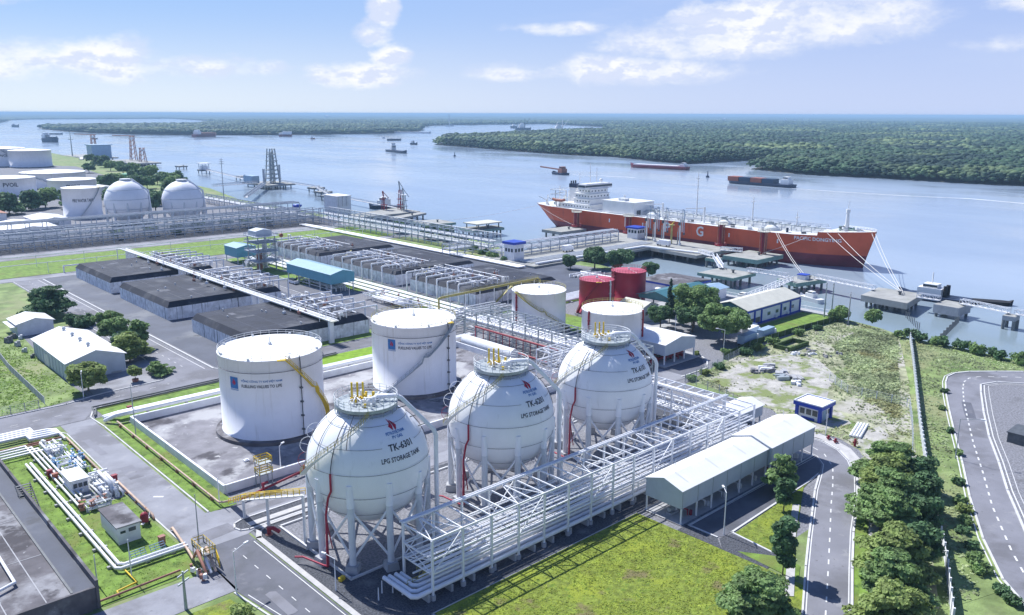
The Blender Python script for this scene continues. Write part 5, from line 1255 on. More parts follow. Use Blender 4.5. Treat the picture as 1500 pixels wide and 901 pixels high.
for k in range(10):
    x, y = 193 + rgd.random() * 9, 101 + rgd.random() * 14; b = MB(); a = rgd.random() * 3
    for j in range(5): b.cbox(x + rgd.uniform(-1.2, 1.2), y + rgd.uniform(-1.2, 1.2), .05, .25 + rgd.random() * .8, 2.6 * rgd.random() + .8, .35 + .8 * rgd.random(), a + rgd.random())
    tag(b.build('scrap_pile', ['rubble', 'concrete', 'galv', 'whitewall'][k % 4]), 'low heap of grey scrap and boards in the dump on the sand', 'scrap pile', 'scrap heaps on the sand')
for k in range(7):
    x, y = 213 + rgd.random() * 15, 106 + rgd.random() * 12; b = MB()
    for j in range(6): b.cbox(x + rgd.uniform(-1.5, 1.5), y + rgd.uniform(-1.5, 1.5), .03, .2 + rgd.random() * .6, .5 + rgd.random(), .4 + .6 * rgd.random(), rgd.random() * 3, .7)
    tag(b.build('stone_pile', ['rubble', 'whitewall', 'sand'][k % 3]), 'scatter of pale stones on the waste ground by the mossy wall', 'stones', 'pale stones on the waste ground')
t = thing('material_rack', 'dark steel rack and pale slab at the right edge beside the loop road', 'rack', (194, 49, 0))
for k in range(5): MB().box(191 + k * 1.5, 191.4 + k * 1.5, 47.4, 50.6, 0, 2.2).build('frame', 'darksteel', t)
MB().box(190.8, 197.6, 47.2, 50.8, 2.2, 2.4).build('top_beam', 'darksteel', t); MB().bar((188, 44.6, .5), (181, 42.2, .5), .5, 1.0).build('slab', 'concrete', t)
# boundary fences on the right
WF = [(113, 33.2), (128.4, 39.8), (143.5, 47.1), (161.2, 55.5), (186.5, 66.9), (218.2, 80.7), (244, 92), (264, 101)]
t = thing('panel_fence', 'tall white panel fence between the waste ground and the loop road', 'fence', (160, 55, 0))
seg = []
for p, q in zip(WF, WF[1:]):
    n = max(1, int(round(math.dist(p, q) / 2.6)))
    for i in range(n): seg.append(((p[0] + (q[0] - p[0]) * i / n, p[1] + (q[1] - p[1]) * i / n), (p[0] + (q[0] - p[0]) * (i + 1) / n, p[1] + (q[1] - p[1]) * (i + 1) / n)))
for k, (p, q) in enumerate(seg):
    a = math.atan2(q[1] - p[1], q[0] - p[0])
    MB().cbox(p[0], p[1], 0, 2.7, .28, .28, a).build('post', 'whitewall', t)
    MB().cbox((p[0] + q[0]) / 2, (p[1] + q[1]) / 2, .1, 2.15, math.dist(p, q) - .3, .08, a).build('panel', 'whitewall', t)
fence('thin wire fence with pale posts running across the waste ground behind the kiosk', [(203, 96.5), (196.5, 88.5), (197.4, 74.2)], 2.2, 3.2, 'whitewall')
fence('low wire fence with a white rail between the fence corner and the tree row', [(197.4, 73.6), (186, 68.4), (175.3, 63.9), (161.6, 58.6)], 2.2, 3.2, 'whitewall')
fence('wire fence along the service yard kerb beside the waste ground', [(166, 98), (172.5, 110), (173.5, 121), (188, 122.6), (205, 125)], 2.2, 3.2, 'galv')
fence('mossy concrete boundary wall from the vans up to the river', [(199, 126.2), (216.3, 128.4), (240, 128), (262, 126.4), (272, 126)], 1.8, 4., 'concrete', slab='algae', name='boundary_wall')
t = thing('ruined_wall', 'low moss covered square enclosure on the waste ground', 'wall', (226, 120, 0))
for (a, b_, c, d) in ((220, 231, 122.2, 122.8), (220, 231, 117.2, 117.8), (220, 220.6, 117.9, 122.1), (230.4, 231, 117.9, 122.1)): MB().box(a, b_, c, d, 0, 1.3).build('wall', 'algae', t)

# ------------------------------------------------------------------ fire pump house and the buildings by the river
t = thing('fire_pump_house', 'white roofed house on columns with red pumps beneath, beside the sphere TK-6101', 'pump house', (188, 140, 0))
MB().gable(181, 195.2, 133.4, 147, 2.9, 6.0, 7.3, 'y').build('wall', 'claddinggrey', t); MB().groof(181, 195.2, 133.4, 147, 6.0, 7.3, 'y', .3).build('roof', 'whiteroof', t); MB().box(179.6, 197.4, 132.2, 148, .05, .35).build('floor', 'concrete', t)
for x in (181.2, 185.8, 190.4, 195):
    for y in (133.6, 140.2, 146.8): MB().cbox(x, y, .35, 2.9, .32, .32).build('column', 'whitesteel', t)
skid('red pumps and pipes under the white fire pump house', 176.5, 194, 134.5, 146, 61, 12, z=.4, hz=1.8, pm='red', vm='red', accent='darksteel', nv=12, cat='pump station', name='fire_pump_station', r=(.14, .3))
t = thing('open_shed', 'large dark teal open-sided shed by the maroon tanks', 'shed', (239, 172, 0))
MB().groof(227, 252, 164.6, 180, 6.4, 8.4, 'x', .5, .18).build('roof', 'tealdark', t)
MB().gable(227.1, 227.4, 164.8, 179.8, 5.4, 6.3, 8.25, 'x').build('gable_end', 'tealdark', t); MB().box(227.5, 251.8, 164.7, 164.95, 5.2, 6.3).build('eave_panel', 'tealdark', t)
for x in (228, 235.6, 243.4, 251):
    for y in (165, 179.6): MB().cbox(x, y, .05, 6.3, .4, .4).build('column', 'galv', t)
for k, (x, y, h, r) in enumerate(((257.5, 193.4, 4.2, 1.5), (252.6, 190.6, 3.2, 1.2))):
    t = thing('small_tank', ['small white upright tank beside the blue edged shed', 'smaller white upright tank next to the maroon tank'][k], 'tank', (x, y, 0), 'small white upright tanks'); MB().cyl(x, y, .2, h, r, 18).build('shell', 'white', t); MB().lathe(x, y, [(r + .1, h), (r * .5, h + .4), (.01, h + .5)], 18).build('roof', 'roofwhite', t)
    for j in range(4): MB().tube((x + r * math.cos(j * PI / 2), y + r * math.sin(j * PI / 2), 0), (x + r * math.cos(j * PI / 2), y + r * math.sin(j * PI / 2), .5), .1, 5).build('leg', 'steel', t)
t = thing('office_shed', 'small grey shed with a pale roof between the flat white tank and the teal shed', 'shed', (219, 174, 0))
MB().gable(215.4, 224, 168.6, 179, 0, 5.0, 6.4, 'y').build('wall', 'claddinggrey', t); MB().groof(215.4, 224, 168.6, 179, 5.0, 6.4, 'y', .3).build('roof', 'creamroof', t)
for k in range(3): MB().box(217 + k * 2.2, 218.2 + k * 2.2, 168.5, 168.58, 2.2, 3.4).build('window', 'glass', t)
t = thing('shore_shed', 'flat roofed shed with a bright blue edge at the basin shore', 'shed', (264, 191, 0))
MB().box(256, 273, 183, 199.4, 0, 4.2).build('wall', 'whitewall', t); MB().box(254.6, 274.4, 181.6, 200.6, 4.2, 5.0).build('fascia', 'blue', t); MB().add([(254.4, 181.4, 5.0), (274.6, 181.4, 5.0), (274.6, 200.8, 5.0), (254.4, 200.8, 5.0), (264.5, 182, 5.9), (264.5, 200.2, 5.9)], [(0, 4, 5, 3), (1, 2, 5, 4), (0, 1, 4), (2, 3, 5), (3, 2, 1, 0)]).build('roof', 'slabroof', t)
t = thing('canopy_shed', 'low blue sheet roofed shed between the teal shed and the basin', 'shed', (262, 177, 0)); MB().groof(254.5, 271, 171.5, 180.6, 4.0, 5.0, 'x', .3).build('roof', 'bluegrey', t); MB().box(255, 270.5, 172, 180.2, 0, 3.95).build('wall', 'whitewall', t)
t = thing('jetty_building', 'long white building with blue trim and a cream sheet roof by the river', 'building', (252, 148, 0))
MB().gable(236, 270, 141.8, 154.6, 0, 5.6, 7.6, 'x').build('wall', 'whitewall', t); MB().groof(236, 270, 141.8, 154.6, 5.6, 7.6, 'x', .5, .16).build('roof', 'creamroof', t); MB().box(235.9, 270.2, 141.55, 141.78, 4.7, 5.45).build('eave_band', 'blue', t); MB().box(241, 270.2, 141.62, 141.78, 0, .6).build('base_band', 'blue', t)
MB().gable(235.7, 235.98, 142, 154.4, 4.6, 5.5, 7.4, 'x').build('gable_panel', 'tealdark', t)
for x in (236.1, 240.4, 244.6, 257.2, 263.4, 270): MB().box(x - .25, x + .25, 141.4, 141.79, 0, 4.7).build('pilaster', 'blue', t)
MB().box(236.6, 244, 141.74, 141.79, .2, 2.4).build('open_bay', 'darksteel', t); MB().box(235.94, 235.99, 142.6, 153.6, .2, 4.4).build('open_bay', 'darksteel', t)
for k in range(4):
    x = 249.5 + k * 5.2; f = MB().box(x - .9, x + .9, 141.68, 141.76, 2.0, 3.3).build('window', 'bluegrey', t); MB().box(x - .75, x - .06, 141.66, 141.7, 2.15, 3.15).box(x + .06, x + .75, 141.66, 141.7, 2.15, 3.15).build('pane', 'glass', f)
for x in (253.2, 261): MB().box(x, x + .9, 141.0, 141.66, .7, 1.5).build('cooling_unit', 'whitewall', t)
tag(MB().box(234.6, 238, 139.0, 140.6, 0, 1.6).box(234.9, 237.7, 139.2, 140.4, 1.6, 1.75).build('storage_crate', 'whitewall'), 'white crate at the corner of the building with blue trim', 'crate')


def box_truck(label, x, y, rot, L, m, kind='delivery_truck', group='pale blue vehicles behind the trees', cat='truck'):
    t = thing(kind, label, cat, (0, 0, 0), group)
    MB().box(-L / 2, L / 2 - 1.7, -1.15, 1.15, .8, 3.3).build('cargo_box', m, t); MB().add([(L / 2 - 1.6, -1.1, .6), (L / 2, -1.1, .6), (L / 2, 1.1, .6), (L / 2 - 1.6, 1.1, .6), (L / 2 - 1.6, -1.1, 2.5), (L / 2 - .5, -1.1, 2.5), (L / 2 - .5, 1.1, 2.5), (L / 2 - 1.6, 1.1, 2.5)], [(3, 2, 1, 0), (4, 5, 6, 7), (0, 1, 5, 4), (1, 2, 6, 5), (2, 3, 7, 6), (3, 0, 4, 7)]).build('cab', 'white', t)
    for a in (-L / 2 + 1.2, L / 2 - 1.2):
        for s in (-1.05, 1.05): MB().tube((a, s - .12, .5), (a, s + .12, .5), .5, 10).build('wheel', 'black', t)
    t.location = (x, y, 0.05); t.rotation_euler = (0, 0, rot); return t


box_truck('pale blue box truck parked under the round trees, nearer to the mossy wall', 219, 130.6, .06, 9.5, 'bluegrey')
box_truck('white topped box truck behind the pale blue one by the trees', 227, 134.4, .1, 8.5, 'white')
bus = box_truck('pale blue bus parked beside the grass at the building with blue trim', 229.2, 130.4, .05, 9, 'bluegrey', 'parked_bus', cat='bus')
t = thing('seawall_walk', 'low concrete river walk with rails at the end of the building with blue trim', 'walkway', (271, 135, 0)); MB().box(270.2, 274.2, 127.4, 176, .02, .5).build('deck', 'concrete', t)
b = MB(); railing(b, [(273.8, 127.6, .5), (273.9, 176, .5)], 1., .05, 3.); b.build('railing', 'whitesteel', t)


# ------------------------------------------------------------------ poles and lamps
def pole(label, x, y, h, kind, rot=0., m='galv', group='poles and lamps', arm=2.2, z=0.):
    """kind: lamp (one arm), plain, tee (power pole), mast."""
    t = thing({'lamp': 'street_lamp', 'plain': 'lightning_pole', 'tee': 'power_pole', 'mast': 'floodlight_mast'}[kind], label, {'lamp': 'lamp', 'plain': 'pole', 'tee': 'pole', 'mast': 'mast'}[kind], (x, y, z), group)
    r = .09 if kind in ('lamp', 'plain') else (.2 if kind == 'tee' else .3)
    MB().tube((x, y, z), (x, y, z + h), r * 1.3, 7, r * .7).build('pole', m, t)
    c, s = math.cos(rot), math.sin(rot)
    if kind == 'lamp':
        MB().path([(x, y, z + h - .05), (x + c * arm, y + s * arm, z + h + .35)], .06, 5).build('arm', m, t); MB().cbox(x + c * arm, y + s * arm, z + h + .22, z + h + .42, .8, .3, rot).build('lamp_head', 'whitesteel', t)
    elif kind == 'tee':
        for k in (0, 1): MB().cbox(x, y, z + h - .5 - k * 1.2, z + h - .3 - k * 1.2, 2.2, .16, rot).build('crossarm', m, t)
    elif kind == 'mast':
        for k in range(3): MB().cbox(x, y, z + h - 4 + k * 1.4, z + h - 3.7 + k * 1.4, 2.6 - k * .5, 2.6 - k * .5, rot).build('lamp_ring', 'galv', t)
    return t


pole('white one-armed lamp post between the pump shed road and the bright lawn', 111.6, 68.6, 7.6, 'lamp', .9, 'whitesteel', arm=1.6)
pole('tall thin lamp post leaning over the loop road outside the white fence', 173.4, 54.6, 8.6, 'lamp', -1.1, 'galv', arm=4)
pole('lamp post at the bottom road beside the small lawn corner', 44.3, 106.4, 6.8, 'lamp', .3, 'whitesteel', arm=2.4)
pole('lamp post inside the kerb between the road and the sphere TK-6301', 55.4, 97.5, 5.2, 'lamp', 1.9, 'whitesteel', arm=2.0)
pole('stout grey power pole with crossarms in front of the yellow valve frame', 37.4, 107.6, 5.9, 'tee', .5)
pole('thin lightning pole at the road corner by the yellow valve frame', 45.6, 122.6, 9.5, 'plain'); pole('thin pole standing in the grass strip at the back corner of the bund', 54.9, 178, 9.0, 'plain'); pole('thin pole beside the back corner of the bund wall', 58.7, 190.6, 8.0, 'plain')
pole('short white lamp pole in the grass strip at the front corner of the bund', 54.6, 135.4, 5.2, 'plain', m='whitesteel'); pole('thin white pole at the bend of the white pipes in the grass plot', 34.6, 121, 6.4, 'plain', m='whitesteel'); pole('thin white pole beside the concrete tank parapet', 30.2, 122.4, 5, 'plain', m='whitesteel')
pole('lamp post with a curved head beside the tree in front of the warehouse', 54.6, 213.2, 6, 'lamp', 1.2, 'whitesteel', arm=1.2); pole('lamp post on the lawn corner at the end of the bunker yard', 89.6, 211, 6, 'plain', m='whitesteel')
pole('bare grey power pole on the waste ground near the river', 264.6, 121.2, 11, 'tee', .4, 'concrete'); pole('tall steel floodlight mast near the bank, behind the far spheres', 259.7, 590, 36, 'mast', .3)
pole('left power pole of the two behind the building with blue trim', 268.5, 131.6, 12, 'tee', .3); pole('right power pole of the two behind the building with blue trim', 271.2, 130.4, 12, 'tee', .3)
pole('lamp post in the middle of the bund floor', 84.6, 141.4, 5, 'lamp', 0, 'whitesteel'); pole('thin white pole near the walkway in the bund corner', 69.5, 141.2, 5.2, 'lamp', .4, 'whitesteel', arm=1)
for k, (x, y) in enumerate(((58.6, 91.2), (61.2, 91.4), (61.9, 90.0), (60.0, 92.4))): pole(f'short white marker post on the gravel near the rack end, {ORD[k]} from the road', x, y, 2.0, 'plain', m='whitesteel', group='marker posts on the gravel')
pole('white lamp post behind the round trees', 204.5, 129.8, 7, 'lamp', 2.2, 'whitesteel'); pole('white lamp post by the fire pump house roof', 205.6, 148, 8, 'plain', m='whitesteel'); pole('lamp post on the service road behind the teal shed', 160.6, 262, 8, 'plain', m='whitesteel')
pole('lamp post in front of the nearest river side bunker', 190, 270, 9, 'plain', m='whitesteel')
pole('white lamp post on the river walk', 272.6, 150, 8, 'lamp', 3.6, 'whitesteel'); pole('lamp post at the end of the bend road pavement', 166.0, 78.6, 6, 'plain', m='whitesteel')

# walkway from the sphere TK-6301 to the bund, and small things on the gravel
t = thing('stair_bridge', 'sloping walkway with yellow railings from the sphere TK-6301 down to the bund corner', 'walkway', (58, 120, 0))
A = (58.9, 112.6, 8.6); B = (56.6, 120.6, 6.0); C = (55.6, 127.6, 3.4); D = (56.0, 133.6, .4)
for p, q in ((A, B), (B, C), (C, D)): MB().bar(p, q, 1.0, .14).build('flight', 'steel', t)
b = MB()
for s in (-.5, .5): railing(b, [(p[0] + s, p[1], p[2] + .05) for p in (A, B, C, D)], 1.05, .06, 1.4)
b.build('railing', 'yellow', t)
for p in (A, B, C): MB().tube((p[0], p[1], 0), p, .26, 8).build('support_post', 'steel', t)
t = thing('stair_tower', 'yellow railed stair tower at the bund wall near the sphere TK-6301', 'stair tower', (64, 138, 0))
for z in (2.4, 4.6): b = MB().box(63.0, 65.6, 136.6, 138.6, z, z + .1); b.build('platform', 'galv', t); b = MB(); railing(b, [(63, 136.6, z + .1), (65.6, 136.6, z + .1), (65.6, 138.6, z + .1), (63, 138.6, z + .1)], 1.1, .07, 1.3, True); b.build('railing', 'yellow', t)
for x in (63.1, 65.5):
    for y in (136.7, 138.5): MB().tube((x, y, 0), (x, y, 4.6), .1, 6).build('post', 'galv', t)
for k in range(2):
    t = thing('crossing_platform', f'yellow railed crossover with red pumps between the spheres, {"nearest to TK-6301" if k == 0 else "nearest to TK-6101"}', 'platform', (81 + 28.5 * k, 118, 0), 'yellow crossovers between the spheres')
    x = 80.6 + 28.5 * k; MB().box(x - 2.4, x + 4.4, 116.6, 118.4, 5.6, 5.75).build('deck', 'steel', t); b = MB(); railing(b, [(x - 2.4, 116.6, 5.75), (x + 4.4, 116.6, 5.75), (x + 4.4, 118.4, 5.75), (x - 2.4, 118.4, 5.75)], 1.05, .07, 1.2, True); b.build('railing', 'yellow', t)
    for xx in (x - 2.2, x + 4.2): MB().tube((xx, 117.5, 0), (xx, 117.5, 5.6), .2, 7).build('support_post', 'steel', t)
    for j in range(4): MB().path([(x - 2 + j * 1.5, 119.4, 0), (x - 2 + j * 1.5, 119.4, 6.6 + (j % 2)), (x - 1.2 + j * 1.5, 119.4, 6.9 + (j % 2)), (x - 1 + j * 1.5, 119.4, 0)], .22, 8).build('riser', 'red', t)
t = thing('drain_valve', 'red curved pipe end on the gravel beside the kerb near TK-6301', 'valve', (56.4, 118.4, 0)); MB().path([(56.0, 119.4, .0), (56.0, 119.4, 1.2), (56.4, 118.6, 1.4), (57.0, 117.6, .9)], .32, 10).build('pipe', 'red', t); MB().cyl(56.0, 119.4, 0, .2, .6, 10).build('flange', 'brownpipe', t)
tag(MB().cbox(57.5, 99.3, .04, .6, 1.0, .6, .4).cbox(57.5, 99.3, .6, .7, .7, .4, .4).build('equipment_box', 'yellow'), 'small yellow box on the gravel in front of the sphere TK-6301', 'box')
tag(MB().cbox(63.1, 91.0, .04, .5, 1.3, .5, .7).cbox(63.1, 91.0, .5, .62, .9, .3, .7).build('step_box', 'yellow'), 'yellow step at the near end of the pipe rack', 'step')
# ------------------------------------------------------------------ the gas carrier
HY = {10: [386, 381, 370, 350, 330, 220, 200, 188.4, 188.2, 184, 176, 170, 165.5], 1: [379, 375, 366, 350, 330, 220, 200, 188.4, 188.2, 184.5, 178, 173, 169], -6: [373, 370, 362, 348, 330, 220, 202, 191, 190.8, 187, 181, 176, 171]}
HY = {k: [a + 5 for a in v] for k, v in HY.items()}
HB = {10: [9, 12, 15, 16, 16, 16, 15.4, 13.2, 13.2, 11.8, 8.2, 4.5, .3], 1: [4.5, 8.5, 13, 15.6, 16, 16, 14.8, 11.6, 11.6, 9.6, 6, 2.8, .2], -6: [.6, 3, 8, 14, 16, 16, 13.6, 9, 9, 7.2, 4.3, 1.8, .15]}
HZ = [11.2, 11.0, 10.8, 10.6, 10.5, 10.4, 10.7, 11.2, 12.8, 13.0, 13.5, 13.8, 14.0]
SXC = 393.0


def hull_x(y, z):
    u = (z - 1) / 9.6
    ys = [a + (b - a) * u for a, b in zip(HY[1], HY[10])]; hb = [a + (b - a) * u for a, b in zip(HB[1], HB[10])]
    for i in range(len(ys) - 1):
        if ys[i] >= y >= ys[i + 1]:
            k = (ys[i] - y) / max(1e-6, ys[i] - ys[i + 1]); return SXC - (hb[i] + (hb[i + 1] - hb[i]) * k)
    return SXC


ship = thing('gas_carrier', 'long orange red gas carrier ship moored at the jetty, lettered LPG on its side', 'ship', (395, 275, WZ))
NS = len(HZ)


def loft(mb, la, lb, za, zb, steps=4):
    for s in (-1, 1):
        vs, fs = [], []
        for k in range(steps + 1):
            u = k / steps
            for i in range(NS):
                a = za[i] + (zb[i] - za[i]) * u
                vs.append((SXC + s * (HB[la][i] + (HB[lb][i] - HB[la][i]) * u ** .9), HY[la][i] + (HY[lb][i] - HY[la][i]) * u, a))
        for k in range(steps):
            for i in range(NS - 1):
                q = (k * NS + i, k * NS + i + 1, (k + 1) * NS + i + 1, (k + 1) * NS + i)
                fs.append(q if s < 0 else q[::-1])
        mb.add(vs, fs, False)
    u = [(SXC + s * HB[l][0], HY[l][0], z[0]) for l, z, s in ((la, za, -1), (la, za, 1), (lb, zb, 1), (lb, zb, -1))]
    mb.add(u, [(0, 1, 2, 3)])
    return mb


loft(MB(), 1, 10, [1.9] * NS, HZ).build('upper_hull', 'hull', ship)
loft(MB(), -6, 1, [-6.0] * NS, [1.9] * NS).build('lower_hull', 'boottop', ship)
b = MB(); vs = []
for i in range(NS):
    for s in (-1, 1): vs.append((SXC + s * (HB[10][i] - .15 * (HB[10][i] > 1)), HY[10][i], HZ[i] - .04))
b.add(vs, [(2 * i, 2 * i + 1, 2 * i + 3, 2 * i + 2) for i in range(NS - 1)]); b.build('deck', 'deckwhite', ship)
fit0 = set(o.name for o in ship.children)
MB().box(394.2, 395.8, 372, 376.5, -6, 2.5).build('rudder', 'boottop', ship)
# accommodation block at the stern
sw = 'shipwhite'
for x0, x1, y0, y1, z0, z1 in ((384, 406, 337, 362, 10.4, 13.6), (386, 404, 339, 353, 13.6, 16.8), (386, 404, 339.5, 352, 16.8, 20.0), (387, 403, 340, 350, 20.0, 23)):
    h = MB().box(x0, x1, y0, y1, z0, z1 - .03).box(x0 - .6, x1 + .6, y0 - .6, y1 + .6, z1 - .16, z1).build('deckhouse', sw, ship)
    for k in range(int((y1 - y0) / 2.4)): MB().box(x0 - .04, x0 + .04, y0 + 1 + k * 2.4, y0 + 1.8 + k * 2.4, z0 + 1.2, z0 + 2.0).build('window', 'glass', h)
    if z0 > 13.7:
        for k in range(int((x1 - x0) / 3)): MB().box(x0 + 1 + k * 3, x0 + 2 + k * 3, y0 - .04, y0 + .04, z0 + 1.2, z0 + 2.0).build('window', 'glass', h)
h = MB().box(382.5, 407.5, 340.4, 346.5, 23, 25.8).build('bridge', sw, ship); MB().box(382.6, 407.4, 340.3, 340.39, 24.0, 25.2).box(382.42, 382.49, 340.6, 346.2, 24.0, 25.2).build('window', 'glass', h)
MB().box(384, 406, 340.8, 346.2, 25.8, 26.1).build('top_deck', sw, ship)
f = MB().box(392.5, 397.5, 357, 363, 13.6, 22.4).build('funnel', sw, ship); MB().box(392.3, 397.7, 356.8, 363.2, 22.4, 24.8).build('funnel_band', 'navy', f)
for k in range(3): MB().cyl(393 + k * 2, 362, 24.6, 26.6, .5, 8).build('exhaust_pipe', 'darksteel', f)
for x, y, zt, bz in ((392, 345, 38, 26.4), (398, 345, 35, 26.4), (389, 351, 32, 23)):
    b = MB().tube((x, y, bz), (x, y, zt), .28, 6, .12)
    for k in range(3): b.tube((x - 2 + k * .5, y, bz + 4 + k * 2.2), (x + 2 - k * .5, y, bz + 4 + k * 2.2), .1, 5)
    b.build('radar_mast', sw, ship)
for k in range(10):
    x, y = 384 + (k % 5) * 5, 363 + 9 * (k // 5) + (k % 3); MB().tube((x, y, 10.8), (x, y, 15 + 2.5 * (k % 4)), .3, 6).bar((x, y, 14 + 2 * (k % 4)), (x + 3 * (-1) ** k, y - 4, 15 + 2 * (k % 4)), .35).cbox(x + 1, y + 1, 10.8, 12.4, 1.6, 1.2).build('stern_gear', sw if k % 3 else 'galv', ship)
MB().ball(401, 344, 27.6, 1.1, 8).cyl(401, 344, 26.4, 27, .3, 8).build('satellite_dome', sw, ship)
b = MB()
for z in (14.2, 17.2, 20.2): railing(b, [(383, 357, z), (383, 371, z), (407, 371, z)], 1.1, .07, 2.5)
b.build('railing', sw, ship)
for k, (x, y) in enumerate(((384, 366), (406, 366), (386, 377), (404, 377))): MB().cyl(x, y, 10.8, 14 + k % 2 * 5, .5, 8).bar((x, y, 13.6 + k % 2 * 5), (x - 3, y + 4, 16 + k % 2 * 4), .5).build('deck_crane', sw, ship)
for s in (381.6, 408.4): MB().path([(s, 357, 15.4), (s, 359, 14.9), (s, 365, 14.9), (s, 367, 15.4)], .9, 8).build('lifeboat', 'cargo_orange', ship)
# cargo gear on deck
h = MB().box(382.4, 401, 302, 326, 10.4, 17.6).build('compressor_house', sw, ship); MB().box(382, 401.4, 301.6, 326.4, 17.6, 17.9).build('roof', sw, h)
MB().box(385, 389, 311, 316, 17.9, 19.4).cyl(393, 318, 17.9, 20.6, .6, 8).build('roof_fans', 'steel', h); MB().box(385.2, 388.2, 301.5, 302, 10.5, 13.2).build('door', 'darksteel', h)
for k in range(7):
    x = 391.5 + k * 1.15; MB().path([(x, 330, 12.0 + .35 * (k % 3)), (x, 192, 12.0 + .35 * (k % 3))], .24 + .1 * (k % 2), 6).build('cargo_pipe', ['steel', 'deckwhite', 'galv'][k % 3], ship)
for k in range(24):
    y = 196 + k * 5.4; MB().bar((390.6, y, 10.4), (390.6, y, 13.4), .3).bar((399.4, y, 10.4), (399.4, y, 13.4), .3).bar((390.4, y, 13.4), (399.6, y, 13.4), .3).build('pipe_support', 'farsteel', ship)
b = MB().box(399.8, 401.6, 192, 330, 13.4, 13.55); railing(b, [(399.9, 192, 13.5), (399.9, 330, 13.5)], 1.1, .07, 4.); b.build('catwalk', 'farsteel', ship)
b = MB(); railing(b, [(379.4, 222, 10.5), (379.4, 334, 10.5)], 1.1, .07, 4.); railing(b, [(410.6, 196, 10.5), (410.6, 334, 10.5)], 1.1, .07, 4.); b.build('side_railing', sw, ship)
for k, y in enumerate((216, 244, 292)): MB().cyl(388.5, y, 10.5, 11.9, 3.6, 18).lathe(388.5, y, [(3.6, 11.9), (2.4, 12.8), (.01, 13.2)], 18).build('tank_dome', 'deckwhite', ship); MB().cbox(388.4, y + 1, 12.6, 14.6, 1.4, 2.2).cbox(387.4, y - 1.6, 12.4, 13.8, .8, .8).build('dome_valve', 'galv', ship)
rgs = random.Random(12)
for k in range(26):
    x, y = rgs.uniform(380.6, 389.6), rgs.uniform(194, 326)
    if 300 < y < 328: continue
    MB().cbox(x, y, 10.45, 11.2 + rgs.random() * 1.6, .9 + rgs.random(), .9 + rgs.random() * 1.5, rgs.random()).build('deck_fitting', ['darksteel', 'steel', 'galv', 'navy'][k % 4], ship)
for x, y, zt in ((395, 232, 26), (396, 268, 36), (394, 206, 20)): MB().tube((x, y, 10.4), (x, y, zt), .5, 7, .2).cbox(x, y, zt - 3, zt - 2.6, 3, .5).build('vent_mast', sw, ship)
for x, y in ((386, 284), (386, 256)): MB().cyl(x, y, 10.5, 19, .55, 8).bar((x, y, 18.4), (x + 1, y + 13, 17), .5).build('hose_crane', sw, ship)
for k in range(8): MB().path([(379.2, 262 + k * 2.3, 12.2), (383, 262 + k * 2.3, 12.2), (391, 262 + k * 2.3, 11.6)], .3, 7).build('manifold_pipe', 'steel', ship)
# forecastle
MB().tube((394.5, 180, 13.4), (394.5, 180, 22), 1.2, 8, .7).cyl(394.5, 180, 22, 23.6, 1.1, 8).tube((394.5, 180, 23.6), (394.5, 180, 27.5), .15, 5).build('fore_mast', sw, ship)
for k in range(9): MB().tube((390 + rgs.random() * 9, 171.5 + rgs.random() * 12, 13.4), (390 + rgs.random() * 9, 171.5 + rgs.random() * 12, 14.9), .55, 8).build('mooring_winch', ['darksteel', 'deckgreen', 'steel'][k % 3], ship)
b = MB(); railing(b, [(SXC - HB[10][i] * .97, HY[10][i], HZ[i]) for i in range(8, NS)], 1.1, .07, 2.); railing(b, [(SXC + HB[10][i] * .97, HY[10][i], HZ[i]) for i in range(8, NS)], 1.1, .07, 2.); b.build('bow_railing', sw, ship)
for o in ship.children:                              # the fittings were surveyed from the rudder post: shift them with the hull
    if o.name not in fit0 and o.name[:10] != 'bow_railin': o.location = (-2, 5, 0)
for s, yc, w_, h_ in (('L', 309, 3.4, 5.2), ('P', 280, 4.0, 5.2), ('G', 258.6, 4.6, 5.2)):
    text_on(MB(), s, w_, h_, (lambda yc: lambda u, v: (376.93, yc - u, 4.2 + v))(yc)).build('hull_lettering', 'shipwhite', ship)
text_on(MB(), 'PACIFIC DONGYING', 21, 1.7, lambda u, v: (hull_x(193.5 - u, 8.4 + v) - .32, 193.5 - u, 8.4 + v)).build('name_lettering', 'shipwhite', ship)
b = MB()
for k, y in enumerate((212, 240, 297, 322, 350)): b.box(376.95 if y < 330 else hull_x(y, 5) - .03, 376.99 if y < 330 else hull_x(y, 5) + .05, y, y + .8, 5.5, 7.6)
b.build('draught_marks', 'shipwhite', ship)


# ------------------------------------------------------------------ jetties, dolphins, bridges
def platform(label, poly, zt, th=1.4, edge='deckgreen', nx=3, ny=3, name='mooring_dolphin', cat='dolphin', group='concrete mooring dolphins', pr=.55, deckm='jetty', bits=True):
    cx, cy = sum(p[0] for p in poly) / len(poly), sum(p[1] for p in poly) / len(poly)
    t = thing(name, label, cat, (cx, cy, WZ), group)
    MB().prism(poly, zt - th, zt - .03).build('deck_edge', edge, t)
    q = [(cx + (p[0] - cx) * .97, cy + (p[1] - cy) * .97) for p in poly]; MB().prism(q, zt - .5, zt).build('deck', deckm, t)
    (a, b_, c, d) = poly[:4] if len(poly) >= 4 else (poly + poly)[:4]
    for i in range(nx):
        for j in range(ny):
            u, v = .1 + .8 * i / max(1, nx - 1), .1 + .8 * j / max(1, ny - 1)
            x = (a[0] * (1 - u) + b_[0] * u) * (1 - v) + (d[0] * (1 - u) + c[0] * u) * v; y = (a[1] * (1 - u) + b_[1] * u) * (1 - v) + (d[1] * (1 - u) + c[1] * u) * v
            MB().tube((x, y, WZ - 2), (x, y, zt - th), pr, 8).build('pile', 'pile', t)
    if bits: MB().cyl(cx + 2, cy - 2, zt, zt + 1.1, .5, 8).cbox(cx + 2, cy - 2, zt + 1.1, zt + 1.4, 1.6, 1.1).build('mooring_hook', 'darksteel', t)
    return t


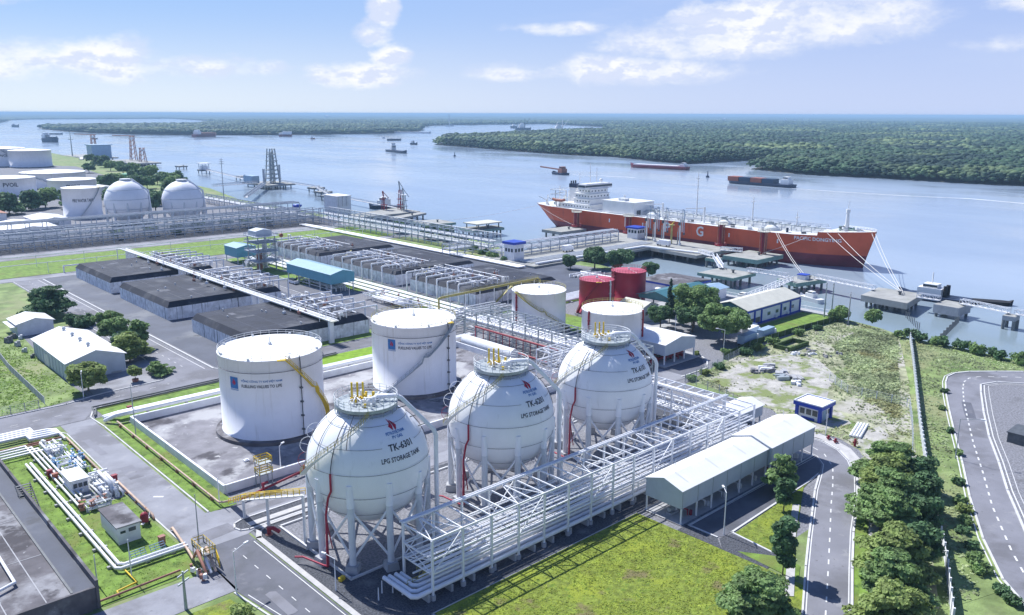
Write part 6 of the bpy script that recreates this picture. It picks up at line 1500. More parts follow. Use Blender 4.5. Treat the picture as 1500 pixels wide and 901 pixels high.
def truss(label, p, q, z, w_=1.8, h=1.6, m='whitesteel', name='walk_bridge', group='white walk bridges', n=None):
    """a walkway bridge with lattice sides."""
    t = thing(name, label, 'bridge', ((p[0] + q[0]) / 2, (p[1] + q[1]) / 2, z), group)
    P, Q = Vector((p[0], p[1], z)), Vector((q[0], q[1], z)); d = (Q - P).normalized(); s = Vector((-d.y, d.x, 0)) * w_ / 2
    MB().bar(P, Q, w_, .18).build('deck', 'kerb', t)
    n = n or max(3, int((Q - P).length / 2)); up = Vector((0, 0, h))
    for sg in (1, -1):
        b = MB().bar(P + s * sg + up, Q + s * sg + up, .22).bar(P + s * sg, Q + s * sg, .26)
        for k in range(n):
            a, c = P.lerp(Q, k / n) + s * sg, P.lerp(Q, (k + 1) / n) + s * sg
            b.bar(a, a + up, .14); b.bar(a if k % 2 else a + up, c + up if k % 2 else c, .14)
        b.bar(Q + s * sg, Q + s * sg + up, .14); b.build('lattice_side', m, t)
    return t


TZ = 1.0
platform('long concrete trestle road leading from the shore to the ship jetty', [(258, 264), (346, 264), (346, 302), (258, 302)], TZ, 1.2, 'jetty', 12, 5, 'trestle_road', 'jetty', None, bits=False)
platform('ship side jetty head of weathered concrete with loading arms', [(338, 233), (372, 233), (372, 312), (346, 312)], TZ + .004, 1.6, 'jetty', 5, 9, 'ship_jetty', 'jetty', None, bits=False)
pipeline('broad white pipe laid along the basin edge of the trestle road', [[(262, 266, 1.6), (300, 266.2, 1.6), (338, 265.6, 1.6), (339.5, 262, 1.6), (343, 235.2, 1.6)], [(262, 267.2, 1.5), (300, 267.4, 1.5), (340, 266.8, 1.5)]], 'whitesteel', .5)
for k in range(5): pipeline(f'{ORD[k]} grey pipe on the trestle road counted from the basin side', [[(262, 271 + k * 1.6, 1.5), (352, 271 + k * 1.6, 1.5)]], 'steel', .28, group='pipes on the trestle road')
for k, (x, y) in enumerate(((359.8, 281), (359.4, 275), (359, 269), (358.4, 258))):
    t = thing('marine_loader', f'{ORD[k]} grey loading arm on the jetty head, counted from the ship stern side', 'loading arm', (x, y, TZ), 'loading arms on the ship jetty')
    MB().cyl(x, y, TZ, TZ + 14, .42, 10).cyl(x, y, TZ, TZ + 1.2, .9, 10).build('riser', 'steel', t); MB().bar((x + .5, y - .9, TZ + 7), (x + .3, y - .9, TZ + 19), .34).bar((x, y, TZ + 13.6), (x + .4, y - .9, TZ + 14.4), .3).build('inner_boom', 'steel', t); MB().path([(x + .3, y - .9, TZ + 18.8), (x + .9, y - 1.6, TZ + 18.4), (x + .9, y - 1.8, TZ + 6.5)], .22, 7).build('outer_boom', 'bluegrey', t); MB().cbox(x - .9, y, TZ + 10.6, TZ + 12.2, .9, .9).cbox(x + .9, y - 1.8, TZ + 5.6, TZ + 6.6, .8, .8).build('counterweight', 'darksteel', t)
    MB().cyl(x + 1.6, y + 2.4, TZ, TZ + 9, .2, 7).cyl(x + 2.4, y + 3.2, TZ, TZ + 6.5, .2, 7).build('side_pipe', 'galv', t)
t = thing('fire_monitor_tower', 'pale yellow monitor tower on the jetty head between the loading arms', 'tower', (358.6, 263.5, TZ)); MB().cyl(358.6, 263.5, TZ, TZ + 10, .5, 8).cyl(358.6, 263.5, TZ + 10, TZ + 10.4, 1.6, 10).build('tower', 'olive', t); MB().tube((358.6, 263.5, TZ + 10.6), (360.6, 263.5, TZ + 12), .3, 7).build('monitor', 'yellow', t)
t = thing('control_cabin', 'white control cabin with a bright blue roof on the ship jetty', 'cabin', (362, 290, TZ)); MB().box(358.6, 365, 286.4, 293.4, TZ, TZ + 5.6).build('wall', 'whitewall', t); MB().box(357.8, 365.8, 285.6, 294.2, TZ + 5.6, TZ + 6.5).build('roof', 'blue', t)
for k in range(3): MB().box(358.5, 358.58, 287 + k * 2.1, 288.4 + k * 2.1, TZ + 3.2, TZ + 4.8).build('window', 'glass', t); MB().box(359 + k * 2, 360.3 + k * 2, 286.3, 286.38, TZ + 3.2, TZ + 4.8).build('window', 'glass', t)
t = thing('gate_cabin', 'white two storey cabin with a bright blue roof band where the trestle road starts', 'cabin', (266, 284, 0)); MB().box(261, 267.4, 280.6, 287.4, 0, 8.6).build('wall', 'whitewall', t); MB().box(260.3, 268.1, 279.9, 288.1, 8.6, 9.7).build('roof_band', 'blue', t)
for k in range(3): MB().box(260.9, 260.99, 281.4 + k * 2, 282.6 + k * 2, 5, 6.6).build('window', 'glass', t); MB().box(261.6 + k * 2, 262.8 + k * 2, 280.5, 280.59, 5, 6.6).build('window', 'glass', t)
box_truck('white pickup truck on the trestle road near the gate cabin', 300, 283, 0, 6.5, 'white', 'parked_truck', 'vehicles on the trestle road').location.z = TZ
box_truck('white lorry parked on the jetty head beside the loading arms', 350, 262, 1.57, 8, 'white', 'parked_truck', 'vehicles on the trestle road').location.z = TZ
for k, (x, y, h, lab) in enumerate(((372.8, 345, 10, 'red fender tower with a ring rail near the stern of the ship'), (373.5, 305, 11, 'red fender tower with a ring rail beside the control cabin on the jetty'), (373.6, 243, 12.5, 'red fender tower with a ring rail between the loading arms and the letter G'), (368, 215, 12, 'red fender tower with a ring rail standing on the green edged dolphin'))):
    t = thing('fender_tower', lab, 'tower', (x, y, 0), 'red fender towers with ring rails')
    for j in range(6): a = j * PI / 3; MB().tube((x + 1.5 * math.cos(a), y + 1.5 * math.sin(a), WZ if k != 3 else .5), (x + 1.5 * math.cos(a), y + 1.5 * math.sin(a), h), .3, 7).build('leg', 'brownpipe' if j % 3 else 'red', t)
    MB().cyl(x, y, 1, h - .6, 1.0, 12).build('core', 'red', t)
    for z in ((h, 1.4) if k != 3 else (h,)): b = MB().cyl(x, y, z - .2, z, 3.1, 20); railing(b, [(x + 3 * math.cos(j * PI / 8), y + 3 * math.sin(j * PI / 8), z) for j in range(16)], 1.1, .09, 1.4, True); b.build('ring_platform', 'creamroof' if z > 5 else 'red', t)
platform('concrete breasting platform beside the ship near its stern', [(350, 336), (372, 336), (372, 352), (350, 352)], .6, 1.6, 'jetty', 4, 3)
platform('green edged dolphin with a red tower, against the ship bow', [(350, 207), (374, 207), (374, 226), (350, 226)], .7, 2.0, 'deckgreen', 5, 4)
platform('square concrete dolphin between the basin and the green edged one', [(303, 190), (321, 190), (321, 208), (303, 208)], .6, 1.3, 'deckgreen', 3, 3)
platform('concrete dolphin where three white walk bridges meet', [(312, 166), (330, 162), (334, 172), (316, 177)], .8, 1.6, 'deckgreen', 3, 3)
platform('broad square concrete dolphin with the bow mooring ropes', [(308.5, 120), (330.5, 123), (329.5, 140), (310, 138)], .8, 2.4, 'jetty', 4, 4)
platform('small concrete dolphin beside the tug boat', [(315, 104.5), (325.5, 104), (326, 113), (315.5, 113.4)], .6, 3.2, 'concrete', 2, 2)
platform('small square bridge pier nearest the right river bank', [(314, 86), (319, 86), (319, 90), (314, 90)], .8, 1.6, 'concrete', 2, 2, 'bridge_pier', 'pier', None, bits=False)
platform('short stub pier in the basin under the white gangway', [(338, 222), (344, 222), (344, 228), (338, 228)], .6, 1.4, 'deckgreen', 2, 2, 'bridge_pier', 'pier', None, bits=False)
BR = [('white walk bridge from the jetty head to the stub pier in the basin', (345, 236), (341, 226)), ('white walk bridge from the stub pier to the square dolphin', (340, 224), (317, 205)), ('white walk bridge from the jetty head to the green edged dolphin', (360, 234), (364, 224)),
      ('white lattice bridge from the square dolphin to the meeting dolphin', (319, 193), (319, 174)), ('white lattice bridge from the building with blue trim out to the meeting dolphin', (272, 163), (315, 170)), ('white lattice bridge from the meeting dolphin to the broad dolphin with ropes', (326, 165), (321, 138)),
      ('white lattice bridge from the small dolphin to the pier near the right bank', (321, 106), (317, 89)), ('white lattice bridge leaving the pier towards the right edge', (317, 87), (312, 40)), ('short white gangway between the broad dolphin and the small one', (320, 121), (320, 113))]
for l, p, q in BR: truss(l, p, q, 1.3)
t = thing('control_box', 'white and blue winch box on the dolphin where three bridges meet', 'box', (323, 169, .8)); MB().box(321, 324.6, 167, 170.6, .8, 2.6).build('cabinet', 'whitewall', t); MB().box(320.8, 324.8, 166.8, 170.8, 2.6, 2.9).build('roof', 'blue', t)


def rope(label, p, q, sag=1.2, r=.10):
    pts = []
    for k in range(9):
        u = k / 8; pts.append((p[0] + (q[0] - p[0]) * u, p[1] + (q[1] - p[1]) * u, p[2] + (q[2] - p[2]) * u - sag * 4 * u * (1 - u)))
    tag(MB().path(pts, r, 5).build('mooring_rope', 'rope'), label, 'rope', 'mooring ropes of the ship')


rope('left rope of the pair from the ship bow side to the broad dolphin', (SXC - 11.8, 189, 12.6), (322, 128, 1.8)); rope('right rope of the pair from the ship bow side to the broad dolphin', (SXC - 9.4, 185, 12.8), (322.5, 127.4, 1.8))
rope('left rope of the pair from the bow tip down to the broad dolphin', (SXC - 1.5, 172.2, 13.4), (323, 128.6, 1.8)); rope('right rope of the pair from the bow tip down to the broad dolphin', (SXC, 171.2, 13.4), (323.6, 128, 1.8))
rope('left rope of the pair from the deck edge to the meeting dolphin', (377.6, 214, 10.4), (323.8, 170, 2.6)); rope('right rope of the pair from the deck edge to the meeting dolphin', (377.8, 213, 10.4), (324.4, 169.4, 2.6))
rope('thin rope from the bow lettering down to the green edged dolphin', (378.4, 198, 9.8), (366, 214, 1.4), .3, .08); rope('stern rope slanting down to the fender tower', (379, 383, 9.8), (371, 346, 2), .6, .08); rope('thin stern cable slanting to the far platforms', (384, 389, 10), (330, 424, .6), 1.5, .08)
# piles in rows across the shallows
for nm, p, q, n in (('near the broad dolphin', (306, 119), (290, 108), 9), ('by the small dolphin', (312, 103), (272, 96), 26)):
    for k in range(n):
        x, y = p[0] + (q[0] - p[0]) * k / (n - 1), p[1] + (q[1] - p[1]) * k / (n - 1)
        tag(MB().tube((x, y, WZ - 1), (x + .1, y, WZ + 2.3 + .3 * (k % 3)), .14, 5).build('timber_pile', 'pile'), f'thin dark pile in the row across the shallows {nm}', 'pile', f'row of piles {nm}')

# jetties further up the bank
platform('long low jetty with two red loading towers behind the bank rack', [(300, 474), (352, 476), (354, 506), (302, 492)], .6, 1.4, 'jetty', 8, 3, 'jetty_deck', 'jetty', None, bits=False)
platform('low concrete platform beyond the dark trees, nearer to the red towers', [(312, 414), (332, 411), (334, 432), (314, 436)], .6, 1.4, 'deckgreen', 3, 3); platform('low roofed concrete platform beyond the dark trees, nearer to the ship', [(314, 373), (338, 372), (342, 384), (318, 392)], .8, 1.4, 'deckgreen', 3, 3)
platform('grey concrete platform at the end of the red tower jetty', [(315, 452), (350, 466), (350, 474), (315, 462)], .5, 1.3, 'jetty', 5, 2, group=None)
t = thing('shelter', 'flat roofed shelter on the platform nearer to the ship', 'shelter', (328, 381, .8)); MB().box(318, 338, 374, 387, 3.6, 4.2).build('roof', 'creamroof', t)
for x in (320, 328, 336):
    for y in (375, 386): MB().cbox(x, y, .8, 3.6, .5, .5).build('column', 'pile', t)
for k, (x, y, h, lab) in enumerate(((348, 494, 21, 'taller red and grey loading tower on the low jetty behind the bank rack'), (344, 484, 17, 'thin grey loading arm tower beside the taller red one'), (338, 500, 14, 'shorter red loading tower with a white cabin on the low jetty'))):
    t = thing('loading_tower', lab, 'loading tower', (x, y, .6), 'loading towers on the low jetty'); m = 'red' if k != 1 else 'galv'
    for a in (-1, 1):
        for c in (-1, 1): MB().tube((x + a * 1.3, y + c * 1.3, .6), (x + a * .7, y + c * .7, h * .7), .28, 5).build('leg', m, t)
    for z in (4, 8, 12): MB().box(x - 2, x + 2, y - 2, y + 2, min(z, h * .7), min(z, h * .7) + .3).build('platform', m if z < 10 else 'whitesteel', t)
    MB().bar((x, y, h * .6), (x - 1, y, h), .7).bar((x - 1, y, h), (x + 3, y - 2, h * .62), .45).build('arm', 'galv' if k == 0 else m, t)
    if k == 2: MB().box(x - .5, x + 3, y - 4, y - 1.6, 5, 8.4).build('cabin', 'whitewall', t)
t = thing('transfer_building', 'tall narrow white building on stilts behind the bank rack', 'building', (289, 480, 0))
MB().box(284, 294.6, 474, 490, 3, 15.2).build('wall', 'whitewall', t); MB().box(283.6, 295, 473.6, 490.4, 15.2, 15.6).build('roof', 'whiteroof', t)
for k in range(3): MB().box(285 + k * 3, 286.2 + k * 3, 473.2, 473.95, 9, 15).build('wall_fin', 'steel', t)
for x in (285, 294):
    for y in (475, 489): MB().cbox(x, y, WZ, 3, .7, .7).build('column', 'pile', t)
t = thing('water_tower', 'short white round tower with a blue cap beside the bank rack', 'tower', (276, 512, 0)); MB().cyl(276, 512, 0, 6, 2.2, 14).build('shaft', 'whitewall', t); MB().lathe(276, 512, [(2.2, 6), (3.2, 6.6), (3.2, 7.6), (.01, 8)], 14).build('cap', 'blue', t)
platform('jetty deck carrying the tall grey loading tower', [(372, 745), (404, 750), (404, 790), (372, 800)], .6, 1.6, 'jetty', 4, 4, 'jetty_deck', 'jetty', None, bits=False)
t = thing('loading_tower', 'tall grey steel loading tower on the jetty, standing highest over the water', 'loading tower', (389, 768, .6))
for a in (-1, 1):
    for c in (-1, 1): MB().tube((389 + a * 5, 768 + c * 5, .6), (389 + a * 2.6, 768 + c * 2.6, 34), .6, 6).build('leg', 'galv', t)
for z in (5, 9, 13, 17, 22, 28): MB().box(382 + z * .12, 396 - z * .12, 761 + z * .12, 775 - z * .12, z, z + .6).build('platform', 'galv', t)
b = MB()
for q in range(4): b.tube((385.5 + q * 2.2, 766 + q, .6), (386.5 + q * 1.6, 767 + q * .6, 30 + q), .55, 5)
for z in range(1, 32, 4):
    for a in (-1, 1): b.bar((389 - 4.6 + z * .06, 768 + a * (4.6 - z * .06), z), (389 + 4.4 - z * .07, 768 + a * (4.4 - z * .07), z + 5), .4)
b.build('brace', 'galv', t); MB().cyl(378, 764, .6, 15, 1.2, 8).cyl(399, 772, .6, 18, 1.0, 8).build('riser', 'farsteel', t); MB().box(372, 380, 778, 796, .6, 7.5).build('cabin', 'bluegrey', t)
truss('long low bridge with pipes from the bank to the tall loading tower', (300, 640), (372, 752), 1.4, 3, 2, 'farsteel', group='grey pipe bridges over the water'); truss('low pipe bridge from the bank beside the mast out to the tall loading tower', (325, 760), (374, 770), 1.4, 3, 2, 'farsteel', group='grey pipe bridges over the water')
for k, (p, q, lab) in enumerate((((404, 780), (398, 700), 'low walkway from the tall loading tower towards the near platforms'), ((398, 700), (366, 622), 'low walkway between the small platforms and the white building'), ((384, 800), (420, 1000), 'low walkway from the tall tower to the far mooring platform'), ((366, 622), (352, 506), 'low walkway from the small platforms to the red tower jetty'))): truss(lab, p, q, .6, 2.4, 1.4, 'farsteel', group='grey walkways over the water', n=12)
for k, (x, y, lab) in enumerate(((398, 700, 'small dark platform on the walkway, nearer to the tall loading tower'), (382, 660, 'small dark platform with fenders in the middle of the walkway'), (366, 622, 'small dark platform on the walkway, nearer to the white building'), (410, 880, 'small platform on the far walkway past the tall loading tower'), (422, 1010, 'dark mooring platform with a white roofed hut at the far walkway end'), (430, 1100, 'far dark mooring platform out in the river past the hut'))):
    platform(lab, [(x - 6, y - 6), (x + 6, y - 6), (x + 6, y + 6), (x - 6, y + 6)], .4, 1.6, 'pile', 2, 2, group='small mooring platforms up the river')
t = thing('jetty_hut', 'white roofed hut on the far dark mooring platform', 'hut', (422, 1010, .4)); MB().box(419, 425, 1005, 1014, .4, 5).build('wall', 'whitewall', t); MB().box(416, 428, 1002, 1017, 7.5, 8.2).build('roof', 'whiteroof', t)
for a in (-4, 4):
    for c in (-5, 5): MB().cbox(422 + a, 1009.5 + c, .4, 7.5, .6, .6).build('post', 'farsteel', t)
platform('far jetty deck with a blue grey building and a red crane', [(392, 1370), (440, 1370), (440, 1500), (392, 1500)], .5, 1.8, 'jetty', 4, 8, 'jetty_deck', 'jetty', None, bits=False, pr=.9); platform('far jetty deck with two red unloading cranes', [(398, 1190), (438, 1190), (438, 1300), (398, 1300)], .5, 1.8, 'jetty', 4, 8, 'jetty_deck', 'jetty', None, bits=False, pr=.9)
truss('far low bridge from the bank to the two red unloading cranes', (352, 1180), (400, 1225), 1, 5, 2, 'farsteel', group='grey pipe bridges over the water'); truss('far low bridge from the bank to the blue grey building', (375, 1330), (395, 1400), 1, 5, 2, 'farsteel', group='grey pipe bridges over the water')
tag(MB().box(404, 432, 1375, 1400, .5, 19).box(402, 434, 1373, 1402, 19, 20).build('jetty_building', 'bluegrey'), 'blue grey windowless building on the far jetty', 'building')
for k, (x, y, h, lab) in enumerate(((420, 1418, 34, 'red lattice crane behind the blue grey jetty building'), (428, 1268, 35, 'red unloading crane with a long boom, on the far jetty'), (424, 1220, 20, 'short red lattice tower beside the long boom crane'))):
    t = thing('jetty_crane', lab, 'crane', (x, y, .5), 'red cranes on the far jetties'); m = 'cranepaint'
    for a in (-1, 1):
        for c in (-1, 1): MB().tube((x + a * 4, y + c * 4, .5), (x + a * 2, y + c * 2, h), .7, 5).build('leg', m, t)
    b = MB()
    for z in range(2, int(h) - 4, 6): b.bar((x - 3.6, y - 3, z), (x + 3, y - 3, z + 6), .7).bar((x - 3.2, y + 3, z + 6), (x - 3.6, y - 3, z), .7)
    b.build('lattice', m, t)
    if k != 2: MB().bar((x + 4, y - 3, h), (x - 22, y + 14, h + 1), 1.3).build('boom', m, t)
    MB().box(x - 3, x + 3, y - 3, y + 3, h - 5, h - 2).build('machine_house', 'whitewall', t)
t = thing('jetty_crane', 'slim grey mast tower on the far jetty left of the red lattice crane', 'mast', (398, 1455, .5)); MB().tube((398, 1455, .5), (398, 1455, 40), 1.0, 6, .4).cbox(398, 1455, 26, 27, 6, 6).build('mast', 'galv', t)


# ------------------------------------------------------------------ boats on the river
def boat(label, x, y, rot, L, B, h=2.2, hull='navy', house=None, cargo=None, name='barge', cat='boat', group='boats on the river', hz=5., bowr=.16, housem='shipwhite', mastz=0):
    t = thing(name, label, cat, (0, 0, 0), group)
    st = [(-L / 2, .8), (-L / 2 + L * .06, 1), (L / 2 - L * bowr, 1), (L / 2 - L * bowr * .4, .7), (L / 2, .12)]
    vs, fs = [], []
    for u, k in st:
        for s in (-1, 1): vs += [(u - (0 if u < 0 else L * .02), s * k * B / 2 * .8, -1.2), (u, s * k * B / 2, h + (.6 * h if u == L / 2 else 0))]
    for i in range(4):
        a, c = i * 4, i * 4 + 4
        fs += [(a, c, c + 1, a + 1)[::1], (a + 2, a + 3, c + 3, c + 2), (a + 1, c + 1, c + 3, a + 3)]
    fs += [(0, 1, 3, 2), (16, 18, 19, 17)]
    MB().add(vs, fs).build('hull', hull, t)
    if house:
        a, l, w_ = house; MB().box(a - l / 2, a + l / 2, -w_ / 2, w_ / 2, h, h + hz).box(a - l * .3, a + l * .3, -w_ * .4, w_ * .4, h + hz, h + hz * 1.5).build('deckhouse', housem, t)
        MB().box(a + l / 2, a + l / 2 + .08, -w_ * .4, w_ * .4, h + hz * .55, h + hz * .8).box(a - l * .3, a + l * .3, w_ * .4, w_ * .4 + .06, h + hz * 1.15, h + hz * 1.4).build('window', 'glass', t)
    if mastz: MB().tube((house[0] if house else 0, 0, h), (house[0] if house else 0, 0, h + mastz), .25, 5).build('mast', 'shipwhite', t)
    if cargo:
        for (a, l, w_, z, m) in cargo: MB().box(a - l / 2, a + l / 2, -w_ / 2, w_ / 2, h, h + z).build('cargo', m, t)
    t.location = (x, y, WZ); t.rotation_euler = (0, 0, rot); return t


def bow_to(p, q): return math.atan2(q[1] - p[1], q[0] - p[0])


a = bow_to((783, 430), (786, 505))
boat('dark container barge with orange and blue stacks under way on the river', 784.6, 467, a, 78, 14, 3.0, 'navy', (-31, 9, 9), [(14 + 14 * k - 26, 13.2, 11, 4.6, m) for k, m in enumerate(('cargo_blue', 'cargo_orange', 'cargo_blue', 'cargo_orange'))], cat='barge')
boat('long brown barge with a white covered hold below the far mangrove', 922.8, 705, bow_to((928, 663), (917, 747)), 88, 16, 4.0, 'boottop', (-38, 7, 9), [(3, 66, 12, 1.2, 'whiteroof')], cat='barge', hz=3.5)
t = boat('dark crane barge with a long rusty boom on the river beyond the ship', 738, 712, bow_to((735, 695), (744, 750)), 26, 12, 2.4, 'navy', (-5, 8, 8), None, 'crane_barge', 'barge', housem='brownpipe', hz=5)
MB().bar((-2, 0, 6), (38, 2, 7.6), 1.4, 1.6).build('boom', 'brownpipe', t)
tb = boat('white and navy tug boat lying behind the broad dolphin', 344, 124, bow_to((345, 112), (344, 137)), 27, 8.5, 2.2, 'navy', (1, 9, 6), None, 'tug_boat', 'tug', hz=3.0, bowr=.3, mastz=9); MB().cyl(-4.6, 1.6, 2.2, 6.5, .8, 8).cyl(-4.6, -1.6, 2.2, 6.5, .8, 8).build('funnel', 'black', tb)
boat('dark flat pontoon lying behind the tug boat', 352, 109, bow_to((350, 112), (356, 100)), 22, 5, 1.4, 'black', None, None, 'pontoon', cat='pontoon')
boat('small white launch under the lattice bridge by the meeting dolphin', 306, 156, 1.3, 11, 3.4, 1.6, 'shipwhite', (0, 4, 2.6), None, 'launch', hz=1.6); boat('small dark launch moored by the meeting dolphin', 297, 163, 2.9, 12, 3.6, 1.6, 'navy', (1, 4, 2.6), None, 'launch', hz=1.6)
boat('small white launch moored at the river walk behind the teal shed', 284, 173, 1.5, 13, 4, 1.6, 'shipwhite', (0, 3.6, 2.6), None, 'launch', hz=1.5)
boat('navy and white tug boat moored beyond the white building on stilts', 366, 540, 2.2, 26, 9, 2.6, 'navy', (1, 9, 6), None, 'tug_boat', 'tug', hz=4, bowr=.3, mastz=11)
for (p, q, B, h, hull, house, cargo, lab, nm) in (((567, 206), (588, 206), 16, 5, 'navy', (-28, 8, 10), None, 'dark river barge in mid river, farther of the two near the island tip', 'barge'), ((568, 222), (595, 225), 13, 4, 'navy', (-18, 7, 9), None, 'dark river barge in mid river, nearer of the two near the island tip', 'barge'),
                                              ((284, 201), (316, 200), 24, 8, 'boottop', (-30, 14, 18), [(6, 60, 20, 5, 'brownpipe')], 'rusty cargo vessel anchored below the island', 'cargo_ship'), ((409, 200), (428, 200), 22, 6, 'boottop', (-14, 12, 16), [(5, 26, 16, 9, 'whitewall')], 'brown and white cargo vessel near the island tip', 'cargo_ship'),
                                              ((65, 208), (84, 208.6), 18, 9, 'cargo_blue', (-18, 12, 14), [(6, 26, 14, 4, 'cargo_blue')], 'dark blue cargo ship anchored behind the far jetty', 'cargo_ship'), ((578, 195), (632, 195.4), 16, 5, 'whitewall', None, None, 'pale long barge moored at the island tip', 'barge'),
                                              ((602, 212), (611, 212.3), 9, 4, 'navy', (-4, 6, 6), None, 'small dark tug near the mangrove point', 'tug_boat'), ((73, 197), (92, 197), 14, 4, 'navy', None, None, 'low dark barge off the left island', 'barge'), ((18, 186), (28, 186), 26, 9, 'navy', (-8, 10, 18), None, 'dark ship far off at the left edge of the river', 'cargo_ship'),
                                              ((135, 204), (143, 204), 9, 3, 'navy', (-3, 5, 6), None, 'little dark boat off the far jetty', 'launch'), ((455, 204), (462, 204), 9, 3, 'brownpipe', (-3, 5, 6), None, 'little brown boat in mid river before the island', 'launch')):
    P0, P1 = at(p[0], p[1], WZ), at(q[0], q[1], WZ); L = math.dist(P0, P1); boat(lab, (P0[0] + P1[0]) / 2, (P0[1] + P1[1]) / 2, bow_to(P0, P1), L, B, h, hull, house, cargo, nm, hz=9 if L > 50 else 4)
for px, lab, r in (((755, 778), 'dark crane ship far up the second channel', 0), ((806, 836), 'white drilling barge with cranes far up the second channel', 1), ((748, 758), 'small dark ship beside the crane ship in the second channel', 2)):
    y_ = (190.5, 194.5, 187.5)[r]; P0, P1 = at(px[0], y_, WZ), at(px[1], y_, WZ); L = math.dist(P0, P1)
    t = boat(lab, (P0[0] + P1[0]) / 2, (P0[1] + P1[1]) / 2, bow_to(P0, P1), L, 34, 10, ('navy', 'whitewall', 'navy')[r], (-L * .1, L * .3, 22), None, 'crane_ship', 'ship', hz=14 if r < 2 else 6)
    if r < 2: MB().tube((L * .1, 0, 10), (L * .1, 0, 50), 1.6, 5).bar((L * .1, 0, 20), (L * .42, 0, 52), 2).bar((-L * .3, 0, 10), (-L * .12, 0, 44), 2).build('crane', ('navy', 'whitewall')[r], t)
x, y = at(658, 185, WZ); t = thing('radio_mast', 'thin tall pylon standing in the water beyond the island tip', 'pylon', (x, y, WZ), None); MB().tube((x, y, WZ), (x, y, 69), 3.0, 5, 1.2).build('mast', 'farsteel', t); MB().cyl(x, y, WZ, 2, 26, 10).build('base', 'farsteel', t)
for px, py, lab in ((666, 229, 'small dark buoy off the mangrove point'), (1036.5, 260, 'dark navigation buoy beside the container barge')): x, y = at(px, py, WZ); t = thing('buoy', lab, 'buoy', (x, y, WZ), 'river buoys'); MB().cyl(x, y, WZ, WZ + 2, 2, 10).build('float', 'navy', t); MB().tube((x, y, WZ + 2), (x, y, WZ + 7.5), .8, 6, .4).build('mast', 'navy', t)
for nm, pts, w0, w1 in (('container barge', [(1160, 276), (1230, 281), (1330, 287), (1420, 291), (1500, 298)], 2, 5), ('crane barge', [(838, 256), (880, 257.5), (930, 260)], 2, 4), ('container barge bow', [(1068, 262.5), (1050, 261)], .6, 1.0)):
    P = [Vector(at(*p, WZ + .03)) for p in pts]; b = MB(); vs = []
    for i, p in enumerate(P):
        d = (P[min(i + 1, len(P) - 1)] - P[max(i - 1, 0)]).normalized(); n = Vector((-d.y, d.x)) * (w0 + (w1 - w0) * i / len(P)) / 2; vs += [(p.x - n.x, p.y - n.y, WZ + .03), (p.x + n.x, p.y + n.y, WZ + .03)]
    b.add(vs, [(2 * i, 2 * i + 1, 2 * i + 3, 2 * i + 2) for i in range(len(P) - 1)]); tag(b.build('wake_foam', 'foam'), f'pale wake foam trailing from the {nm}', None, None, 'stuff')

# ------------------------------------------------------------------ tanks and sheds far up the left bank
def fartank(label, px, py, wpx, ztop, m='white', cap=None, stair=None):
    """a far tank: its base front at a surveyed point."""
    x, y = at(px, py, 0); d = math.hypot(x, y); R = wpx / 2 / FPX * d * 1.0; ux, uy = x / d, y / d
    c = [(cap, 4, ztop * .55, min(R * 1.1, len(cap) * 2.2), 3.2 if len(cap) < 8 else 2, 'textdark')] if cap else None
    return tank(label, x + ux * R, y + uy * R, R, ztop, m, 'roofwhite' if m == 'white' else m, stair=stair, stairm='galv', rail=None, mast=False, nozzle=False, vpipe=None, group='far storage tanks', n=40, dome=.07, caption=c)


fartank('far white tank, the rightmost of the group highest up the bank', 46, 246, 49, 21); fartank('far white tank, behind the rightmost of the group highest up the bank', 6, 245, 52, 23, cap='PVOIL', stair=(-10, 60)); fartank('wide flat white tank behind the tank lettered PVOIL', 80, 277, 77, 14, stair=(-50, 20))
fartank('white tank lettered PVOIL, standing nearest to the fire water tank', 108, 291, 58, 14.5, cap='PVOIL'); fartank('white tank lettered PVOIL at the left edge of the photo', 15, 288, 62, 14.5, cap='PVOIL'); fartank('green tank with a white roof among the trees up the bank', 195, 264, 27, 6, 'green')
fartank('tall white fire water tank left of the two far spheres', 123, 320, 47, 19.5, cap='FIRE WATER TANK', stair=(62, -10))
for k, (px, py, lab) in enumerate(((190, 332, 'far white gas sphere, beside the tall fire water tank'), (271, 329, 'far white gas sphere, nearer to the river and the mast'))):
    x, y = at(px, py, 0); d = math.hypot(x, y); R = (28, 27)[k] / FPX * d * 1.02; x += x / d * R; y += y / d * R; cz = R + 1.2
    t = thing('gas_sphere', lab, 'storage tank', (x, y, 0), 'far gas spheres')
    MB().lathe(x, y, [(max(.01, R * math.cos(rad(l))), cz + R * math.sin(rad(l))) for l in range(-90, 91, 6)], 40).build('shell', 'sphere', t)
    for j in range(10): a = j * PI / 5; MB().cyl(x + R * .96 * math.cos(a), y + R * .96 * math.sin(a), 0, cz, .7, 8).build('support_leg', 'legs', t)
    for lat in (35, 8, -18): MB().path([sph(x, y, cz, R + .25, j * 9, lat) for j in range(40)], .12, 4, True).build('spray_ring', 'farsteel', t)
    MB().cyl(x, y, cz + R - .2, cz + R + .8, 3.2, 16).build('crown_platform', 'steel', t); s = 1; MB().path([(x + 3, y - 2, cz + R + .6), (x + R * .8, y - R * .6, cz + R * .5), (x + R * .88, y - R * .66, 1)], .55, 7).build('vapour_pipe', 'whitesteel', t)
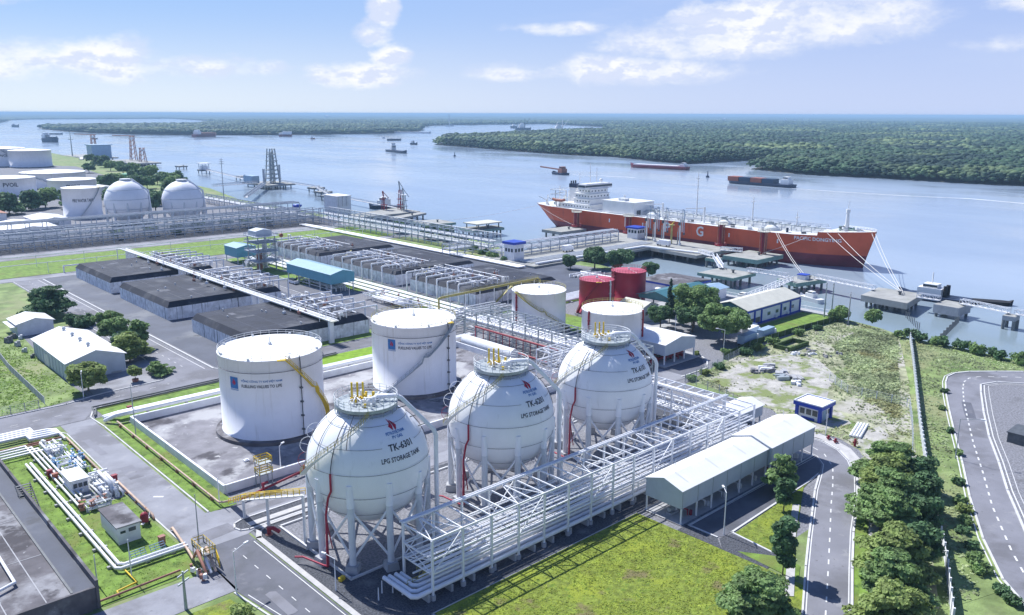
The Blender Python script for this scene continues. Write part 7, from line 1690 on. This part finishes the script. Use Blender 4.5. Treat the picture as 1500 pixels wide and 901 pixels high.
for k, (x0, x1, y0, y1, h, m, lab) in enumerate(((100, 128, 505, 545, 6, 'whiteroof', 'white roofed far shed, nearest to the lawn rack'), (76, 100, 545, 590, 7, 'whiteroof', 'white roofed far shed behind the nearest one'), (128, 146, 552, 582, 5, 'sheetroof', 'small pale far shed beside the fire water tank'), (92, 122, 600, 640, 6, 'terracotta', 'terracotta roofed far house under the trees'), (222, 240, 760, 790, 5, 'sheetroof', 'small grey roofed far house among the trees beyond the spheres'), (20, 74, 512, 530, 5, 'whiteroof', 'long low far shed at the left edge behind the lawn rack'))):
    t = thing('far_shed', lab, 'shed', (x0, y0, 0), 'far sheds up the bank'); MB().gable(x0, x1, y0, y1, 0, h, h * 1.3, 'y').build('wall', 'whitewall', t); MB().groof(x0, x1, y0, y1, h, h * 1.3, 'y', .8, .2).build('roof', m, t); MB().box((x0 + x1) / 2 - 2, (x0 + x1) / 2 + 2, y0 - .1, y0 + .05, 0, 3.4).build('door', 'galv', t)
# ------------------------------------------------------------------ mangrove forest across the river
FARLAND = [(1100, -3000), (1000, -300), (988, 100), (984, 279), (976, 343), (978, 418), (967, 514), (1010, 616), (1075, 632), (1200, 672), (1340, 735), (1210, 738), (1110, 742), (1040, 745), (1053, 810), (1116, 947), (1104, 1050), (1132, 1204), (1176, 1379), (1229, 1600),
           (1330, 1690), (1468, 1868), (1800, 2010), (2224, 2220), (2778, 2439), (3600, 3100), (4265, 4257), (3500, 4250), (3173, 4102), (2790, 3740), (2321, 3101), (2000, 2720), (1733, 2562), (1368, 2585), (1180, 2680), (1067, 2795), (985, 3000), (945, 3231), (960, 3600), (986, 3960), (1060, 4350), (1140, 4560),
           (1369, 4740), (1698, 4880), (2090, 5060), (2900, 6400), (3200, 7600), (3900, 10152), (2500, 9600), (2289, 9518), (1900, 8600), (1376, 6596), (900, 6100), (300, 5900), (-800, 6400), (-4000, 9000), (-15000, 34000), (20000, 36000), (36000, 20000), (36000, -3000)]
structure('far_bank', MB().prism(FARLAND, -7, -3.4), 'mud')


def inside(poly, x, y):
    r = np.zeros(len(x), bool); n = len(poly)
    for i in range(n):
        (x0, y0), (x1, y1) = poly[i], poly[(i + 1) % n]
        if y0 == y1: continue
        c = (y0 > y) != (y1 > y)
        r ^= c & (x < (x1 - x0) * (y - y0) / (y1 - y0) + x0)
    return r


def edge_dist(poly, x, y):
    d = np.full(len(x), 1e9); n = len(poly)
    for i in range(n):
        (x0, y0), (x1, y1) = poly[i], poly[(i + 1) % n]; ex, ey = x1 - x0, y1 - y0
        u = np.clip(((x - x0) * ex + (y - y0) * ey) / (ex * ex + ey * ey), 0, 1); d = np.minimum(d, np.hypot(x - x0 - u * ex, y - y0 - u * ey))
    return d


def vnoise(x, y, seed=0):
    rg = np.random.default_rng(seed); ph = rg.random((6, 3)) * 7; s = 0
    for k in range(6):
        a = ph[k, 0]; f = 1.7 ** k
        s = s + np.sin((x * math.cos(a) + y * math.sin(a)) * f + ph[k, 1] + 1.7 * np.sin((x * math.sin(a) - y * math.cos(a)) * f * .8 + ph[k, 2])) / 1.45 ** k
    return s / 2.2


na, nr = 420, 330
az_ = AZ + np.radians(np.linspace(-38, 38, na)); rr = 880 * (38000 / 880) ** (np.linspace(0, 1, nr) ** 1.15)
A_, R_ = np.meshgrid(az_, rr); X, Y = (R_ * np.cos(A_)).ravel(), (R_ * np.sin(A_)).ravel()
ins = inside(FARLAND, X, Y); ed = edge_dist(FARLAND, X, Y)
Zc = 6.5 + 2.2 * vnoise(X / 90, Y / 90, 1) + 2.6 * vnoise(X / 420, Y / 420, 2); Zc = np.where(ed < 25, Zc - 5 * (1 - ed / 25), Zc)
idx = np.arange(na * nr).reshape(nr, na); q = np.stack([idx[:-1, :-1], idx[:-1, 1:], idx[1:, 1:], idx[1:, :-1]], -1).reshape(-1, 4)
keep = ins[q].all(1); q = q[keep]; used, inv = np.unique(q, return_inverse=True)
o = np_mesh('far_forest_canopy', np.stack([X, Y, Zc], 1)[used], inv.reshape(-1, 4)[:, ::-1], 'farforest', smooth=True); tag(o, 'endless green mangrove forest reaching to the horizon', None, None, 'stuff')
t_ = (1 + 5 ** .5) / 2
ICO_V = np.array([(-1, t_, 0), (1, t_, 0), (-1, -t_, 0), (1, -t_, 0), (0, -1, t_), (0, 1, t_), (0, -1, -t_), (0, 1, -t_), (t_, 0, -1), (t_, 0, 1), (-t_, 0, -1), (-t_, 0, 1)]) / math.sqrt(1 + t_ * t_)
ICO_F = np.array([(0, 11, 5), (0, 5, 1), (0, 1, 7), (0, 7, 10), (0, 10, 11), (1, 5, 9), (5, 11, 4), (11, 10, 2), (10, 7, 6), (7, 1, 8), (3, 9, 4), (3, 4, 2), (3, 2, 6), (3, 6, 8), (3, 8, 9), (4, 9, 5), (2, 4, 11), (6, 2, 10), (8, 6, 7), (9, 8, 1)])


def subdiv(v, f):
    cache, nv, nf = {}, [tuple(a) for a in v], []

    def mid(a, b):
        k = (min(a, b), max(a, b))
        if k not in cache:
            m = (np.array(nv[a]) + np.array(nv[b])) / 2; m /= np.linalg.norm(m); nv.append(tuple(m)); cache[k] = len(nv) - 1
        return cache[k]
    for a, b, c in f:
        ab, bc, ca = mid(a, b), mid(b, c), mid(c, a); nf += [(a, ab, ca), (b, bc, ab), (c, ca, bc), (ab, bc, ca)]
    return np.array(nv), np.array(nf)


ICO2_V, ICO2_F = subdiv(ICO_V, ICO_F)


def crowns(name, label, x, y, z, r, seed, fine):
    rg = np.random.default_rng(seed); V, F = (ICO2_V, ICO2_F) if fine else (ICO_V, ICO_F); n = len(x)
    s = np.stack([r * 1.1, r * 1.1, r * (.45 + .3 * rg.random(n))], 1)
    v = V[None] * (1 + .16 * rg.normal(size=(n, len(V), 1))) * s[:, None] + np.stack([x, y, z], 1)[:, None]
    f = F[None] + (np.arange(n) * len(V))[:, None, None]
    return tag(np_mesh(name, v.reshape(-1, 3), f.reshape(-1, 3), 'mangrove', smooth=True), label, None, None, 'stuff')


def scatter(n, r0, r1, seed, a0=-36, a1=36):
    rg = np.random.default_rng(seed); a = AZ + np.radians(a0 + (a1 - a0) * rg.random(n)); r = np.sqrt(r0 ** 2 + (r1 ** 2 - r0 ** 2) * rg.random(n)); x, y = r * np.cos(a), r * np.sin(a)
    k = inside(FARLAND, x, y); return x[k], y[k], rg


x, y, rg = scatter(52000, 880, 1500, 5); e = edge_dist(FARLAND, x, y); r = 1.8 + 3.2 * rg.random(len(x)) ** 3 + .8 * rg.random(len(x)); z = 7.2 + 2.4 * vnoise(x / 70, y / 70, 3) + 4.5 * rg.random(len(x)) ** 2 - np.where(e < 12, 4.5 * (1 - e / 12), 0)
crowns('mangrove_trees', 'dense mangrove trees lining the far river bank', x, y, z, r, 6, True)
ex_, ey_ = [], []
for p, q in zip(FARLAND[2:24], FARLAND[3:25]):
    L = math.dist(p, q); n = int(L / 1.7)
    for i in range(n): ex_.append(p[0] + (q[0] - p[0]) * i / n); ey_.append(p[1] + (q[1] - p[1]) * i / n)
ex_, ey_ = np.array(ex_), np.array(ey_); rg = np.random.default_rng(9); ex_ = ex_ + rg.normal(size=len(ex_)) * 3.2; ey_ = ey_ + rg.normal(size=len(ex_)) * 3.2
crowns('mangrove_edge', 'ragged front edge of the mangroves at the water', ex_, ey_, .2 + 7.5 * rg.random(len(ex_)), 1.5 + 1.7 * rg.random(len(ex_)), 10, True)
x, y, rg = scatter(60000, 1480, 3400, 7); crowns('mangrove_wood', 'mangrove wood covering the land behind the far bank', x, y, 6 + 2.5 * vnoise(x / 90, y / 90, 1) + 3 * rg.random(len(x)) + 1.5, 3.2 + 5.5 * rg.random(len(x)) ** 2, 8, False)
x, y, rg = scatter(50000, 3350, 8000, 11); crowns('mangrove_wood', 'hazy mangrove wood far behind the second channel', x, y, 6 + 2.6 * vnoise(x / 420, y / 420, 2) + 3 * rg.random(len(x)), 7 + 6 * rg.random(len(x)), 12, False)
for k, (px, py, s) in enumerate(((1150, 176, 14), (1164, 177, 7), (1176, 177, 7), (1187, 177, 6), (573, 169.5, 30), (1060, 177, 16), (478, 172, 24))):
    x, y = at(px, py, 8); d = math.hypot(x, y); b = MB().gable(x - s, x + s, y - s * .7, y + s * .7, 0, 16 + s * .5, 20 + s * .8, 'x')
    tag(b.build('far_building', 'whitewall'), 'tiny white building standing out of the forest towards the horizon', 'building', 'white buildings in the far forest')

# ------------------------------------------------------------------ trees and bushes
tree('wide dark flat-topped tree behind the small shed', 72, 310, 10.5, 9.2, 'layered', 'leafdark', 1, 5200, .55)
tree('mid green tree behind the warehouse, nearest to the small shed', 80.6, 276, 7.2, 4.6, 'round', 'leaf', 2, 5200, .30); tree('pale green tree in the middle of the clump behind the warehouse', 77.4, 262, 7.8, 5.2, 'round', 'leaf', 3, 6000, .30)
tree('tall narrow tree at the kerb end of the clump behind the warehouse', 81, 250, 8.4, 3.4, 'column', 'leaf', 4, 2600, .4); tree('low dark tree between the wide flat tree and the warehouse clump', 75.6, 288, 4.6, 4.6, 'bush', 'leafdark', 5, 2200, .45)
tree('broad yellow green tree between the warehouse corner and the service road', 73.6, 237, 8.4, 5.6, 'layered', 'leafyellow', 6, 3800, .42); tree('dark round headed tree behind the broad yellow green one', 76, 246, 7.2, 4.4, 'round', 'leafdark', 66, 4800, .30)
tree('round bushy tree standing in front of the warehouse gable', 57, 217.6, 7.4, 5.4, 'round', 'leafyellow', 7, 4600, .38); tree('little pale tree in a red tub on the forecourt', 68.4, 217.6, 4.6, 1.9, 'round', 'leafyellow', 8, 1100, .3); tree('low flat spreading tree on the forecourt corner', 75.0, 219.6, 3.6, 3.4, 'layered', 'leaf', 9, 1800, .34)
tag(MB().cyl(68.4, 217.6, .03, .7, .75, 12, .85).build('tree_tub', 'brownpipe'), 'red tub holding the little pale tree', 'tub')
tree('bushy tree cut by the left edge beside the small shed', 45.5, 287, 6.5, 5.0, 'round', 'leafdark', 10, 4800, .30)
tree('tall bushy tree beside the teal shed, its crown highest of the group', 223.0, 153.4, 15.5, 9.4, 'round', 'leaf', 11, 18000, .30); tree('big round tree with pale yellowish top behind the vans', 213.4, 135.6, 12.4, 9.0, 'round', 'leaf', 12, 18000, .30)
tree('dark tree under the eave of the grey shed by the maroon tank', 214, 160, 8.6, 4.8, 'round', 'leafdark', 13, 6000, .30); tree('slim dark conifer with a pointed top beside the teal shed', 222.6, 162.8, 15, 2.9, 'spire', 'leafblue', 14, 2800, .4); tree('dark tree at the foot of the conifer', 217.6, 150, 9.5, 6.0, 'round', 'leafdark', 15, 9200, .30)
for k, (x, y, h, r, lab) in enumerate(((270, 253, 7.4, 3.8, 'smallest of the three dark round trees at the trestle'), (279, 246.5, 9.8, 6.0, 'middle one of the dark round trees at the trestle'), (284.5, 236, 9.2, 6.0, 'dark round tree at the trestle, nearest to the maroon tanks'), (283, 219, 6.2, 4.2, 'dark low tree peeping over the maroon tanks'), (279, 398, 7.4, 4.4, 'dark tree on the bank, beyond the rack, alone on the upstream side'), (277, 366, 8.6, 5.0, 'dark tree on the bank, left of the pair beyond the rack'), (282.6, 358, 8.4, 4.8, 'dark tree on the bank, right of the pair beyond the rack'), (281, 344, 5.4, 3.6, 'small dark tree on the bank beside the pair'))):
    tree(lab, x, y, h * 1.15, r * 1.2, 'bush', 'leafdark', 20 + k, 5000, .42)
tree('green round bush tree on the shore beside the bare power pole', 266.5, 125.6, 6.0, 4.4, 'bush', 'leaf', 31, 2600, .42); tree('green round bush tree on the shore by the dark pile row', 274.0, 117.6, 5.2, 3.6, 'bush', 'leaf', 32, 2200, .42)
RT_ = [(158, 60.0, 6.2, 3.6, 'leafyellow'), (150.5, 58.4, 9.0, 5.4, 'leaf'), (143.5, 55.4, 9.6, 5.6, 'leafyellow'), (137.0, 52.6, 9.4, 5.4, 'leaf'), (130.6, 49.4, 8.6, 4.6, 'leaf'), (120, 44.4, 8.0, 5.2, 'leafyellow'), (112.0, 41.6, 8.0, 5.0, 'leaf'), (104.5, 38, 8, 5, 'leafyellow')]
for k, (x, y, h, r, m) in enumerate(RT_): tree(f'{ORD[k]} layered tree of the row inside the white fence, counted from the river end', x, y, h, r * 1.1, 'layered', m, 40 + k, 11000, .25, group='tree row inside the white fence')
for k, (x, y, h, r) in enumerate(((152, 53.2, 6.6, 2.4), (143.8, 49.6, 7.4, 2.4), (136, 46.2, 7, 2.3), (125, 42, 7.2, 2.4))): tree(f'{ORD[k]} narrow dark tree close against the white fence, counted from the river end', x, y, h, r * 1.3, 'column', 'leafdark', 60 + k, 3600, .27, group='dark trees against the white fence')
tree('slender dark tree with a bare trunk at the road fork', 107.6, 55.6, 9.4, 2.4, 'column', 'leafdark', 70, 2800, .32); tree('young layered tree on the lawn island nearest to the pump shed', 133, 70.2, 7.6, 3.4, 'layered', 'leaf', 71, 2200, .32); tree('small dark tree on the lawn island, between the other two', 126.5, 66.2, 6.2, 2.0, 'column', 'leafdark', 72, 1500, .3)
tree('wide feathery tree at the bottom edge of the bright lawn', 96.0, 52.6, 6.4, 5.4, 'layered', 'leaf', 73, 12000, .24)
for k, (px, py, h, r, m) in enumerate(((1404, 666, 1.2, 1.3, 'leaf'), (1393, 634, 1.2, 1.1, 'leafdark'), (1380, 600, 1.1, 1.0, 'leaf'), (1383, 575, 1.2, 1.2, 'leafdark'), (1403, 709, 1.4, 1.3, 'leafdark'), (1406, 738, 1.5, 1.5, 'leaf'), (1413, 750, 1.5, 1.6, 'leafyellow'), (1416, 770, 1.6, 1.7, 'leaf'), (1412, 782, 1.3, 1.4, 'leafdark'), (1424, 803, 1.4, 1.5, 'leafdark'), (1428, 822, 1.5, 1.6, 'leaf'), (1436, 838, 1.7, 1.8, 'leaf'), (1464, 868, 1.2, 1.4, 'leafdark'), (1484, 886, 1.5, 1.7, 'leafdark'))):
    x, y = at(px, py); bush(f'{ORD[k]} low bush on the verge between the fence and the loop road', x, y, h, r, m, 80 + k, 420, .24, 'bushes on the loop road verge')
rg0 = random.Random(4)
for k in range(18):
    u = k / 17; i = min(4, int(u * 5)); p = [(261, 102), (261.4, 90), (260, 76), (258.5, 62), (257.5, 48), (256.5, 34)]; v = u * 5 - i; x, y = p[i][0] + (p[i + 1][0] - p[i][0]) * v, p[i][1] + (p[i + 1][1] - p[i][1]) * v
    bush(f'{ORD[k]} mangrove shrub on the right river edge, counted from the fence', x - rg0.random() * 2, y + rg0.random() * 2, 2.2 + 2.0 * rg0.random(), 2.0 + 1.2 * rg0.random(), 'leafdark' if k % 3 else 'leaf', 110 + k, 520, .34, 'mangrove shrubs on the river edge')
proto = []
for k, (m, kd) in enumerate((('leafdark', 'round'), ('leaf', 'round'), ('leafdark', 'layered'))): proto.append(tree('dark bushy tree in the clump beyond the far spheres', 300 + k * 12, 800 + 20 * k, 12, 8, kd, m, 140 + k, 1300, 1.0, group='far trees up the bank'))
far_sp = [('dark bushy tree in the clump beyond the far spheres', [(262, 770), (276, 790), (288, 760), (300, 830), (316, 860), (286, 850), (262, 830), (246, 800), (318, 900), (240, 740), (270, 720), (225, 690), (255, 680)]),
          ('tree in the dark belt in front of the far tanks at the left edge', [(108, 690), (126, 680), (140, 700), (152, 668), (118, 712), (100, 660), (134, 650), (164, 680), (176, 660), (182, 690), (120, 640), (92, 700)]),
          ('bush tree on the far grassy shore near the red cranes', [(345, 1130), (352, 1180), (330, 1060), (340, 1010), (318, 980), (300, 1040), (326, 940), (362, 1240), (310, 900), (350, 1090)]),
          ('tree between the two far spheres and the fire water tank', [(196, 620), (206, 660), (226, 640), (236, 610), (214, 600), (178, 630), (246, 640)]), ('low tree in the planting below the lawn rack', [(212, 482), (224, 481), (238, 482), (196, 482), (182, 481), (168, 482), (150, 482)])]
first = True; rg1 = random.Random(2)
for lab, pts in far_sp:
    for x, y in pts:
        s = (.55 if y < 500 else .8) + .5 * rg1.random() * (y > 500); o = dup(proto[rg1.randrange(3)], (x, y, 0), rg1.random() * 6, lab, s)
for k, (px, py, h, r) in enumerate(((707, 372, 2.6, 3.2), (722, 378, 3.2, 4.0), (738, 383, 2.6, 3), (693, 366, 2.2, 2.6), (812, 500, 1.6, 1.6))):
    x, y = at(px, py); bush(['leafy shrub under the bank rack, nearest to the gate cabin', 'widest leafy shrub under the bank rack', 'low shrub at the foot of the gate cabin', 'small shrub at the far end under the bank rack', 'shrub behind the grey green rack'][k], x, y, h, r, 'leaf' if k % 2 else 'leafdark', 160 + k, 700, .4, 'shrubs near the gate cabin')
for k, (x, y, h, r) in enumerate(((203.5, 128.4, 2.4, 1.8), (208, 124.6, 2.2, 2.6), (215, 125.4, 2.0, 2.6), (224, 125.4, 2.4, 2.6), (190, 121.6, 1.8, 2.0), (183, 121.8, 1.6, 1.9), (240, 125, 2.2, 2.4), (250, 124.6, 2, 2.2), (196.6, 133.6, 1.4, 1.2), (176, 121, 1.5, 1.7))):
    bush(f'wild shrub by the mossy boundary wall, {ORD[k]} of ten', x, y, h, r, ['leaf', 'leafdark', 'leafyellow'][k % 3], 180 + k, 420, .3, 'wild shrubs by the mossy wall')
for k, (x, y) in enumerate(((36.5, 99), (41.8, 96), (39, 92), (42.5, 101.5))): bush(f'{ORD[k]} yellow green shrub in the small bed at the bottom road', x, y, 1.1, 1.7, 'leafyellow', 200 + k, 420, .22, 'shrubs in the bed at the bottom road')


# ------------------------------------------------------------------ ground cover no one would count
def tufts(name, label, poly, n, size, m, seed, avoid=(), keep=.0, flat=.5, dens=None):
    rg = np.random.default_rng(seed); P = np.array(poly); lo, hi = P.min(0), P.max(0); x = lo[0] + (hi[0] - lo[0]) * rg.random(n * 3); y = lo[1] + (hi[1] - lo[1]) * rg.random(n * 3)
    k = inside(poly, x, y)
    for a in avoid: k &= ~inside(a, x, y) | (rg.random(len(x)) < keep)
    if dens: k &= vnoise(x / dens, y / dens, seed) + .8 * rg.normal(size=len(x)) * .5 > -.25
    x, y = x[k][:n], y[k][:n]; m_ = len(x); ls = np.repeat(size * (.5 + .9 * rg.random(m_) ** 2), 3)
    c = np.repeat(np.stack([x, y, np.zeros(m_)], 1), 3, 0) + rg.normal(size=(m_ * 3, 3)) * (ls * .5)[:, None] * np.array([1, 1, 0]); c[:, 2] = ls * .32
    nrm = rg.normal(size=(m_ * 3, 3)) * .8 + np.array([0, 0, flat * 1.4]); nrm /= np.linalg.norm(nrm, axis=1)[:, None]
    t = np.cross(nrm, rg.normal(size=nrm.shape)); t /= np.linalg.norm(t, axis=1)[:, None]; b = np.cross(nrm, t); s = (ls * .6)[:, None]
    v = np.stack([c - t * s, c - b * s * .8, c + t * s, c + b * s * .8], 1).reshape(-1, 3); v[:, 2] = np.maximum(v[:, 2], .02)
    return tag(np_mesh(name, v, np.arange(len(v)).reshape(-1, 4), m), label, None, None, 'stuff')


SANDS = [[(173, 92), (184, 88), (196, 93), (208, 97), (219, 108), (224, 116), (212, 119), (200, 121), (182, 119), (175, 108)], [(163.6, 84.5), (168, 80), (177, 78), (182, 83), (176, 90), (168, 93)], [(160, 66.5), (164, 70.5), (172, 74), (180, 73), (174, 67), (163, 62.4)]]
WG = [(163, 84), (166.5, 76), (163.4, 70), (158, 65.6), (140, 57), (112, 44.6), (116, 36), (143.5, 48.5), (161.2, 57), (186.5, 68.4), (218, 82.2), (262, 103.4), (267, 111.5), (270, 124), (258, 126), (200, 124.8), (176, 120), (172, 95)]
tufts('scrub', 'wild scrub and tall grass on the waste ground by the river', WG, 11000, .45, 'tuft', 1, SANDS, .07, flat=1.2, dens=9)
tufts('scrub', 'dense tall grass in the middle of the waste ground', [(188, 72), (262, 104), (266, 116), (236, 112), (214, 96), (196, 84)], 7000, .6, 'tuft', 2, flat=1.2)
tufts('meadow_grass', 'rough grass between the white fence and the loop road', [(116, 35.0), (143.8, 47), (161.6, 56), (186.8, 67.4), (218.4, 81), (261, 102), (261, 87), (258.6, 67), (253, 58), (250, 66), (239, 76), (228, 78), (203, 68.4), (171, 54.2), (141, 40.4), (126, 33)], 10000, .4, 'tuft', 3, flat=1.2, dens=7)
tufts('ground_cover', 'bright yellow green ground cover leaves on the front lawn', [(62.7, 83), (62.7, 36), (78, 41.4), (100, 50.6), (106.8, 54), (107, 83)], 30000, .20, 'cover', 4, flat=1.6, dens=3.2)
tufts('ground_cover', 'ground cover leaves on the lawn island by the road fork', [(113.2, 67.2), (112.9, 60), (114, 57.4), (120, 60.6), (129, 64.8), (138, 68.8)], 2600, .2, 'cover', 5, flat=1.6)
tufts('grass_tufts', 'short grass of the plot around the small hut', [(29.4, 117), (42.6, 117), (43.4, 124), (43, 146), (43.6, 186), (29.4, 186)], 7000, .17, 'grassblade', 6, flat=1.4, dens=4)
tufts('grass_tufts', 'short grass in the strip outside the bund', [(52.4, 134), (56.6, 134), (56.6, 188), (52.4, 188)], 3000, .17, 'grassblade', 7, flat=1.4, dens=4)
tufts('grass_tufts', 'rough grass beside the warehouse', [(-5, 212), (47, 212), (54.6, 214), (54.6, 231), (57, 288), (40, 300), (20, 260)], 9000, .34, 'grassblade', 8, flat=1.4, dens=6)
# ------------------------------------------------------------------ done
for o in SC.objects:
    if o.type == 'MESH' and o.name.startswith('road_marking'): o['kind'] = 'structure'
